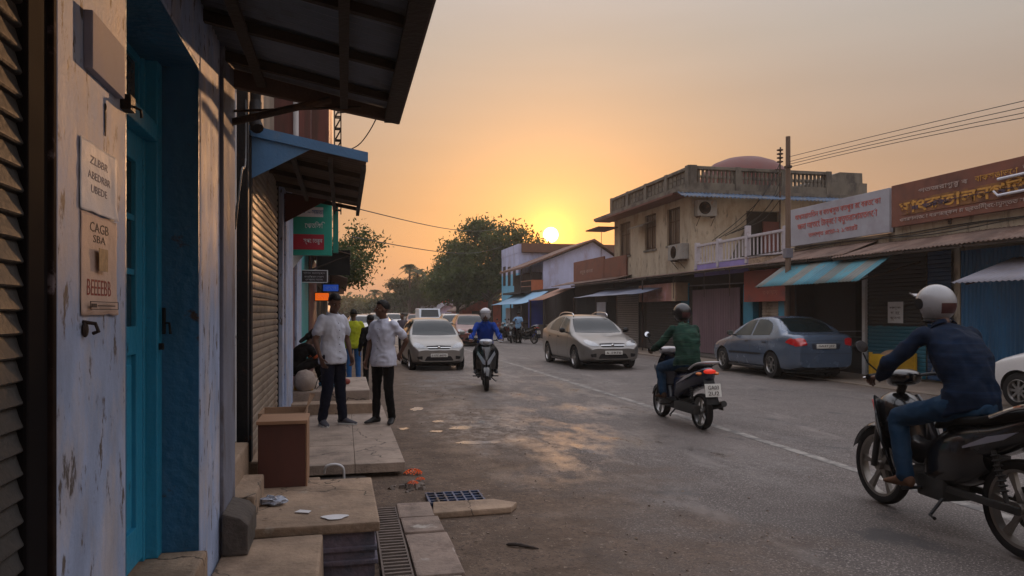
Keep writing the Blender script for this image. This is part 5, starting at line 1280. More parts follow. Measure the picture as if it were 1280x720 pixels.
SHAPES = {
 # belt: lower-body top line, roof: silhouette, hw: half width, hr: half width at glass top
 'sedan': dict(L=4.15, belt=[(0, .52), (.06, .62), (.25, .70), (.6, .80), (1.05, .88), (1.6, .92), (2.6, .95), (3.3, .99), (3.7, 1.02), (3.95, 1.01), (4.10, .92), (4.15, .74)],
      roof=[(0, .53), (.06, .64), (.25, .735), (.6, .83), (1.05, .93), (1.18, .98), (1.75, 1.33), (2.1, 1.42), (2.6, 1.445), (2.95, 1.41), (3.3, 1.27), (3.62, 1.09), (3.75, 1.05), (3.98, 1.03), (4.10, .95), (4.15, .76)],
      hw=[(0, .55), (.05, .66), (.2, .77), (.5, .82), (1.2, .835), (3.2, .835), (3.8, .80), (4.05, .73), (4.15, .62)],
      hr=[(0, .40), (.6, .62), (1.1, .70), (1.75, .56), (2.6, .55), (3.2, .56), (3.75, .66), (4.15, .48)], wb=(.78, 3.22), wr=.30,
      side=[[(1.38, .94), (1.83, 1.30), (2.22, 1.36), (2.22, .965)], [(2.30, .965), (2.30, 1.362), (2.72, 1.35), (2.98, 1.27), (3.10, 1.16), (3.12, 1.0)]],
      ws=(1.13, 1.78), rs=(2.98, 3.66), doors=[1.32, 2.26, 3.08]),
 'hatch': dict(L=3.55, belt=[(0, .55), (.05, .66), (.22, .76), (.55, .85), (.95, .93), (1.5, .97), (2.6, 1.0), (3.2, 1.03), (3.45, 1.0), (3.55, .85)],
      roof=[(0, .56), (.05, .69), (.22, .80), (.55, .90), (.95, .99), (1.03, 1.03), (1.65, 1.42), (2.0, 1.49), (2.5, 1.51), (3.0, 1.47), (3.28, 1.36), (3.45, 1.1), (3.55, .87)],
      hw=[(0, .55), (.05, .66), (.2, .75), (.5, .79), (1.2, .80), (3.0, .80), (3.4, .76), (3.55, .66)],
      hr=[(0, .40), (.5, .58), (1.0, .66), (1.65, .54), (2.5, .54), (3.2, .55), (3.45, .58), (3.55, .5)], wb=(.62, 2.95), wr=.285,
      side=[[(1.25, .99), (1.72, 1.38), (2.05, 1.425), (2.05, 1.0)], [(2.13, 1.0), (2.13, 1.43), (2.7, 1.42), (2.98, 1.33), (3.05, 1.05)]],
      ws=(1.0, 1.68), rs=(3.22, 3.43), doors=[1.2, 2.09, 2.95]),
}
def body_pt(S, t, k):
    """point k (0..8) of the half section at station t"""
    b, r, w, hr = interp(S['belt'], t), interp(S['roof'], t), interp(S['hw'], t), interp(S['hr'], t)
    L = S['L']; zb = .20 + .08 * (max(0, 1 - t / .35)) + .10 * max(0, 1 - (L - t) / .4)
    r = max(r, b + .004); gh = r - b
    hr = min(hr, w * .96 - .02) if gh < .1 else min(hr + (w * .93 - hr) * max(0, 1 - (gh / .45)) , w * .95)
    pts = [(0, zb), (w * .72, zb), (w * .93, zb + .03), (w * .985, zb + (b - zb) * .28), (w, zb + (b - zb) * .55), (w * .985, b - (b - zb) * .14), (w * .945, b - .005),
           (hr + (w * .93 - hr) * .06 + .012, b + gh * .84), (hr * .86, b + gh * .965), (hr * .45, r - .008), (0, r)]
    return pts[k]
def car_body_mesh(S):
    ts = []
    L = S['L']
    t = 0
    while t < L - 1e-6:
        ts.append(t); t += .025 if (t < .3 or t > L - .35) else .05
    ts.append(L)
    NK = 11; sub = 4; g = G(); rings = []
    for t in ts:
        half = catmull([(p[0], p[1], 0) for p in [body_pt(S, t, k) for k in range(NK)]], sub)
        half = [Vector((max(0, p.x), p.y, 0)) for p in half]
        ring = [Vector((p.x, t, p.y)) for p in half] + [Vector((-p.x, t, p.y)) for p in half[-2:0:-1]]
        rings.append(ring)
    g.loft(rings)
    return g
MB_PL = {}
def projector(me, axis):
    """returns fn(u,v)-> point,normal; axis 'f' front, 'b' back, 'l' left side, 'r' right, 't' top"""
    bm = bmesh.new(); bm.from_mesh(me); tr = BVHTree.FromBMesh(bm); bm.free()
    def f(u, v):
        o, d = {'f': (Vector((u, -5, v)), Vector((0, 1, 0))), 'b': (Vector((u, 9, v)), Vector((0, -1, 0))), 'l': (Vector((-4, u, v)), Vector((1, 0, 0))), 'r': (Vector((4, u, v)), Vector((-1, 0, 0))), 't': (Vector((u, v, 5)), Vector((0, 0, -1)))}[axis]
        h = tr.ray_cast(o, d)
        return (h[0], h[1]) if h[0] is not None else (None, None)
    return f
def decal(me, axis, poly, off=.004, step=.05, rnd=0.0):
    """polygon outline in 2D projected on the body as a slightly proud skin"""
    f = projector(me, axis)
    bm = bmesh.new()
    n = len(poly); pts = []
    for i in range(n):
        a, b = Vector(poly[i]), Vector(poly[(i + 1) % n]); 
        if rnd:
            p0 = Vector(poly[i - 1]); d1 = (p0 - a).normalized(); d2 = (b - a).normalized()
            r_ = min(rnd, (p0 - a).length * .45, (b - a).length * .45)
            for q in range(5):
                t = q / 4; pts.append((a + d1 * r_) * (1 - t) ** 2 + a * 2 * t * (1 - t) + (a + d2 * r_) * t * t)
            a2 = a + d2 * r_; b2 = b + (a - b).normalized() * min(rnd, (a - b).length * .45)
        else: pts.append(a); a2, b2 = a, b
        m = int((b2 - a2).length / step)
        for q in range(1, m): pts.append(a2.lerp(b2, q / m))
    fc = bm.faces.new([bm.verts.new((p.x, p.y, 0)) for p in pts])
    bmesh.ops.triangulate(bm, faces=[fc])
    for _ in range(3):
        es = [e for e in bm.edges if e.calc_length() > step]
        if not es: break
        bmesh.ops.subdivide_edges(bm, edges=es, cuts=1); bmesh.ops.triangulate(bm, faces=bm.faces[:])
    bad = []
    for v in bm.verts:
        p, nn = f(v.co.x, v.co.y)
        if p is None: bad.append(v); continue
        if nn.dot(Vector({'f': (0, -1, 0), 'b': (0, 1, 0), 'l': (-1, 0, 0), 'r': (1, 0, 0), 't': (0, 0, 1)}[axis])) < 0: nn = -nn
        v.co = p + nn * off
    bmesh.ops.delete(bm, geom=bad, context='VERTS')
    g = G(); g.bm.free(); g.bm = bm
    return g
def wheel_parts(parent, c, r, wdt, spokes, side, col_rim=None, name='wheel', nsp=None):
    """wheel whose axle is x; side=+1: outer face towards +x"""
    g = G()
    c = Vector(c)
    tw = wdt / 2
    g.loft([[c + Vector((h, q * math.cos(2 * PI * k / 36), q * math.sin(2 * PI * k / 36))) for k in range(36)] for q, h in [(r * .66, -tw), (r * .80, -tw * 1.0), (r * .95, -tw * .95), (r, -tw * .7), (r, tw * .7), (r * .95, tw * .95), (r * .80, tw), (r * .66, tw), (r * .64, 0), (r * .66, -tw)]], caps=False)
    wo = g.obj(name, M_tyre, parent, smooth=True, world=False)
    g = G(); xo = side * tw * .72
    ax = Vector((side, 0, 0))
    g.lathe(c + Vector((xo, 0, 0)), ax, [(r * .55, -.06), (r * .66, -.02), (r * .66, .02), (r * .62, .024), (r * .58, .0), (r * .56, -.05)], 36)
    n = spokes
    for k in range(n):
        a = 2 * PI * k / n
        d = Vector((0, math.cos(a), math.sin(a))); sd = Vector((0, -math.sin(a), math.cos(a)))
        p = []
        for rr_, w_, xx in ((r * .10, .05, .0), (r * .35, .035, .008), (r * .60, .055, -.004)):
            p.append((c + Vector((xo, 0, 0)) + d * rr_ + ax * xx, w_ * r / .3))
        rings = []
        for q, w_ in p: rings.append([q + sd * w_ / 2, q + sd * w_ / 2 - ax * .02, q - sd * w_ / 2 - ax * .02, q - sd * w_ / 2])
        g.loft(rings)
    g.lathe(c + Vector((xo, 0, 0)), ax, [(0, .012), (r * .13, .01), (r * .15, -.01), (0, -.02)], 16)
    g.obj('rim', col_rim or M_rim, wo, smooth=True, world=False)
    g = G(); g.lathe(c + Vector((xo, 0, 0)), ax, [(0, -.045), (r * .56, -.045), (r * .56, -.05), (0, -.05)], 24); g.obj('brake_disc', M_well, wo, world=False)
    return wo
def make_car(kind, paint, label, loc, rz, plate='AP 28 4073', group=None, scale=1.0, roofrack=False, lit_tail=False, glassm=None, cat='car', front='wide'):
    S = SHAPES[kind]; L = S['L']
    t = thing('parked_car' if 'parked' in label else 'car', label, cat, loc, rz, group)
    t.scale = (scale,) * 3
    g = car_body_mesh(S); me = g.mesh('body', [paint, M_well], False)
    bm_ = bmesh.new(); bm_.from_mesh(me)
    for _ in range(5): bmesh.ops.smooth_vert(bm_, verts=bm_.verts, factor=.5, use_axis_x=True, use_axis_y=False, use_axis_z=True)
    bm_.to_mesh(me); bm_.free()
    # wheel arches
    o = bpy.data.objects.new('body', me); COL.objects.link(o)
    gc = G()
    for y in S['wb']:
        for s in (-1, 1): gc.cyl((s * .56, y, S['wr']), (s * 1.1, y, S['wr']), S['wr'] + .055, 32)
    cme = gc.mesh('cut', [M_well]); co = bpy.data.objects.new('cut', cme); COL.objects.link(co)
    md = o.modifiers.new('b', 'BOOLEAN'); md.operation = 'DIFFERENCE'; md.object = co; md.solver = 'EXACT'
    try: md.material_mode = 'TRANSFER'
    except Exception: pass
    dg = bpy.context.evaluated_depsgraph_get(); dg.update()
    nme = bpy.data.meshes.new_from_object(o.evaluated_get(dg)); o.modifiers.clear(); o.data = nme; nme.name = 'body'
    bpy.data.objects.remove(co)
    nme.polygons.foreach_set('use_smooth', [True] * len(nme.polygons)); nme.set_sharp_from_angle(angle=R(32))
    o.parent = t
    def part(gg, nm, m_, par=None): return gg.obj(nm, m_, par or t, smooth='all', world=False, fixn=True)
    gl = glassm or M_carglass
    # windscreen and rear window from the top
    a, b = S['ws']; 
    def hrr(y): return interp(S['hr'], y)
    part(decal(me, 't', [(-.66, a), (0, a - .05), (.66, a), (.60, (a + b) / 2 + .06), (hrr(b) * .93, b), (-hrr(b) * .93, b), (-.60, (a + b) / 2 + .06)], .005, .06, .03), 'windscreen', gl)
    a, b = S['rs']
    if kind == 'sedan': part(decal(me, 't', [(-hrr(a) * .84, a), (hrr(a) * .84, a), (.53, (a + b) / 2), (.545, b - .02), (0, b + .02), (-.545, b - .02), (-.53, (a + b) / 2)], .005, .06, .04), 'rear_window', gl)
    else: part(decal(me, 'b', [(-.52, 1.08), (.52, 1.08), (.47, 1.38), (-.47, 1.38)], .005, .06, .05), 'rear_window', gl)
    for ax in ('l', 'r'):
        for poly in S['side']:
            w_ = part(decal(me, ax, poly, .004, .06, .03), 'side_window', gl)
        for y in S['doors']:
            y2 = y + .02
            part(decal(me, ax, [(y, .30), (y + .012, .30), (y + .012, .93), (y, .93)], .002, .05), 'door_seam', M_blackpl)
        part(decal(me, ax, [(S['wb'][0] + .42, .50), (S['wb'][1] - .42, .52), (S['wb'][1] - .42, .56), (S['wb'][0] + .42, .54)], .012, .1), 'side_moulding', M_blackpl if kind == 'sedan' and not roofrack else paint)
        for y in S['doors'][1:]:
            part(decal(me, ax, [(y - .22, .80), (y - .06, .81), (y - .06, .84), (y - .22, .83)], .022, .04, .01), 'door_handle', paint if ax == 'x' else M_blackpl)
        s = -1 if ax == 'l' else 1
        g = G(); y = S['doors'][0] + .12; zb = interp(S['belt'], y)
        g.ball((s * (interp(S['hw'], y) + .10), y, zb + .10), (.085, .05, .07), 14, 10); g.tube([(s * (interp(S['hw'], y) - .06), y + .02, zb + .03), (s * (interp(S['hw'], y) + .06), y, zb + .06)], .02, 6)
        mo = part(g, 'door_mirror', M_blackpl if roofrack or kind == 'sedan' else paint)
        g = G(); g.box(s * (interp(S['hw'], y) + .10) - .065, s * (interp(S['hw'], y) + .10) + .065, y + .05, y + .054, zb + .05, zb + .15); g.obj('mirror_glass', M_chrome, mo, world=False)
        g = G(); g.box(s * .80 - .02, s * .80 + .02, S['wb'][0] + .36, S['wb'][1] - .36, .17, .23, .01); part(g, 'sill', M_blackpl)
    # front end
    zf = .03 if kind == 'hatch' else 0
    part(decal(me, 'f', [(-.30, .60 + zf), (.30, .60 + zf), (.36, .685 + zf), (.0, .70 + zf), (-.36, .685 + zf)], .006, .03, .03), 'grille', M_blackpl)
    gr = part(decal(me, 'f', [(-.33, .632 + zf), (.33, .632 + zf), (.335, .648 + zf), (-.335, .648 + zf)], .012, .04), 'grille_bar', M_chrome)
    g = G(); p, n_ = projector(me, 'f')(0, .645 + zf); g.lathe(p + Vector((0, -.012, 0)), (0, -1, 0), [(.0, .012), (.035, .01), (.042, 0), (0, -.01)], 16); part(g, 'badge', M_chrome)
    part(decal(me, 'f', [(-.42, .30), (.42, .30), (.34, .43), (-.34, .43)], .004, .04, .04), 'lower_intake', M_blackpl)
    for s in (-1, 1):
        part(decal(me, 'f', [(s * .36, .62 + zf), (s * .60, .63 + zf), (s * .70, .68 + zf), (s * .70, .76 + zf), (s * .60, .78 + zf), (s * .42, .70 + zf)], .006, .025, .03), 'headlight', M_lamp)
        part(decal(me, 'f', [(s * .47, .34), (s * .60, .35), (s * .62, .42), (s * .47, .44)], .005, .03, .02), 'fog_light', M_blackpl)
    g = G(); y0 = projector(me, 'f')(0, .46)[0].y
    g.box(-.24, .24, y0 - .03, y0 - .015, .405, .505, .004); pl = part(g, 'number_plate', M_plate)
    text(plate, .08, M_ink_dark, pl, (0, y0 - .032, .455), FACE_MY, .001, world=False, width=.40, height=.055, bold=.001)
    # rear end
    yb = projector(me, 'b')(0, .80)[0].y
    if kind == 'sedan':
        for s in (-1, 1):
            f = 'l' if s < 0 else 'r'
            part(decal(me, 'b', [(s * .46, .80), (s * .72, .76), (s * .74, .93), (s * .60, .955), (s * .49, .93)], .008, .025, .03), 'tail_light', M_tail)
            part(decal(me, f, [(L - .36, .85), (L - .09, .78), (L - .07, .92), (L - .22, .95)], .006, .025, .02), 'tail_light', M_tail)
        part(decal(me, 'b', [(-.33, .70), (.33, .70), (.36, .84), (-.36, .84)], .004, .04, .03), 'plate_recess', mat('recess_blue', (.02, .025, .04), .5))
        part(decal(me, 'b', [(-.72, .60), (.72, .60), (.72, .607), (-.72, .607)], .004, .04), 'bumper_seam', M_blackpl)
        part(decal(me, 'b', [(-.60, .885), (.60, .885), (.60, .891), (-.60, .891)], .003, .04), 'boot_seam', M_blackpl)
    else:
        for s in (-1, 1): part(decal(me, 'b', [(s * .50, .75), (s * .66, .75), (s * .64, 1.05), (s * .56, 1.05)], .008, .03, .02), 'tail_light', M_tail)
    g = G(); yq = projector(me, 'b')(0, .77)[0].y
    g.box(-.24, .24, yq + .008, yq + .02, .72, .82, .004); pl = part(g, 'number_plate', M_plate)
    text(plate, .08, M_ink_dark, pl, (0, yq + .022, .77), (PI / 2, 0, PI), .001, world=False, width=.40, height=.06, bold=.001)
    g = G(); g.box(-.55, .55, .3, L - .3, .13, .26); part(g, 'underbody', M_well)
    for y in S['wb']:
        for s in (-1, 1): wheel_parts(t, (s * (interp(S['hw'], y) - .095), y, S['wr']), S['wr'], .18, 6 if kind == 'sedan' else 8, s)
    if roofrack:
        g = G()
        for s in (-1, 1):
            g.tube(catmull([(s * .50, 1.75, 1.36), (s * .50, 1.85, 1.47), (s * .50, 2.5, 1.50), (s * .50, 2.95, 1.45), (s * .5, 3.1, 1.35)], 5), .016, 8)
        part(g, 'roof_rails', M_chrome)
    return t
# car local frame: nose at y=0, tail at +L. rz=0: nose faces the camera (travelling towards -y).
def car_at(px_nose, zc, x_override=None):
    return gp(px_nose, zc)
P_silver = car_paint('silver', (.24, .23, .215)); P_beige = car_paint('champagne', (.18, .168, .155)); P_bluegrey = car_paint('blue_grey', (.085, .118, .172), .35, .25)
P_white = car_paint('white', (.55, .54, .53), .0, .35); P_maroon = car_paint('maroon', (.16, .06, .05)); P_dark = car_paint('dark_grey', (.06, .06, .065))
x, y = gp(549, 19.9)
silver = make_car('hatch', P_silver, 'silver hatchback driving towards the camera on the left of the street', (x, y, .0), R(1), '1177 6070', scale=.95)
x, y = gp(767, 20.3)
wagon = make_car('sedan', P_beige, 'champagne grey sedan with roof rails driving towards the camera', (x, y, .0), R(1), '6 1970', roofrack=True, scale=1.06)
# parked blue sedan: tail to the camera
x, y = gp(1030, 17.0)
blue = make_car('sedan', P_bluegrey, 'blue grey sedan parked by the open shop, tail lamps towards the camera', (x, y, .03), R(180 - 2), 'GA37 J37', scale=1.02)
blue.location.x += 4.15 * math.sin(R(-2)) * -1; blue.location.y += 4.15
wc = make_car('hatch', P_white, 'white car parked at the right edge of the view beside the blue door', (10.15, 9.6, .03), R(180 + 4), 'GA 09 2214')
wc.location.x, wc.location.y = 11.45, 10.6
# background traffic: copies with their own paint
def car_copy(src, paint, label, loc, rz, group, name='car', scale=1.0):
    c = copy_tree(src); c.location = loc; c.rotation_euler = (0, 0, rz); c['label'] = label; c['group'] = group; c.name = name; c.scale = (scale,) * 3
    for ch in c.children:
        if ch.name.startswith('body'):
            ch.data = ch.data.copy(); ch.data.materials[0] = paint
    return c
far = [('hatch', 592, 34, P_maroon, 'maroon car driving behind the scooter rider in blue', 1.0, -3), ('hatch', 569, 41, P_white, 'white car just behind the silver hatchback', 1.0, -3),
       ('sedan', 452, 44, P_white, 'white car nearest the yellow jacket in the far row', 1.0, 2), ('hatch', 476, 56, P_silver, 'silver car half hidden behind the right standing man', 1.0, 0), ('sedan', 461, 62, P_dark, 'dark car in the far row of traffic', 1.0, 0),
       ('hatch', 494, 60, P_white, 'white car left of the silver hatchback roof', 1.0, 0), ('sedan', 520, 66, P_maroon, 'maroon car right behind the silver hatchback roof', 1.0, -2), ('sedan', 560, 72, P_silver, 'small silver car in front of the red house', 1.0, -4),
       ('hatch', 470, 84, P_white, 'white car farthest away under the treeline', 1.0, 0), ('sedan', 486, 92, P_silver, 'silver car farthest away under the treeline', 1.0, 0), ('hatch', 506, 96, P_silver, 'pale hatchback farthest away beside the palm trunks', 1.0, 0)]
for kind, px, zc, pt, lab, sc, dg_ in far:
    x, y = gp(px, zc); car_copy(silver if kind == 'hatch' else wagon, pt, lab, (x, y, 0), R(dg_), 'cars in the distance', scale=sc)
# white van far away
x, y = gp(539, 58)
vn = thing('van', 'boxy pale blue white van behind the silver hatchback roof', 'van', (x, y, 0), 0)
g = G(); g.prism([(-.85, .0, .35), (-.85, .05, .95), (-.85, .75, 1.15), (-.85, 1.15, 1.85), (-.85, 4.2, 1.9), (-.85, 4.25, .35)], (1.7, 0, 0), .06); g.obj('body', mat('van_white', (.5, .55, .6), .4, coat=.4), vn, world=False)
g = G(); g.prism([(-.72, .80, 1.2), (.72, .80, 1.2), (.66, 1.12, 1.78), (-.66, 1.12, 1.78)], (0, -.03, .015)); g.obj('windscreen', M_carglass, vn, world=False)
for yy in (.75, 3.4):
    for s in (-1, 1): wheel_parts(vn, (s * .76, yy, .3), .3, .18, 6, s)
# ================================================================== TWO-WHEELERS
def sect(y, w, z0, z1, n=20, p=2.6, x=0.0):
    pts = []
    for k in range(n):
        a = 2 * PI * k / n; c, s = math.cos(a), math.sin(a)
        pts.append(Vector((x + w * math.copysign(abs(c) ** (2 / p), c), y, (z0 + z1) / 2 + (z1 - z0) / 2 * math.copysign(abs(s) ** (2 / p), s))))
    return pts
def sloft(g, secs, sub=4, p=2.6, n=20):
    """secs: (y,w,z0,z1[,x]) interpolated along the list"""
    P = catmull([Vector(s[:4] if False else (s[0], s[1], s[2])) for s in secs], sub)
    Q = catmull([Vector((s[3], s[4] if len(s) > 4 else 0, 0)) for s in secs], sub)
    g.loft([sect(a.x, max(a.y, .003), a.z, max(b.x, a.z + .004), n, p, b.y) for a, b in zip(P, Q)])
M_seat = mat('seat_vinyl', (.006, .006, .006), .6, spec=.15, var=.2, vs=9, bump=.2)
M_mirror = mat('mirror_sky', (.55, .58, .62), .05, metal=1, var=.02, rvar=.01)
M_tail_on = mat('tail_lamp_lit', (.7, .02, .01), .2, emit=(1, .05, .02), estr=.22)
M_indic = mat('indicator_orange', (.7, .18, .01), .2, spec=.8)
M_engine = mat('engine_metal', (.028, .027, .026), .55, metal=.15, spec=.3, var=.3, vs=12)
def two_wheeler(kind, paint, accent, label, loc, rz, plate='AP28 2741', lit=True, scale=1.0, lean=0.0, group=None, cat=None):
    big = kind == 'moped'
    r = .29 if big else .235; yf, yr = (.66, -.62) if big else (.62, -.62)
    t = thing('motorcycle' if big else 'scooter', label, cat or ('motorcycle' if big else 'scooter'), loc, rz, group); t.scale = (scale,) * 3; t.rotation_euler = (0, lean, rz)
    P = lambda gg, nm, m_, par=None, sm=True: gg.obj(nm, m_, par or t, smooth=sm, world=False)
    tw = .085 if big else .10
    for y, nm in ((yf, 'wheel'), (yr, 'wheel')):
        g = G()
        prof = [(r * .80, -tw * .4), (r * .86, -tw * .5), (r * .95, -tw * .45), (r, -tw * .18), (r, tw * .18), (r * .95, tw * .45), (r * .86, tw * .5), (r * .80, tw * .4), (r * .80, -tw * .4)]
        rings = []
        g2 = G(); g2.bm.free(); g2.bm = g.bm
        u = 40
        rings = [[Vector((h, y + q * math.cos(2 * PI * k / u), r + q * math.sin(2 * PI * k / u))) for k in range(u)] for q, h in prof]
        g.loft(rings, caps=False)
        wo = P(g, nm, M_tyre)
        g = G()
        rim = [(r * .74, -.028), (r * .83, -.036), (r * .83, .036), (r * .74, .028), (r * .74, -.028)]
        g.loft([[Vector((h, y + q * math.cos(2 * PI * k / u), r + q * math.sin(2 * PI * k / u))) for k in range(u)] for q, h in rim], caps=False)
        ns = 6 if big else 5
        for k in range(ns):
            a = 2 * PI * k / ns; d = Vector((0, math.cos(a), math.sin(a))); sd = Vector((0, -math.sin(a), math.cos(a)))
            c = Vector((0, y, r)); rr_ = []
            for q, w_ in ((.02, .05), (r * .4, .026), (r * .76, .05)):
                cc = c + d * q + sd * .03 * (q / r); rr_.append([cc + sd * w_ / 2 + Vector((.014, 0, 0)), cc + sd * w_ / 2 - Vector((.014, 0, 0)), cc - sd * w_ / 2 - Vector((.014, 0, 0)), cc - sd * w_ / 2 + Vector((.014, 0, 0))])
            g.loft(rr_)
        g.cyl((-.05, y, r), (.05, y, r), .035, 14); 
        P(g, 'rim', M_rim if not big else mat('grey_alloy', (.22, .20, .18), .4, metal=.8), wo)
        g = G(); g.cyl((.04, y, r), (.046, y, r), r * .45, 24); P(g, 'brake_disc', M_engine, wo)
    # fork, front fender
    g = G()
    for s in (-1, 1): g.tube([(s * .075, yf, r), (s * .075, yf - .06, r + .30), (s * .05, yf - .14, .78)], [.022, .025, .02], 10)
    P(g, 'fork', M_engine)
    g = G()
    def fend(u, v):
        a = R(20 + 120 * u); q = r + .03 + .008 * math.sin(PI * u); wd = .062 * (1 - .25 * abs(u - .5) * 2)
        x = (v - .5) * 2; return (x * wd, yf + math.cos(a) * q * (1), r + math.sin(a) * q - .03 * x * x)
    g.grid(fend, 16, 8); P(g, 'front_fender', paint)
    # leg shield and nose
    g = G()
    if big:
        sloft(g, [(yf - .02, .05, .60, .70), (yf - .06, .11, .52, .80), (yf - .14, .15, .46, .86), (yf - .24, .16, .42, .86), (yf - .33, .12, .40, .80), (yf - .38, .07, .42, .70)], 4)
        for s in (-1, 1): g.prism([(s * .08, yf - .10, .80), (s * .17, yf - .15, .84), (s * .215, yf - .24, .70), (s * .225, yf - .32, .52), (s * .20, yf - .42, .30), (s * .16, yf - .42, .22), (s * .12, yf - .28, .30), (s * .10, yf - .18, .52)], (s * .02, .0, 0), .008)
    else:
        def shield(u, v):
            x = (u - .5) * 2; z = .32 + .60 * v; w_ = interp([(0, .15), (.35, .21), (.7, .20), (1, .13)], v)
            y = interp([(0, .36), (.3, .42), (.7, .47), (1, .44)], v) - .13 * abs(x) ** 2.2
            return (x * w_, y, z + .05 * abs(x) * v)
        g.grid(shield, 16, 16)
        vs_ = g.grid(lambda u, v: Vector(shield(u, v)) + Vector((0, -.05, 0)), 16, 16)
        sloft(g, [(.60, .02, .56, .62), (.56, .06, .50, .72), (.50, .10, .46, .84), (.42, .13, .44, .93), (.34, .10, .50, .93)], 4)
    sh = P(g, 'front_panel', paint)
    g = G()
    if big:
        for s in (-1, 1): g.tube([(s * .155, yf - .10, .80), (s * .175, yf - .18, .70), (s * .195, yf - .26, .56)], [.006, .012, .005], 8)
        P(g, 'red_stripe', mat('stripe_red', (.5, .03, .02), .35, coat=.5), sh)
    else:
        for s in (-1, 1): g.prism([(s * .02, .612, .60), (s * .17, .50, .80), (s * .19, .46, .74), (s * .07, .59, .54), (s * .02, .615, .52)], (0, .015, 0), .006)
        P(g, 'silver_trim', accent, sh)
    # handlebar, headlamp cowl, mirrors
    hy, hz = (.40, .98) if big else (.36, .99)
    g = G(); kc = .78 if big else 1.0; sloft(g, [(hy + .13, .05 * kc, hz - .05, hz + .02), (hy + .10, .11 * kc, hz - .08, hz + .04), (hy + .02, .14 * kc, hz - .07, hz + .055), (hy - .06, .10 * kc, hz - .05, hz + .045), (hy - .09, .04 * kc, hz - .03, hz + .03)], 4); co = P(g, 'handlebar_cowl', accent if not big else paint)
    g = G(); g.ball((0, hy + .105, hz - .02), (.085, .035, .05), 16, 10); P(g, 'headlight', M_lamp, co)
    g = G(); g.tube(catmull([(-.34, hy - .07, hz + .01), (-.2, hy - .02, hz + .02), (0, hy, hz), (.2, hy - .02, hz + .02), (.34, hy - .07, hz + .01)], 5), .012, 8); g.tube([(0, hy, hz), (0, yf - .13, .74)], .03, 8); P(g, 'handlebar', M_blackpl)
    for s in (-1, 1):
        g = G(); g.tube([(s * .24, hy - .035, hz + .015), (s * .355, hy - .075, hz + .01)], .019, 10); P(g, 'grip', M_seat)
        g = G(); g.tube([(s * .24, hy + .015, hz + .01), (s * .35, hy - .01, hz + .0)], .006, 6); P(g, 'brake_lever', M_chrome)
        g = G(); g.tube([(s * .20, hy, hz + .02), (s * .27, hy + .05, hz + .10), (s * .30, hy + .06, hz + .17)], .006, 6)
        g.ball((s * .32, hy + .065, hz + .215), (.052, .014, .045), 16, 10); mo = P(g, 'mirror', M_blackpl)
        g = G(); g.lathe((s * .32, hy + .044, hz + .217), (0, -1, .42), [(0, 0), (.044, 0), (.044, .004), (0, .004)], 20); P(g, 'mirror_glass', M_mirror, mo)
    # floor / tunnel
    g = G()
    if big: sloft(g, [(yf - .30, .07, .40, .62), (.22, .06, .36, .56), (.05, .06, .38, .58), (-.10, .08, .42, .66)], 4)
    else: g.box(-.15, .15, -.02, .42, .285, .325, .012); g.box(-.10, .10, .0, .40, .20, .285, .01)
    if big:
        sloft(g, [(.16, .05, .26, .50), (.05, .12, .24, .60), (-.12, .15, .30, .70), (-.30, .15, .36, .72), (-.42, .10, .46, .72)], 4)
    P(g, 'footboard' if not big else 'tunnel', M_blackpl if not big else paint)
    # rear body and seat
    g = G()
    if big: sloft(g, [(-.02, .06, .42, .64), (-.10, .10, .44, .72), (-.28, .13, .50, .755), (-.50, .135, .58, .79), (-.70, .12, .68, .85), (-.86, .07, .77, .89), (-.92, .02, .83, .87)], 4)
    else: sloft(g, [(.00, .10, .30, .66), (-.08, .145, .32, .71), (-.25, .165, .42, .735), (-.48, .165, .50, .76), (-.66, .145, .56, .80), (-.80, .09, .64, .82), (-.86, .03, .70, .79)], 4)
    rb = P(g, 'rear_body', paint)
    g = G()
    if big: sloft(g, [(.04, .06, .66, .70), (-.06, .11, .69, .76), (-.20, .13, .72, .79), (-.36, .135, .74, .80), (-.52, .13, .77, .85), (-.72, .11, .82, .90), (-.80, .05, .85, .89)], 4, p=3)
    else: sloft(g, [(.02, .08, .69, .73), (-.06, .13, .70, .77), (-.25, .15, .72, .79), (-.42, .15, .74, .80), (-.55, .14, .76, .85), (-.70, .11, .79, .87), (-.77, .05, .81, .85)], 4, p=3)
    P(g, 'seat', M_seat)
    zt = .90 if big else .86
    g = G(); g.tube(catmull([(-.135, -.52, zt - .08), (-.14, -.72, zt), (-.10, -.88, zt + .03), (0, -.92, zt + .035), (.10, -.88, zt + .03), (.14, -.72, zt), (.135, -.52, zt - .08)], 5), .014, 8); P(g, 'grab_rail', accent if not big else M_chrome)
    yt = -.90 if big else -.85
    g = G(); g.ball((0, yt + .02, zt - .09), (.085, .05, .035), 16, 10); P(g, 'tail_light', M_tail_on if lit else M_tail)
    for s in (-1, 1):
        g = G(); g.ball((s * .12, yt + .08, zt - .12), (.04, .04, .022), 12, 8); P(g, 'indicator', M_indic)
        g = G(); g.prism([(s * .168 if not big else s * .138, -.20, .56), (s * .168 if not big else s * .138, -.62, .70), (s * .150 if not big else s * .13, -.72, .76), (s * .168 if not big else s * .138, -.50, .70)], (s * .006, 0, 0)); P(g, 'side_flash', accent)
    g = G(); g.prism([(-.07, yt + .06, zt - .14), (.07, yt + .06, zt - .14), (.085, yt - .08, zt - .50), (-.085, yt - .08, zt - .50)], (0, .02, .01), .004); P(g, 'rear_mudguard', M_blackpl)
    g = G(); g.prism([(-.11, yt - .05, zt - .24), (.11, yt - .05, zt - .24), (.11, yt - .085, zt - .40), (-.11, yt - .085, zt - .40)], (0, -.006, -.001)); pl = P(g, 'number_plate', M_plate, sm=False)
    l1, l2 = plate.split(' ')
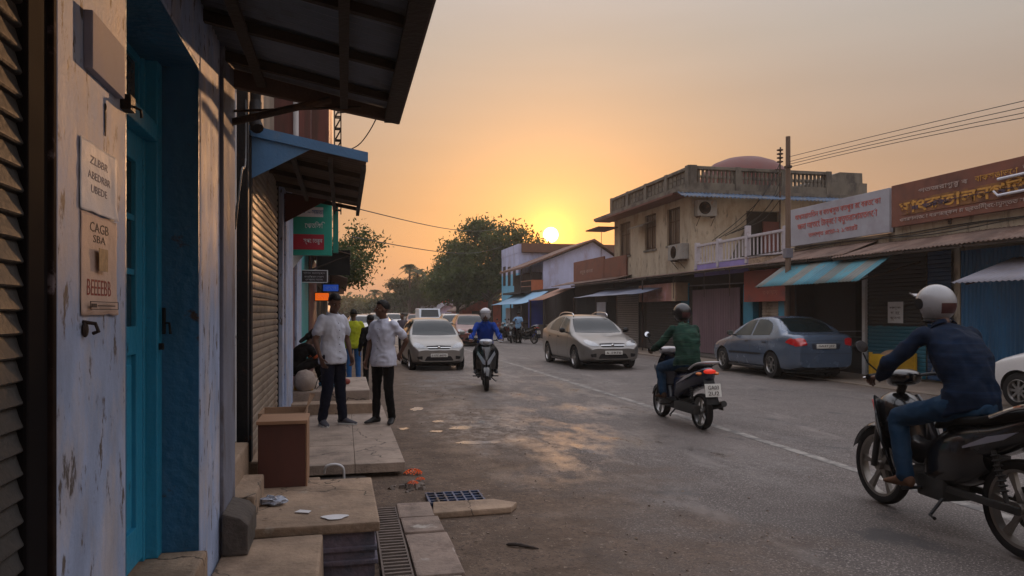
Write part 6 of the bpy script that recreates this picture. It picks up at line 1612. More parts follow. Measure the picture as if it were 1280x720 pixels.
    for k, s_ in enumerate((l1, l2)): text(s_, .05, M_ink_dark, pl, (0, yt - .078 - .012 * k, zt - .285 - .072 * k), (R(77.5), 0, 0), .001, world=False, width=.15, height=.05)
    # running gear
    g = G()
    if big:
        g.lathe((0, .08, .31), (0, 1, 0), [(.0, -.14), (.085, -.12), (.10, 0), (.085, .14), (.05, .24), (0, .25)], 18); g.box(-.13, .13, -.12, .14, .20, .36, .04)
    else: g.box(-.16, -.06, -.72, -.10, .20, .33, .035); g.box(-.08, .10, -.35, -.08, .20, .36, .03)
    en = P(g, 'engine', M_engine)
    g = G()
    for s in (-1, 1): g.box(s * .09 - .014, s * .09 + .014, yr - .06, -.06, r - .02, r + .025, .006)
    g.tube([(.13, .05, .24), (.15, -.25, .20), (.16, -.40, .24)], .018, 8); P(g, 'swing_arm', M_engine)
    g = G(); g.tube([(.16, -.35, .24), (.17, -.50, .27), (.175, -.88, .36)], [.028, .045, .04], 14); ex = P(g, 'exhaust', M_engine)
    g = G(); g.box(.205, .225, -.80, -.50, .26, .36, .008); P(g, 'heat_shield', M_chrome, ex)
    for s in (-1, 1):
        g = G(); g.tube([(s * .115, yr + .0, r + .04), (s * .115, yr + .10, .62)], .014, 8)
        for k in range(8): g.lathe((s * .115, yr + .02 + .009 * k, r + .10 + .028 * k), (0, .25, 1), [(.02, 0), (.03, .006), (.02, .012)], 12)
        P(g, 'shock_absorber', M_engine)
    g = G(); g.tube([(-.10, -.10, .24), (-.22, -.12, .13), (-.25, -.20, .13)], .011, 8); P(g, 'kick_stand', M_blackpl)
    for s in (-1, 1): g = G(); g.tube([(s * .10, .08, .28), (s * .13, .08, .26), (s * .27, .08, .26)], .012, 8); P(g, 'foot_peg', M_blackpl)
    return t

# ================================================================== PEOPLE
M_skin = mat('skin_brown', (.11, .055, .035), .55, var=.12, vs=8, spec=.4)
M_hair = mat('black_hair', (.004, .0035, .0035), .6, spec=.3, var=.3, vs=30, bump=.4, bs=60)
M_eye = mat('eye_white', (.5, .48, .45), .3); M_iris = mat('eye_dark', (.01, .007, .005), .2)
M_lip = mat('lips', (.10, .035, .03), .5)
def remesh(g, voxel, smooth=3, fold=0.0, fs=6.0, fst=(1, 1, 1), seed=0, clip=None):
    me = g.mesh('tmp', [M_skin]); o = bpy.data.objects.new('tmp', me); COL.objects.link(o)
    md = o.modifiers.new('r', 'REMESH'); md.mode = 'VOXEL'; md.voxel_size = voxel
    if smooth: m2 = o.modifiers.new('s', 'SMOOTH'); m2.iterations = smooth; m2.factor = .5
    dg = bpy.context.evaluated_depsgraph_get(); dg.update()
    nm = bpy.data.meshes.new_from_object(o.evaluated_get(dg)); bpy.data.objects.remove(o)
    if fold:
        nm.update()
        cs = [v.co.copy() for v in nm.vertices]; ns = [v.normal.copy() for v in nm.vertices]
        for v, c, n_ in zip(nm.vertices, cs, ns):
            q = Vector((c.x * fs * fst[0] + seed, c.y * fs * fst[1], c.z * fs * fst[2]))
            w_ = noise.noise(q + Vector((0, 0, .8 * noise.noise(q * .6))))
            v.co = c + n_ * fold * (1 - 2.2 * abs(w_)) + n_ * fold * .4 * noise.noise(q * 2.7)
    nm.polygons.foreach_set('use_smooth', [True] * len(nm.polygons))
    return nm
def mesh_obj(nm, me, m_, parent):
    me.materials.clear(); me.materials.append(m_); me.name = nm
    o = bpy.data.objects.new(nm, me); COL.objects.link(o); o.parent = parent; return o
def limb(g, a, b, ra, rb, bulge=.0, n=12, flat=1.0):
    a, b = Vector(a), Vector(b); pts, rs = [], []
    d = (b - a).normalized()
    pts = [a - d * ra * .7, a, a.lerp(b, .3), a.lerp(b, .65), b, b + d * rb * .7]
    rs = [ra * .55, ra, ra * (1 + bulge) * .98 + (rb - ra) * .3, ra + (rb - ra) * .65, rb, rb * .5]
    g.tube(pts, rs, n, flat=flat)
def hand(g, w, d, nrm, thumb, s=1.0, curl=.5):
    """w wrist, d direction of the hand, nrm palm normal (fingers curl to it), thumb side vector"""
    w, d, nrm = Vector(w), Vector(d).normalized(), Vector(nrm).normalized()
    nrm = (nrm - d * nrm.dot(d)).normalized(); side = Vector(thumb); side = (side - d * side.dot(d) - nrm * side.dot(nrm)).normalized()
    L_ = .085 * s
    rings = []
    for u, wd, th in ((-.25, .026, .02), (.1, .032, .018), (.6, .041, .015), (1.0, .040, .012), (1.1, .03, .007)):
        c = w + d * L_ * u; rings.append([c + side * math.cos(2 * PI * k / 12) * wd * s + nrm * math.sin(2 * PI * k / 12) * th * s for k in range(12)])
    g.loft(rings)
    for i, (off, ln) in enumerate(((.030, .070), (.010, .080), (-.011, .074), (-.031, .057))):
        p = w + d * L_ * .9 + side * off * s; dd = d.copy(); pts = [p - d * .02 * s, p]; rr_ = [.0075 * s, .0092 * s]
        for k, f in enumerate((.45, .32, .23)):
            ax = d.cross(nrm).normalized() if False else side
            a = curl * (1.0 + .12 * i) * (.8, 1.0, .8)[k]
            # rotate dd towards nrm about side axis
            q1 = Quaternion(side, a); q2 = Quaternion(side, -a)
            dd = (q1 @ dd) if (q1 @ d).dot(nrm) > (q2 @ d).dot(nrm) else (q2 @ dd)
            p = p + dd * ln * f * s; pts.append(p); rr_.append((.0088, .0082, .006)[k] * s)
        g.tube(pts, rr_, 8)
    p = w + d * L_ * .25 + side * .026 * s
    d1 = (d * .7 + side * .75 + nrm * .25).normalized(); d2 = (d * .9 + side * .15 + nrm * (.35 + .4 * curl)).normalized()
    g.tube([p - d1 * .015 * s, p, p + d1 * .034 * s, p + d1 * .034 * s + d2 * .028 * s, p + d1 * .034 * s + d2 * .046 * s], [.010 * s, .0125 * s, .0105 * s, .009 * s, .006 * s], 8)
def frame_from(face, up=(0, 0, 1)):
    f = Vector(face).normalized(); r_ = f.cross(Vector(up)).normalized(); u = r_.cross(f)
    return Matrix((r_, f, u)).transposed()   # columns: right, forward, up
def make_person(label, loc, rz, J, st, group=None, scale=1.0, vox=.014):
    """J: joints in the person's own frame (x right, y forward). st: style dict"""
    t = thing('person', label, 'person', loc, rz, group); t.scale = (scale,) * 3
    V = lambda k: Vector(J[k])
    hipC = (V('hipL') + V('hipR')) / 2; shC = (V('shL') + V('shR')) / 2; neck = V('neck'); head = V('head')
    hx = (V('hipR') - V('hipL')).normalized(); sx_ = (V('shR') - V('shL')).normalized()
    def torso(g, grow=0.0, low=-.10, top=True, flare=0.0):
        spine = (shC - hipC); L_ = spine.length; up = spine.normalized()
        stn = [(low, .150 + flare, .108 + flare), (.0, .158 + flare * .8, .112 + flare * .8), (.18, .15 + flare * .4, .112 + flare * .3), (.38, .148, .108), (.62, .168, .118), (.82, .180, .112), (.95, .172, .088), (1.02, .145, .074), (1.10, .088, .064), (1.16, .060, .058)]
        fat = st.get('fat', 1.0); rings = []
        bend = V('waist') if 'waist' in J else None
        for u, a, b in stn:
            if bend is not None:
                c = hipC * (1 - u) ** 2 + bend * 2 * u * (1 - u) + shC * u * u if 0 <= u <= 1 else (hipC + (bend - hipC).normalized() * u * L_ if u < 0 else shC + (neck - shC) * min(1, (u - 1) * 5))
            else: c = hipC + spine * u if u <= 1 else shC + (neck - shC) * min(1, (u - 1) * 5)
            x = hx.lerp(sx_, min(1, max(0, u))).normalized(); fw = up.cross(x).normalized() * -1
            a2, b2 = a * (fat if u < .7 else 1) + grow, b * (fat if u < .9 else 1) + grow
            rings.append([c + x * math.cos(2 * PI * k / 20) * a2 + fw * math.sin(2 * PI * k / 20) * b2 for k in range(20)])
        g.loft(rings)
    arms = [('L', V('shL'), V('elL'), V('wrL')), ('R', V('shR'), V('elR'), V('wrR'))]
    legs = [('L', V('hipL'), V('knL'), V('anL')), ('R', V('hipR'), V('knR'), V('anR'))]
    # body: one continuous surface
    g = G(); torso(g, -.012)
    for s, a, b, c in arms: limb(g, a + (shC - a) * .16 - (shC - hipC).normalized() * .02, b, .044, .037, .06); limb(g, b, c, .037, .024, .08)
    for s, a, b, c in legs: limb(g, a, b, .080, .052, .04); limb(g, b, c, .050, .034, .1)
    limb(g, neck - (head - neck) * .4, neck.lerp(head, .65), .055, .050)
    # head
    fm = frame_from(J.get('face', (0, 1, 0)), J.get('headup', (0, 0, 1)))
    def hb(c, r_, seg=18): g.ball(head + fm @ Vector(c), r_, seg, 12, rot=fm)
    hb((0, -.012, .025), (.074, .092, .090)); hb((0, .028, -.045), (.056, .062, .070)); hb((0, .050, -.088), (.030, .028, .024)); hb((0, .062, .018), (.055, .022, .022))
    for s in (-1, 1): hb((s * .045, .038, -.03), (.022, .03, .025)); hb((s * .074, -.008, -.015), (.009, .020, .030))
    g.tube([head + fm @ Vector((0, .082, .012)), head + fm @ Vector((0, .100, -.018)), head + fm @ Vector((0, .104, -.034)), head + fm @ Vector((0, .085, -.042))], [.009, .012, .017, .010], 8)
    me = remesh(g, vox * .72, 2)
    bm = bmesh.new(); bm.from_mesh(me); g = G(); g.bm.free(); g.bm = bm
    hs = st.get('hand', {})
    for s, a, b, c in arms:
        d = (c - b).normalized(); sg_ = -1 if s == 'L' else 1
        dflt = dict(d=d, n=Vector((-sg_, 0, 0)), th=Vector((0, 1, 0)), curl=.45)
        dflt.update(hs.get(s, {}))
        hand(g, c, dflt['d'], dflt['n'], dflt['th'], 1.0, dflt['curl'])
    body = mesh_obj('body', g.mesh('body', [M_skin], 'all', fixn=False), st.get('skin', M_skin), t)
    # eyes, brows, mouth
    if st.get('facevis', True):
        for s in (-1, 1):
            g = G(); g.ball(head + fm @ Vector((s * .030, .071, .002)), (.0105, .009, .0058), 12, 8, rot=fm); e_ = g.obj('eye', M_eye, t, smooth='all', world=False)
            g = G(); g.ball(head + fm @ Vector((s * .030, .0785, .002)), (.006, .004, .006), 10, 6, rot=fm); g.obj('iris', M_iris, e_, smooth='all', world=False)
            g = G(); g.tube([head + fm @ Vector((s * .014, .083, .020)), head + fm @ Vector((s * .030, .084, .026)), head + fm @ Vector((s * .047, .074, .021))], [.003, .005, .002], 6, flat=.6); g.obj('eyebrow', M_hair, t, smooth='all', world=False)
        g = G(); g.ball(head + fm @ Vector((0, .081, -.064)), (.023, .010, .008), 12, 8, rot=fm); g.obj('mouth', M_lip, t, smooth='all', world=False)
    # hair / helmet
    if st.get('hair', 'short') == 'short':
        g = G(); g.ball((0, 0, 0), 1.0, 36, 26); sd = random.uniform(0, 9)
        for v in g.bm.verts:
            d = v.co.normalized(); up_ = d.z; fr_ = d.y
            hairy = (up_ > .40 - .05 * noise.noise(d * 9)) if fr_ > .35 else (up_ > -.30 + max(0, (fr_ + .1)) * 1.2)
            k = (1.085 + .03 * noise.noise(d * 5 + Vector((sd, 0, 0))) + .07 * max(0, up_) ) if hairy else .90
            v.co = head + fm @ (Vector((0, -.012, .025)) + Vector((d.x * .074 * k, d.y * .092 * k, d.z * .090 * k)))
        g.obj('hair', M_hair, t, smooth='all', world=False)
    elif st.get('hair') == 'long':
        g = G(); g.ball(head + fm @ Vector((0, -.022, .030)), (.088, .098, .10), 24, 16, rot=fm); g.ball(head + fm @ Vector((0, -.085, -.05)), (.06, .05, .07), 16, 12, rot=fm)
        limb(g, head + fm @ Vector((0, -.09, -.05)), head + fm @ Vector((0, -.14, -.20)), .04, .025)
        mesh_obj('hair', remesh(g, .012, 2, .006, 14, (1, 1, .4)), M_hair, t)
    elif st.get('hair') == 'helmet':
        hc = st['helmet']
        g = G(); g.ball((0, 0, 0), 1.0, 40, 30)
        full = st.get('full', False)
        for v in g.bm.verts:
            d = v.co.normalized()
            open_ = d.y > .30 and -.62 < d.z < (.28 if full else .30) and abs(d.x) < .74
            if not full: open_ = open_ or (d.y > .25 and d.z < .28)
            k = .80 if open_ else 1.0
            z = d.z if d.z > -.8 else -.8
            v.co = head + fm @ (Vector((0, -.008, .012)) + Vector((d.x * .122 * k, d.y * .142 * k, z * .135 * k)))
        hl_ = g.obj('helmet', hc, t, smooth=50, world=False)
        for s in (-1, 1): g = G(); g.lathe(head + fm @ Vector((s * .118, .01, .01)), fm @ Vector((s, 0, 0)), [(.038, -.012), (.038, .006), (.0, .008)], 16); g.obj('visor_pivot', M_blackpl, hl_, smooth=True, world=False)
        g = G()
        def pat(u, v):
            a = R(150 + 60 * u); z = -.075 + .07 * v; q = math.sqrt(max(0, 1 - (z / .137) ** 2))
            return head + fm @ Vector((math.sin(a) * .1235 * q, -.008 + math.cos(a) * .1435 * q, z + .012))
        g.grid(pat, 14, 6); g.obj('rear_patch', mat('helmet_patch', (.05, .012, .012), .4), hl_, smooth='all', world=False)
        def vis(u, v):
            a = R(-62 + 124 * u); z = (.055 - .085 * v) if full else (.062 + .02 * v)
            q = .149 if full else .147 + .034 * v
            return head + fm @ Vector((math.sin(a) * (.127 if full else .122 + .02 * v), math.cos(a) * q, z + .012))
        g = G(); g.grid(vis, 24, 6); g.obj('visor' if full else 'peak', M_carglass if full else hc, hl_, smooth='all', solid=.004, world=False)
        g = G(); g.tube(catmull([head + fm @ Vector((-.10, .02, -.06)), head + fm @ Vector((-.05, .05, -.115)), head + fm @ Vector((.05, .05, -.115)), head + fm @ Vector((.10, .02, -.06))], 5), .006, 6); g.obj('chin_strap', M_blackpl, hl_, world=False)
        g = G()
        def lin(u, v):
            a = 2 * PI * u; return head + fm @ (Vector((0, -.008, -.10 + .012 * math.sin(v * PI))) + Vector((math.sin(a) * (.088 - .02 * v), math.cos(a) * (.10 - .02 * v), -.01)))
        g.grid(lin, 24, 4); g.obj('lining', M_blackpl, hl_, smooth='all', world=False)
    # trousers
    g = G(); up = (shC - hipC).normalized()
    rings = []
    for u, a, b in ((-.09, .10, .09), (-.04, .148, .112), (.02, .152, .112), (.10, .142, .104), (.135, .138, .10)):
        c = hipC + up * u; x = hx; fw = up.cross(x).normalized(); f_ = st.get('fat', 1.0)
        rings.append([c + x * math.cos(2 * PI * k / 20) * a * f_ + fw * math.sin(2 * PI * k / 20) * b * f_ for k in range(20)])
    g.loft(rings)
    for s, a, b, c in legs:
        lw = st.get('leg', 1.0); limb(g, a, b, .093 * lw, .068 * lw, .0); limb(g, b, c + (c - b).normalized() * .01, .066 * lw, .054 * lw, .02)
    mesh_obj('trousers', remesh(g, vox, 3, .007, 9, (1, 1, 1.3), random.uniform(0, 9)), st['trousers'], t)
    # shirt
    g = G(); torso(g, .003, st.get('shirt_low', -.22), flare=st.get('flare', .012))
    for s, a, b, c in arms:
        if st.get('sleeve', 'short') == 'short':
            m_ = a.lerp(b, .74); a2 = a + (shC - a) * .12 - (shC - hipC).normalized() * .018; limb(g, a2, m_, .057, .060, .0)
        else: a2 = a + (shC - a) * .12 - (shC - hipC).normalized() * .018; limb(g, a2, b, .056, .050, .0); limb(g, b, b.lerp(c, .96), .054, .040, .02)
    sm_ = remesh(g, vox, 3, st.get('fold', .012), 8, (1, 1, .9), random.uniform(0, 9))
    sh = mesh_obj('shirt' if not st.get('jacket') else 'jacket', sm_, st['shirt'], t)
    if st.get('cuff'):
        for s, a, b, c in arms: g = G(); g.tube([a.lerp(b, .76), a.lerp(b, .92)], .068, 14); g.obj('cuff', st['cuff'], sh, smooth=True, world=False)
    if st.get('placket'):
        part_ = decal(sm_, 'b', [(-.015, shC.z - .56), (.015, shC.z - .56), (.015, shC.z - .03), (-.015, shC.z - .03)], .004, .03).obj('placket', st['shirt'], sh, smooth='all', world=False)
        decal(sm_, 'b', [(-.12, shC.z - .19), (-.04, shC.z - .19), (-.04, shC.z - .08), (-.12, shC.z - .08)], .004, .02).obj('pocket', st['shirt'], sh, smooth='all', world=False)
        fz = projector(sm_, 'b')
        for k in range(6):
            p_, n_ = fz(0, shC.z - .08 - .09 * k)
            if p_ is not None: g = G(); g.lathe(p_ + Vector((0, .004, 0)), (0, 1, 0), [(0, .003), (.006, .002), (.006, 0)], 8); g.obj('button', M_iris, sh, world=False)
    # collar
    if st.get('collar', True):
        g = G(); nd = (head - neck).normalized(); 
        def colr(u, v):
            a = PI / 2 + R(18) + (2 * PI - R(36)) * u; fx = sx_; fy = nd.cross(fx).normalized() * -1
            rr_ = .066 + .018 * v
            return neck - nd * .015 + fx * math.cos(a) * rr_ + fy * math.sin(a) * rr_ * -1 * -1 + nd * (.030 - .034 * v)
        g.grid(colr, 24, 4); g.obj('collar', st['shirt'], sh, smooth='all', solid=.004, world=False)
    # shoes
    for s, a, b, c in legs:
        fd = Vector(J.get('foot' + s, (0, 1, 0))).normalized(); sl_ = Vector((0, 0, 1)); 
        fr_ = frame_from(fd)
        g = G(); rings = []
        for y, wd, z0, z1 in ((-.065, .02, -.055, -.02), (-.055, .032, -.078, .0), (-.02, .036, -.08, .035), (.03, .038, -.08, .02), (.09, .046, -.08, -.018), (.14, .044, -.08, -.035), (.18, .03, -.078, -.048), (.195, .012, -.07, -.058)):
            rings.append([c + fr_ @ Vector((math.cos(2 * PI * k / 16) * wd, y, (z0 + z1) / 2 + math.sin(2 * PI * k / 16) * (z1 - z0) / 2)) for k in range(16)])
        g.loft(rings); so_ = g.obj('shoe', st.get('shoe', M_blackpl), t, smooth='all', world=False)
        if st.get('sole'):
            g = G(); pts = [(-.07, 0), (-.055, .034), (0, .038), (.09, .048), (.16, .042), (.20, .0), (.16, -.042), (.09, -.048), (0, -.038), (-.055, -.034)]
            g.prism([c + fr_ @ Vector((x_, y_, -.086)) for y_, x_ in pts], fr_ @ Vector((0, 0, .022)), .004); g.obj('sole', st['sole'], so_, smooth=True, world=False)
    if st.get('belt'):
        g = G(); rings = []
        for u in (.105, .135):
            c = hipC + up * u; fw = up.cross(hx).normalized()
            rings.append([c + hx * math.cos(2 * PI * k / 24) * .162 + fw * math.sin(2 * PI * k / 24) * .125 for k in range(24)])
        g.loft(rings); g.obj('belt', M_blackpl, t, smooth=True, world=False)
    return t
def stand(**kw):
    J = dict(hipL=(-.088, 0, .90), hipR=(.088, 0, .90), knL=(-.10, .02, .48), knR=(.10, .02, .48), anL=(-.11, -.02, .085), anR=(.11, -.02, .085),
             shL=(-.175, 0, 1.385), shR=(.175, 0, 1.385), neck=(0, .005, 1.43), head=(0, .025, 1.575), elL=(-.235, -.03, 1.10), elR=(.235, -.03, 1.10), wrL=(-.24, .05, .86), wrR=(.24, .05, .86), footL=(-.15, 1, 0), footR=(.15, 1, 0), face=(0, 1, 0))
    J.update(kw); return J
def cloth(nm, col, **k): return mat('cloth_' + nm, col, k.pop('rough', .85), var=.10, vs=5, bump=.45, bs=9, spec=.15, **k)
C_white = cloth('white_shirt', (.52, .54, .62)); C_white2 = cloth('white_patterned', (.50, .52, .62), col3=(.20, .12, .11), s3=7, thr3=(.62, .70))
C_navy = cloth('navy_trousers', (.007, .009, .020)); C_black = cloth('black_trousers', (.005, .0045, .005)); C_jeans = cloth('blue_jeans', (.008, .03, .065), col3=(.02, .05, .09), s3=5, thr3=(.5, .7)); C_jeans2 = cloth('bright_jeans', (.03, .11, .30))
C_yellow = cloth('yellow_jacket', (.36, .38, .02)); C_blue = cloth('royal_blue', (.012, .045, .26)); C_darkblue = cloth('dark_blue_jacket', (.0025, .009, .024), col3=(.005, .016, .042), s3=3, stretch3=(.3, .3, 14), thr3=(.5, .62))
C_dark = cloth('black_top', (.005, .0045, .005)); C_sky = cloth('sky_blue_shirt', (.20, .34, .52)); M_orange_cloth = mat('orange_cloth', (.5, .09, .02), .8)
C_green = cloth('green_stripe', (.04, .07, .045))
def stripe_green():
    nt = C_green.node_tree; L = nt.links.new; b = nt.nodes['Principled BSDF']
    tc = _n(nt, 'ShaderNodeTexCoord'); mp = _n(nt, 'ShaderNodeMapping'); mp.inputs['Scale'].default_value = (1.6, 1.6, 19); L(tc.outputs['Object'], mp.inputs[0])
    no = _n(nt, 'ShaderNodeTexNoise'); no.inputs['Scale'].default_value = 1.0; no.inputs['Detail'].default_value = 5; L(mp.outputs[0], no.inputs['Vector'])
    cr = _n(nt, 'ShaderNodeValToRGB'); e = cr.color_ramp.elements; L(no.outputs['Fac'], cr.inputs[0])
    e[0].position = .36; e[0].color = (.012, .03, .024, 1); e[1].position = .72; e[1].color = (.10, .14, .12, 1)
    for p, c in ((.46, (.010, .034, .025)), (.52, (.022, .062, .042)), (.58, (.010, .025, .02)), (.64, (.036, .085, .058))): q = e.new(p); q.color = c3(c)
    L(cr.outputs[0], b.inputs['Base Color'])
stripe_green()
M_sole = mat('white_sole', (.5, .5, .5), .7)
FOOT = .085
# two men talking on the slab
make_person('taller standing man in a plain white half sleeve shirt, looking down', (-.14, 9.75, .152), R(-140),
    stand(face=(.25, .9, -.42), head=(.01, .05, 1.565), elL=(-.25, -.02, 1.10), wrL=(-.235, .08, .87), elR=(.245, -.05, 1.10), wrR=(.235, .06, .86), anL=(-.12, .05, .085), anR=(.13, -.05, .085), footL=(-.5, 1, 0), footR=(.35, 1, 0)),
    dict(shirt=C_white, trousers=C_navy, leg=1.05, fat=1.0, placket=True, shoe=cloth('grey_shoe', (.07, .07, .085)), sole=M_sole, flare=.034), scale=1.0)
make_person('standing man in white patterned shirt and black trousers with one arm behind', (.50, 9.78, .152), R(140),
    stand(face=(.62, .78, .04), head=(.0, .03, 1.575), shL=(-.18, .0, 1.385), elL=(-.29, -.14, 1.14), wrL=(-.16, -.17, .95), elR=(.23, .0, 1.10), wrR=(.22, .10, .86), anL=(-.13, -.02, .085), anR=(.10, .03, .085), footL=(-.5, 1, 0), footR=(.3, 1, 0)),
    dict(shirt=C_white2, trousers=C_black, leg=.92, fat=1.05, placket=True, shoe=M_blackpl, flare=.030, hand={'L': dict(curl=.8, n=(0, -1, 0), th=(0, 0, -1))}), scale=.945)
x, y = gp(442, 16.6)
make_person('person seen from behind in a bright yellow jacket and blue jeans', (x, y, .02), R(6),
    stand(face=(-.2, 1, -.1), elL=(-.26, .02, 1.13), wrL=(-.20, .20, .98), elR=(.26, .02, 1.13), wrR=(.22, .16, .95)), dict(shirt=C_yellow, trousers=C_jeans2, sleeve='long', jacket=True, fat=1.12, flare=.03, collar=False, fold=.014, facevis=False), scale=.97, vox=.018)
x, y = gp(463, 15.2)
make_person('person in black clothes half hidden behind the man in patterned shirt', (x, y, .02), R(20), stand(face=(-.3, 1, 0)), dict(shirt=C_dark, trousers=C_black, sleeve='long', hair='short', facevis=False, collar=False), scale=.90, vox=.02)
x, y = gp(503, 27.5)
make_person('person in dark clothes standing on the road left of the silver hatchback', (x, y, .0), R(150), stand(), dict(shirt=cloth('grey_top', (.09, .075, .09)), trousers=C_black, sleeve='short', collar=False), scale=.92, vox=.022)
# seated woman on the platform
px_, py_ = -.68, 11.5
st_ = thing('stool', 'low dark wooden stool under the seated woman', 'stool', (px_, py_, .45))
g = G(); g.box(-.17, .17, -.16, .16, .20, .23, .008); g.obj('seat', M_wooddark, st_, world=False)
for a_ in (-1, 1):
    for b_ in (-1, 1): g = G(); g.tube([(a_ * .13, b_ * .12, .20), (a_ * .16, b_ * .15, 0)], .014, 8); g.obj('leg', M_wooddark, st_, world=False)
make_person('seated woman in black with orange sleeve cuff leaning forward on the platform', (-.70, py_, .45), R(-72),
    dict(hipL=(-.09, -.02, .33), hipR=(.09, -.02, .33), waist=(0, -.02, .52), knL=(-.13, .36, .47), knR=(.13, .36, .47), anL=(-.12, .48, .09), anR=(.12, .52, .09), shL=(-.15, .17, .71), shR=(.15, .17, .71), neck=(0, .21, .755), head=(0, .30, .86), elL=(-.17, .32, .52), elR=(.17, .32, .52), wrL=(-.06, .50, .54), wrR=(.08, .52, .54), face=(0, .8, -.6), footL=(0, 1, 0), footR=(0, 1, 0)),
    dict(shirt=C_dark, trousers=C_black, hair='long', sleeve='short', cuff=M_orange_cloth, collar=False, shoe=mat('blue_sandal', (.03, .2, .4), .6), flare=.0, shirt_low=-.1, hand={'L': dict(curl=.7, n=(0, 0, -1), th=(1, 0, 0)), 'R': dict(curl=.7, n=(0, 0, -1), th=(-1, 0, 0))}), vox=.015, scale=.9)
g = G(); g.ball((0, 0, 0), 1, 28, 18)
for v in g.bm.verts: k = 1 + .08 * noise.noise(v.co * 3); v.co = Vector((v.co.x * .16 * k, v.co.y * .19 * k, max(-.02, v.co.z * .17 * k + .13)))
g.xform(Matrix.Translation((-.56, 11.25, .452))); solo(g, 'sack', mat('jute_sack', (.30, .24, .20), .9, var=.2, vs=6, bump=.4), 'round pale jute sack on the platform in front of the seated woman', 'sack', loc=(-.56, 11.25, .45), smooth='all')
g = G(); g.prism([(-.72, 11.2, .46), (-.55, 11.16, .455), (-.44, 11.17, .455), (-.45, 11.18, .50), (-.62, 11.2, .56), (-.70, 11.2, .60)], (0, .06, 0), .01)
solo(g, 'folded_bag', mat('ochre_bag', (.35, .20, .05), .8, var=.2, vs=6), 'folded ochre bag lying against the pale jute sack', 'bag', loc=(-.6, 11.2, .46))
g = G(); g.tube(catmull([(-.42, 11.3, .46), (-.38, 11.3, .60), (-.33, 11.3, .66), (-.30, 11.3, .55), (-.28, 11.3, .46)], 5), .006, 6); g.tube(catmull([(-.40, 11.28, .46), (-.30, 11.28, .56), (-.20, 11.28, .58), (-.12, 11.28, .46)], 5), .006, 6)
solo(g, 'wire_loop', M_cable, 'loops of thin black wire lying beside the jute sack', 'wire loops', loc=(-.3, 11.3, .46))
g = G(); g.ball((.04, 12.0, .50), (.06, .05, .05), 14, 8); solo(g, 'cloth_bundle', M_redwood, 'small red and white cloth bundle on the platform between the men', 'bundle', loc=(.04, 12, .45), smooth='all')
# riders
ride = dict(hipL=(-.10, -.20, .86), hipR=(.10, -.20, .86), waist=(0, -.25, 1.08), knL=(-.20, .24, .76), knR=(.20, .24, .76), anL=(-.20, .16, .415), anR=(.20, .16, .415), shL=(-.185, -.10, 1.345), shR=(.185, -.10, 1.345), neck=(0, -.08, 1.40), head=(0, -.03, 1.535), elL=(-.285, .07, 1.10), elR=(.285, .07, 1.10), wrL=(-.31, .245, 1.025), wrR=(.31, .245, 1.025), footL=(-.1, 1, -.05), footR=(.1, 1, -.05), face=(0, 1, -.05))
grip = {'L': dict(d=(-.05, 1, -.1), n=(0, .3, -1), th=(1, 0, 0), curl=.85), 'R': dict(d=(.05, 1, -.1), n=(0, .3, -1), th=(-1, 0, 0), curl=.85)}
def helmet_mat(nm, c, **k): return mat('helmet_' + nm, c, .3, coat=.35, var=.08, **k)
P_black = car_paint('black_gloss', (.004, .004, .005), .0, .25); P_navy = car_paint('navy_gloss', (.006, .010, .03), .1, .25)
x, y = gp(614, 14.9); lb = (x, y + .62, .008)
two_wheeler('scooter', P_black, car_paint('silver_trim', (.42, .45, .50), .5), 'black and silver scooter coming towards the camera', lb, R(180 - 9), 'AP 11')
J = dict(ride); make_person('scooter rider in royal blue with a white open face helmet', lb, R(180 - 9), J, dict(shirt=C_blue, trousers=C_black, sleeve='long', hair='helmet', helmet=helmet_mat('white', (.5, .5, .52)), shoe=M_blackpl, hand=grip, fat=1.05, collar=True, shirt_low=-.12), vox=.015)
x, y = gp(851, 10.65); lb = (x, y, .008)
two_wheeler('scooter', P_navy, car_paint('pale_trim', (.36, .35, .36), .3), 'dark blue scooter with red tail lamp riding away from the camera', lb, R(0), 'GA03 2U2', scale=1.04)
J = dict(ride, head=(0, -.04, 1.54)); make_person('scooter rider in green striped jacket and black helmet seen from behind', lb, R(0), J, dict(shirt=C_green, trousers=C_jeans, sleeve='long', hair='helmet', helmet=helmet_mat('black', (.004, .004, .005)), full=True, shoe=cloth('brown_shoe', (.05, .025, .015)), hand=grip, fat=1.1, jacket=True, shirt_low=-.10, flare=.02, fold=.012, facevis=False), scale=1.02, vox=.013)
lb = (4.33, 4.60, .008); hd = R(-4)
two_wheeler('moped', P_black, car_paint('grey_flash', (.22, .22, .26), .4), 'black motorcycle nearest the camera, riding out of the right edge', lb, hd, 'GA02 11', scale=1.10)
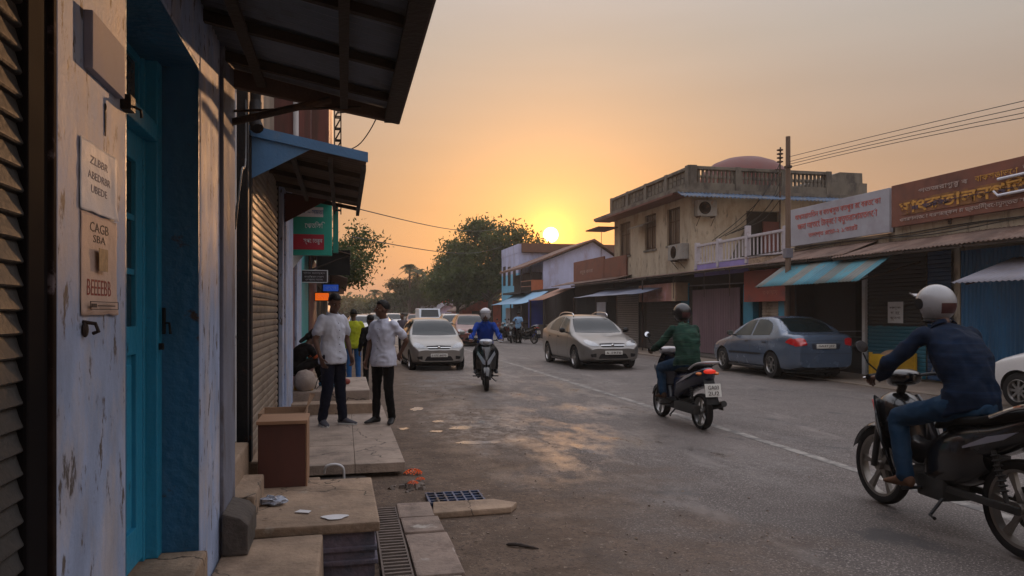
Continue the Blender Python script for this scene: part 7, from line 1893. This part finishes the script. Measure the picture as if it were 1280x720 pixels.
J = dict(ride, hipL=(-.10, -.22, .87), hipR=(.10, -.22, .87), waist=(0, -.235, 1.10), shL=(-.20, .0, 1.35), shR=(.20, .0, 1.35), neck=(0, .04, 1.40), head=(0, .115, 1.535), knL=(-.21, .22, .74), knR=(.21, .22, .74), anL=(-.22, .13, .345), anR=(.22, .13, .345), elL=(-.34, .12, 1.14), elR=(.34, .12, 1.14), wrL=(-.315, .275, 1.02), wrR=(.315, .275, 1.02), face=(-.05, 1, -.05))
make_person('nearest rider in dark blue jacket, jeans and a white peaked helmet', lb, hd, J, dict(shirt=C_darkblue, trousers=C_jeans, sleeve='long', hair='helmet', helmet=helmet_mat('pearl', (.24, .24, .25), col3=(.12, .03, .03), s3=1.2, thr3=(.66, .68)), shoe=cloth('tan_shoe', (.10, .05, .03)), hand=grip, fat=1.14, jacket=True, shirt_low=-.12, flare=.012, fold=.012), scale=1.07, vox=.012)
# parked two-wheelers and man in light blue far down the street
x, y = gp(648, 37.5)
make_person('man in light blue shirt standing by the parked motorcycles', (x, y, .02), R(-30), stand(face=(.2, 1, 0), elL=(-.3, .0, 1.14), wrL=(-.24, .2, 1.0)), dict(shirt=C_sky, trousers=C_black, sleeve='short', facevis=False, collar=False), scale=.94, vox=.024)
far_m = two_wheeler('moped', P_black, P_silver, 'dark motorcycle parked right of the man in light blue', (gp(658, 37.2)[0], gp(658, 37.2)[1], .02), R(25), 'GA01 55', lit=False, group='parked motorcycles by the stalls')
for px, zc, dg_, lab in ((641, 38.2, 160, 'dark motorcycle parked left of the man in light blue'), (632, 39.5, 150, 'motorcycle parked farthest left in the row by the stalls')):
    c = copy_tree(far_m); c.location = (*gp(px, zc), .02); c.rotation_euler = (0, 0, R(dg_)); c['label'] = lab

# ================================================================== AIR
g = G(); g.box(-120, 300, -60, 300, -1.2, 13.5)
hz = g.obj('haze', None if False else M_dirt); tag(hz, kind='stuff')
mh = bpy.data.materials.new('evening_haze'); mh.use_nodes = True; nt = mh.node_tree; nt.nodes.remove(nt.nodes['Principled BSDF'])
pv = _n(nt, 'ShaderNodeVolumePrincipled'); pv.inputs['Color'].default_value = (.95, .88, .8, 1); pv.inputs['Density'].default_value = .0008; pv.inputs['Anisotropy'].default_value = .1
nt.links.new(pv.outputs[0], nt.nodes['Material Output'].inputs['Volume'])
hz.data.materials.clear(); hz.data.materials.append(mh)
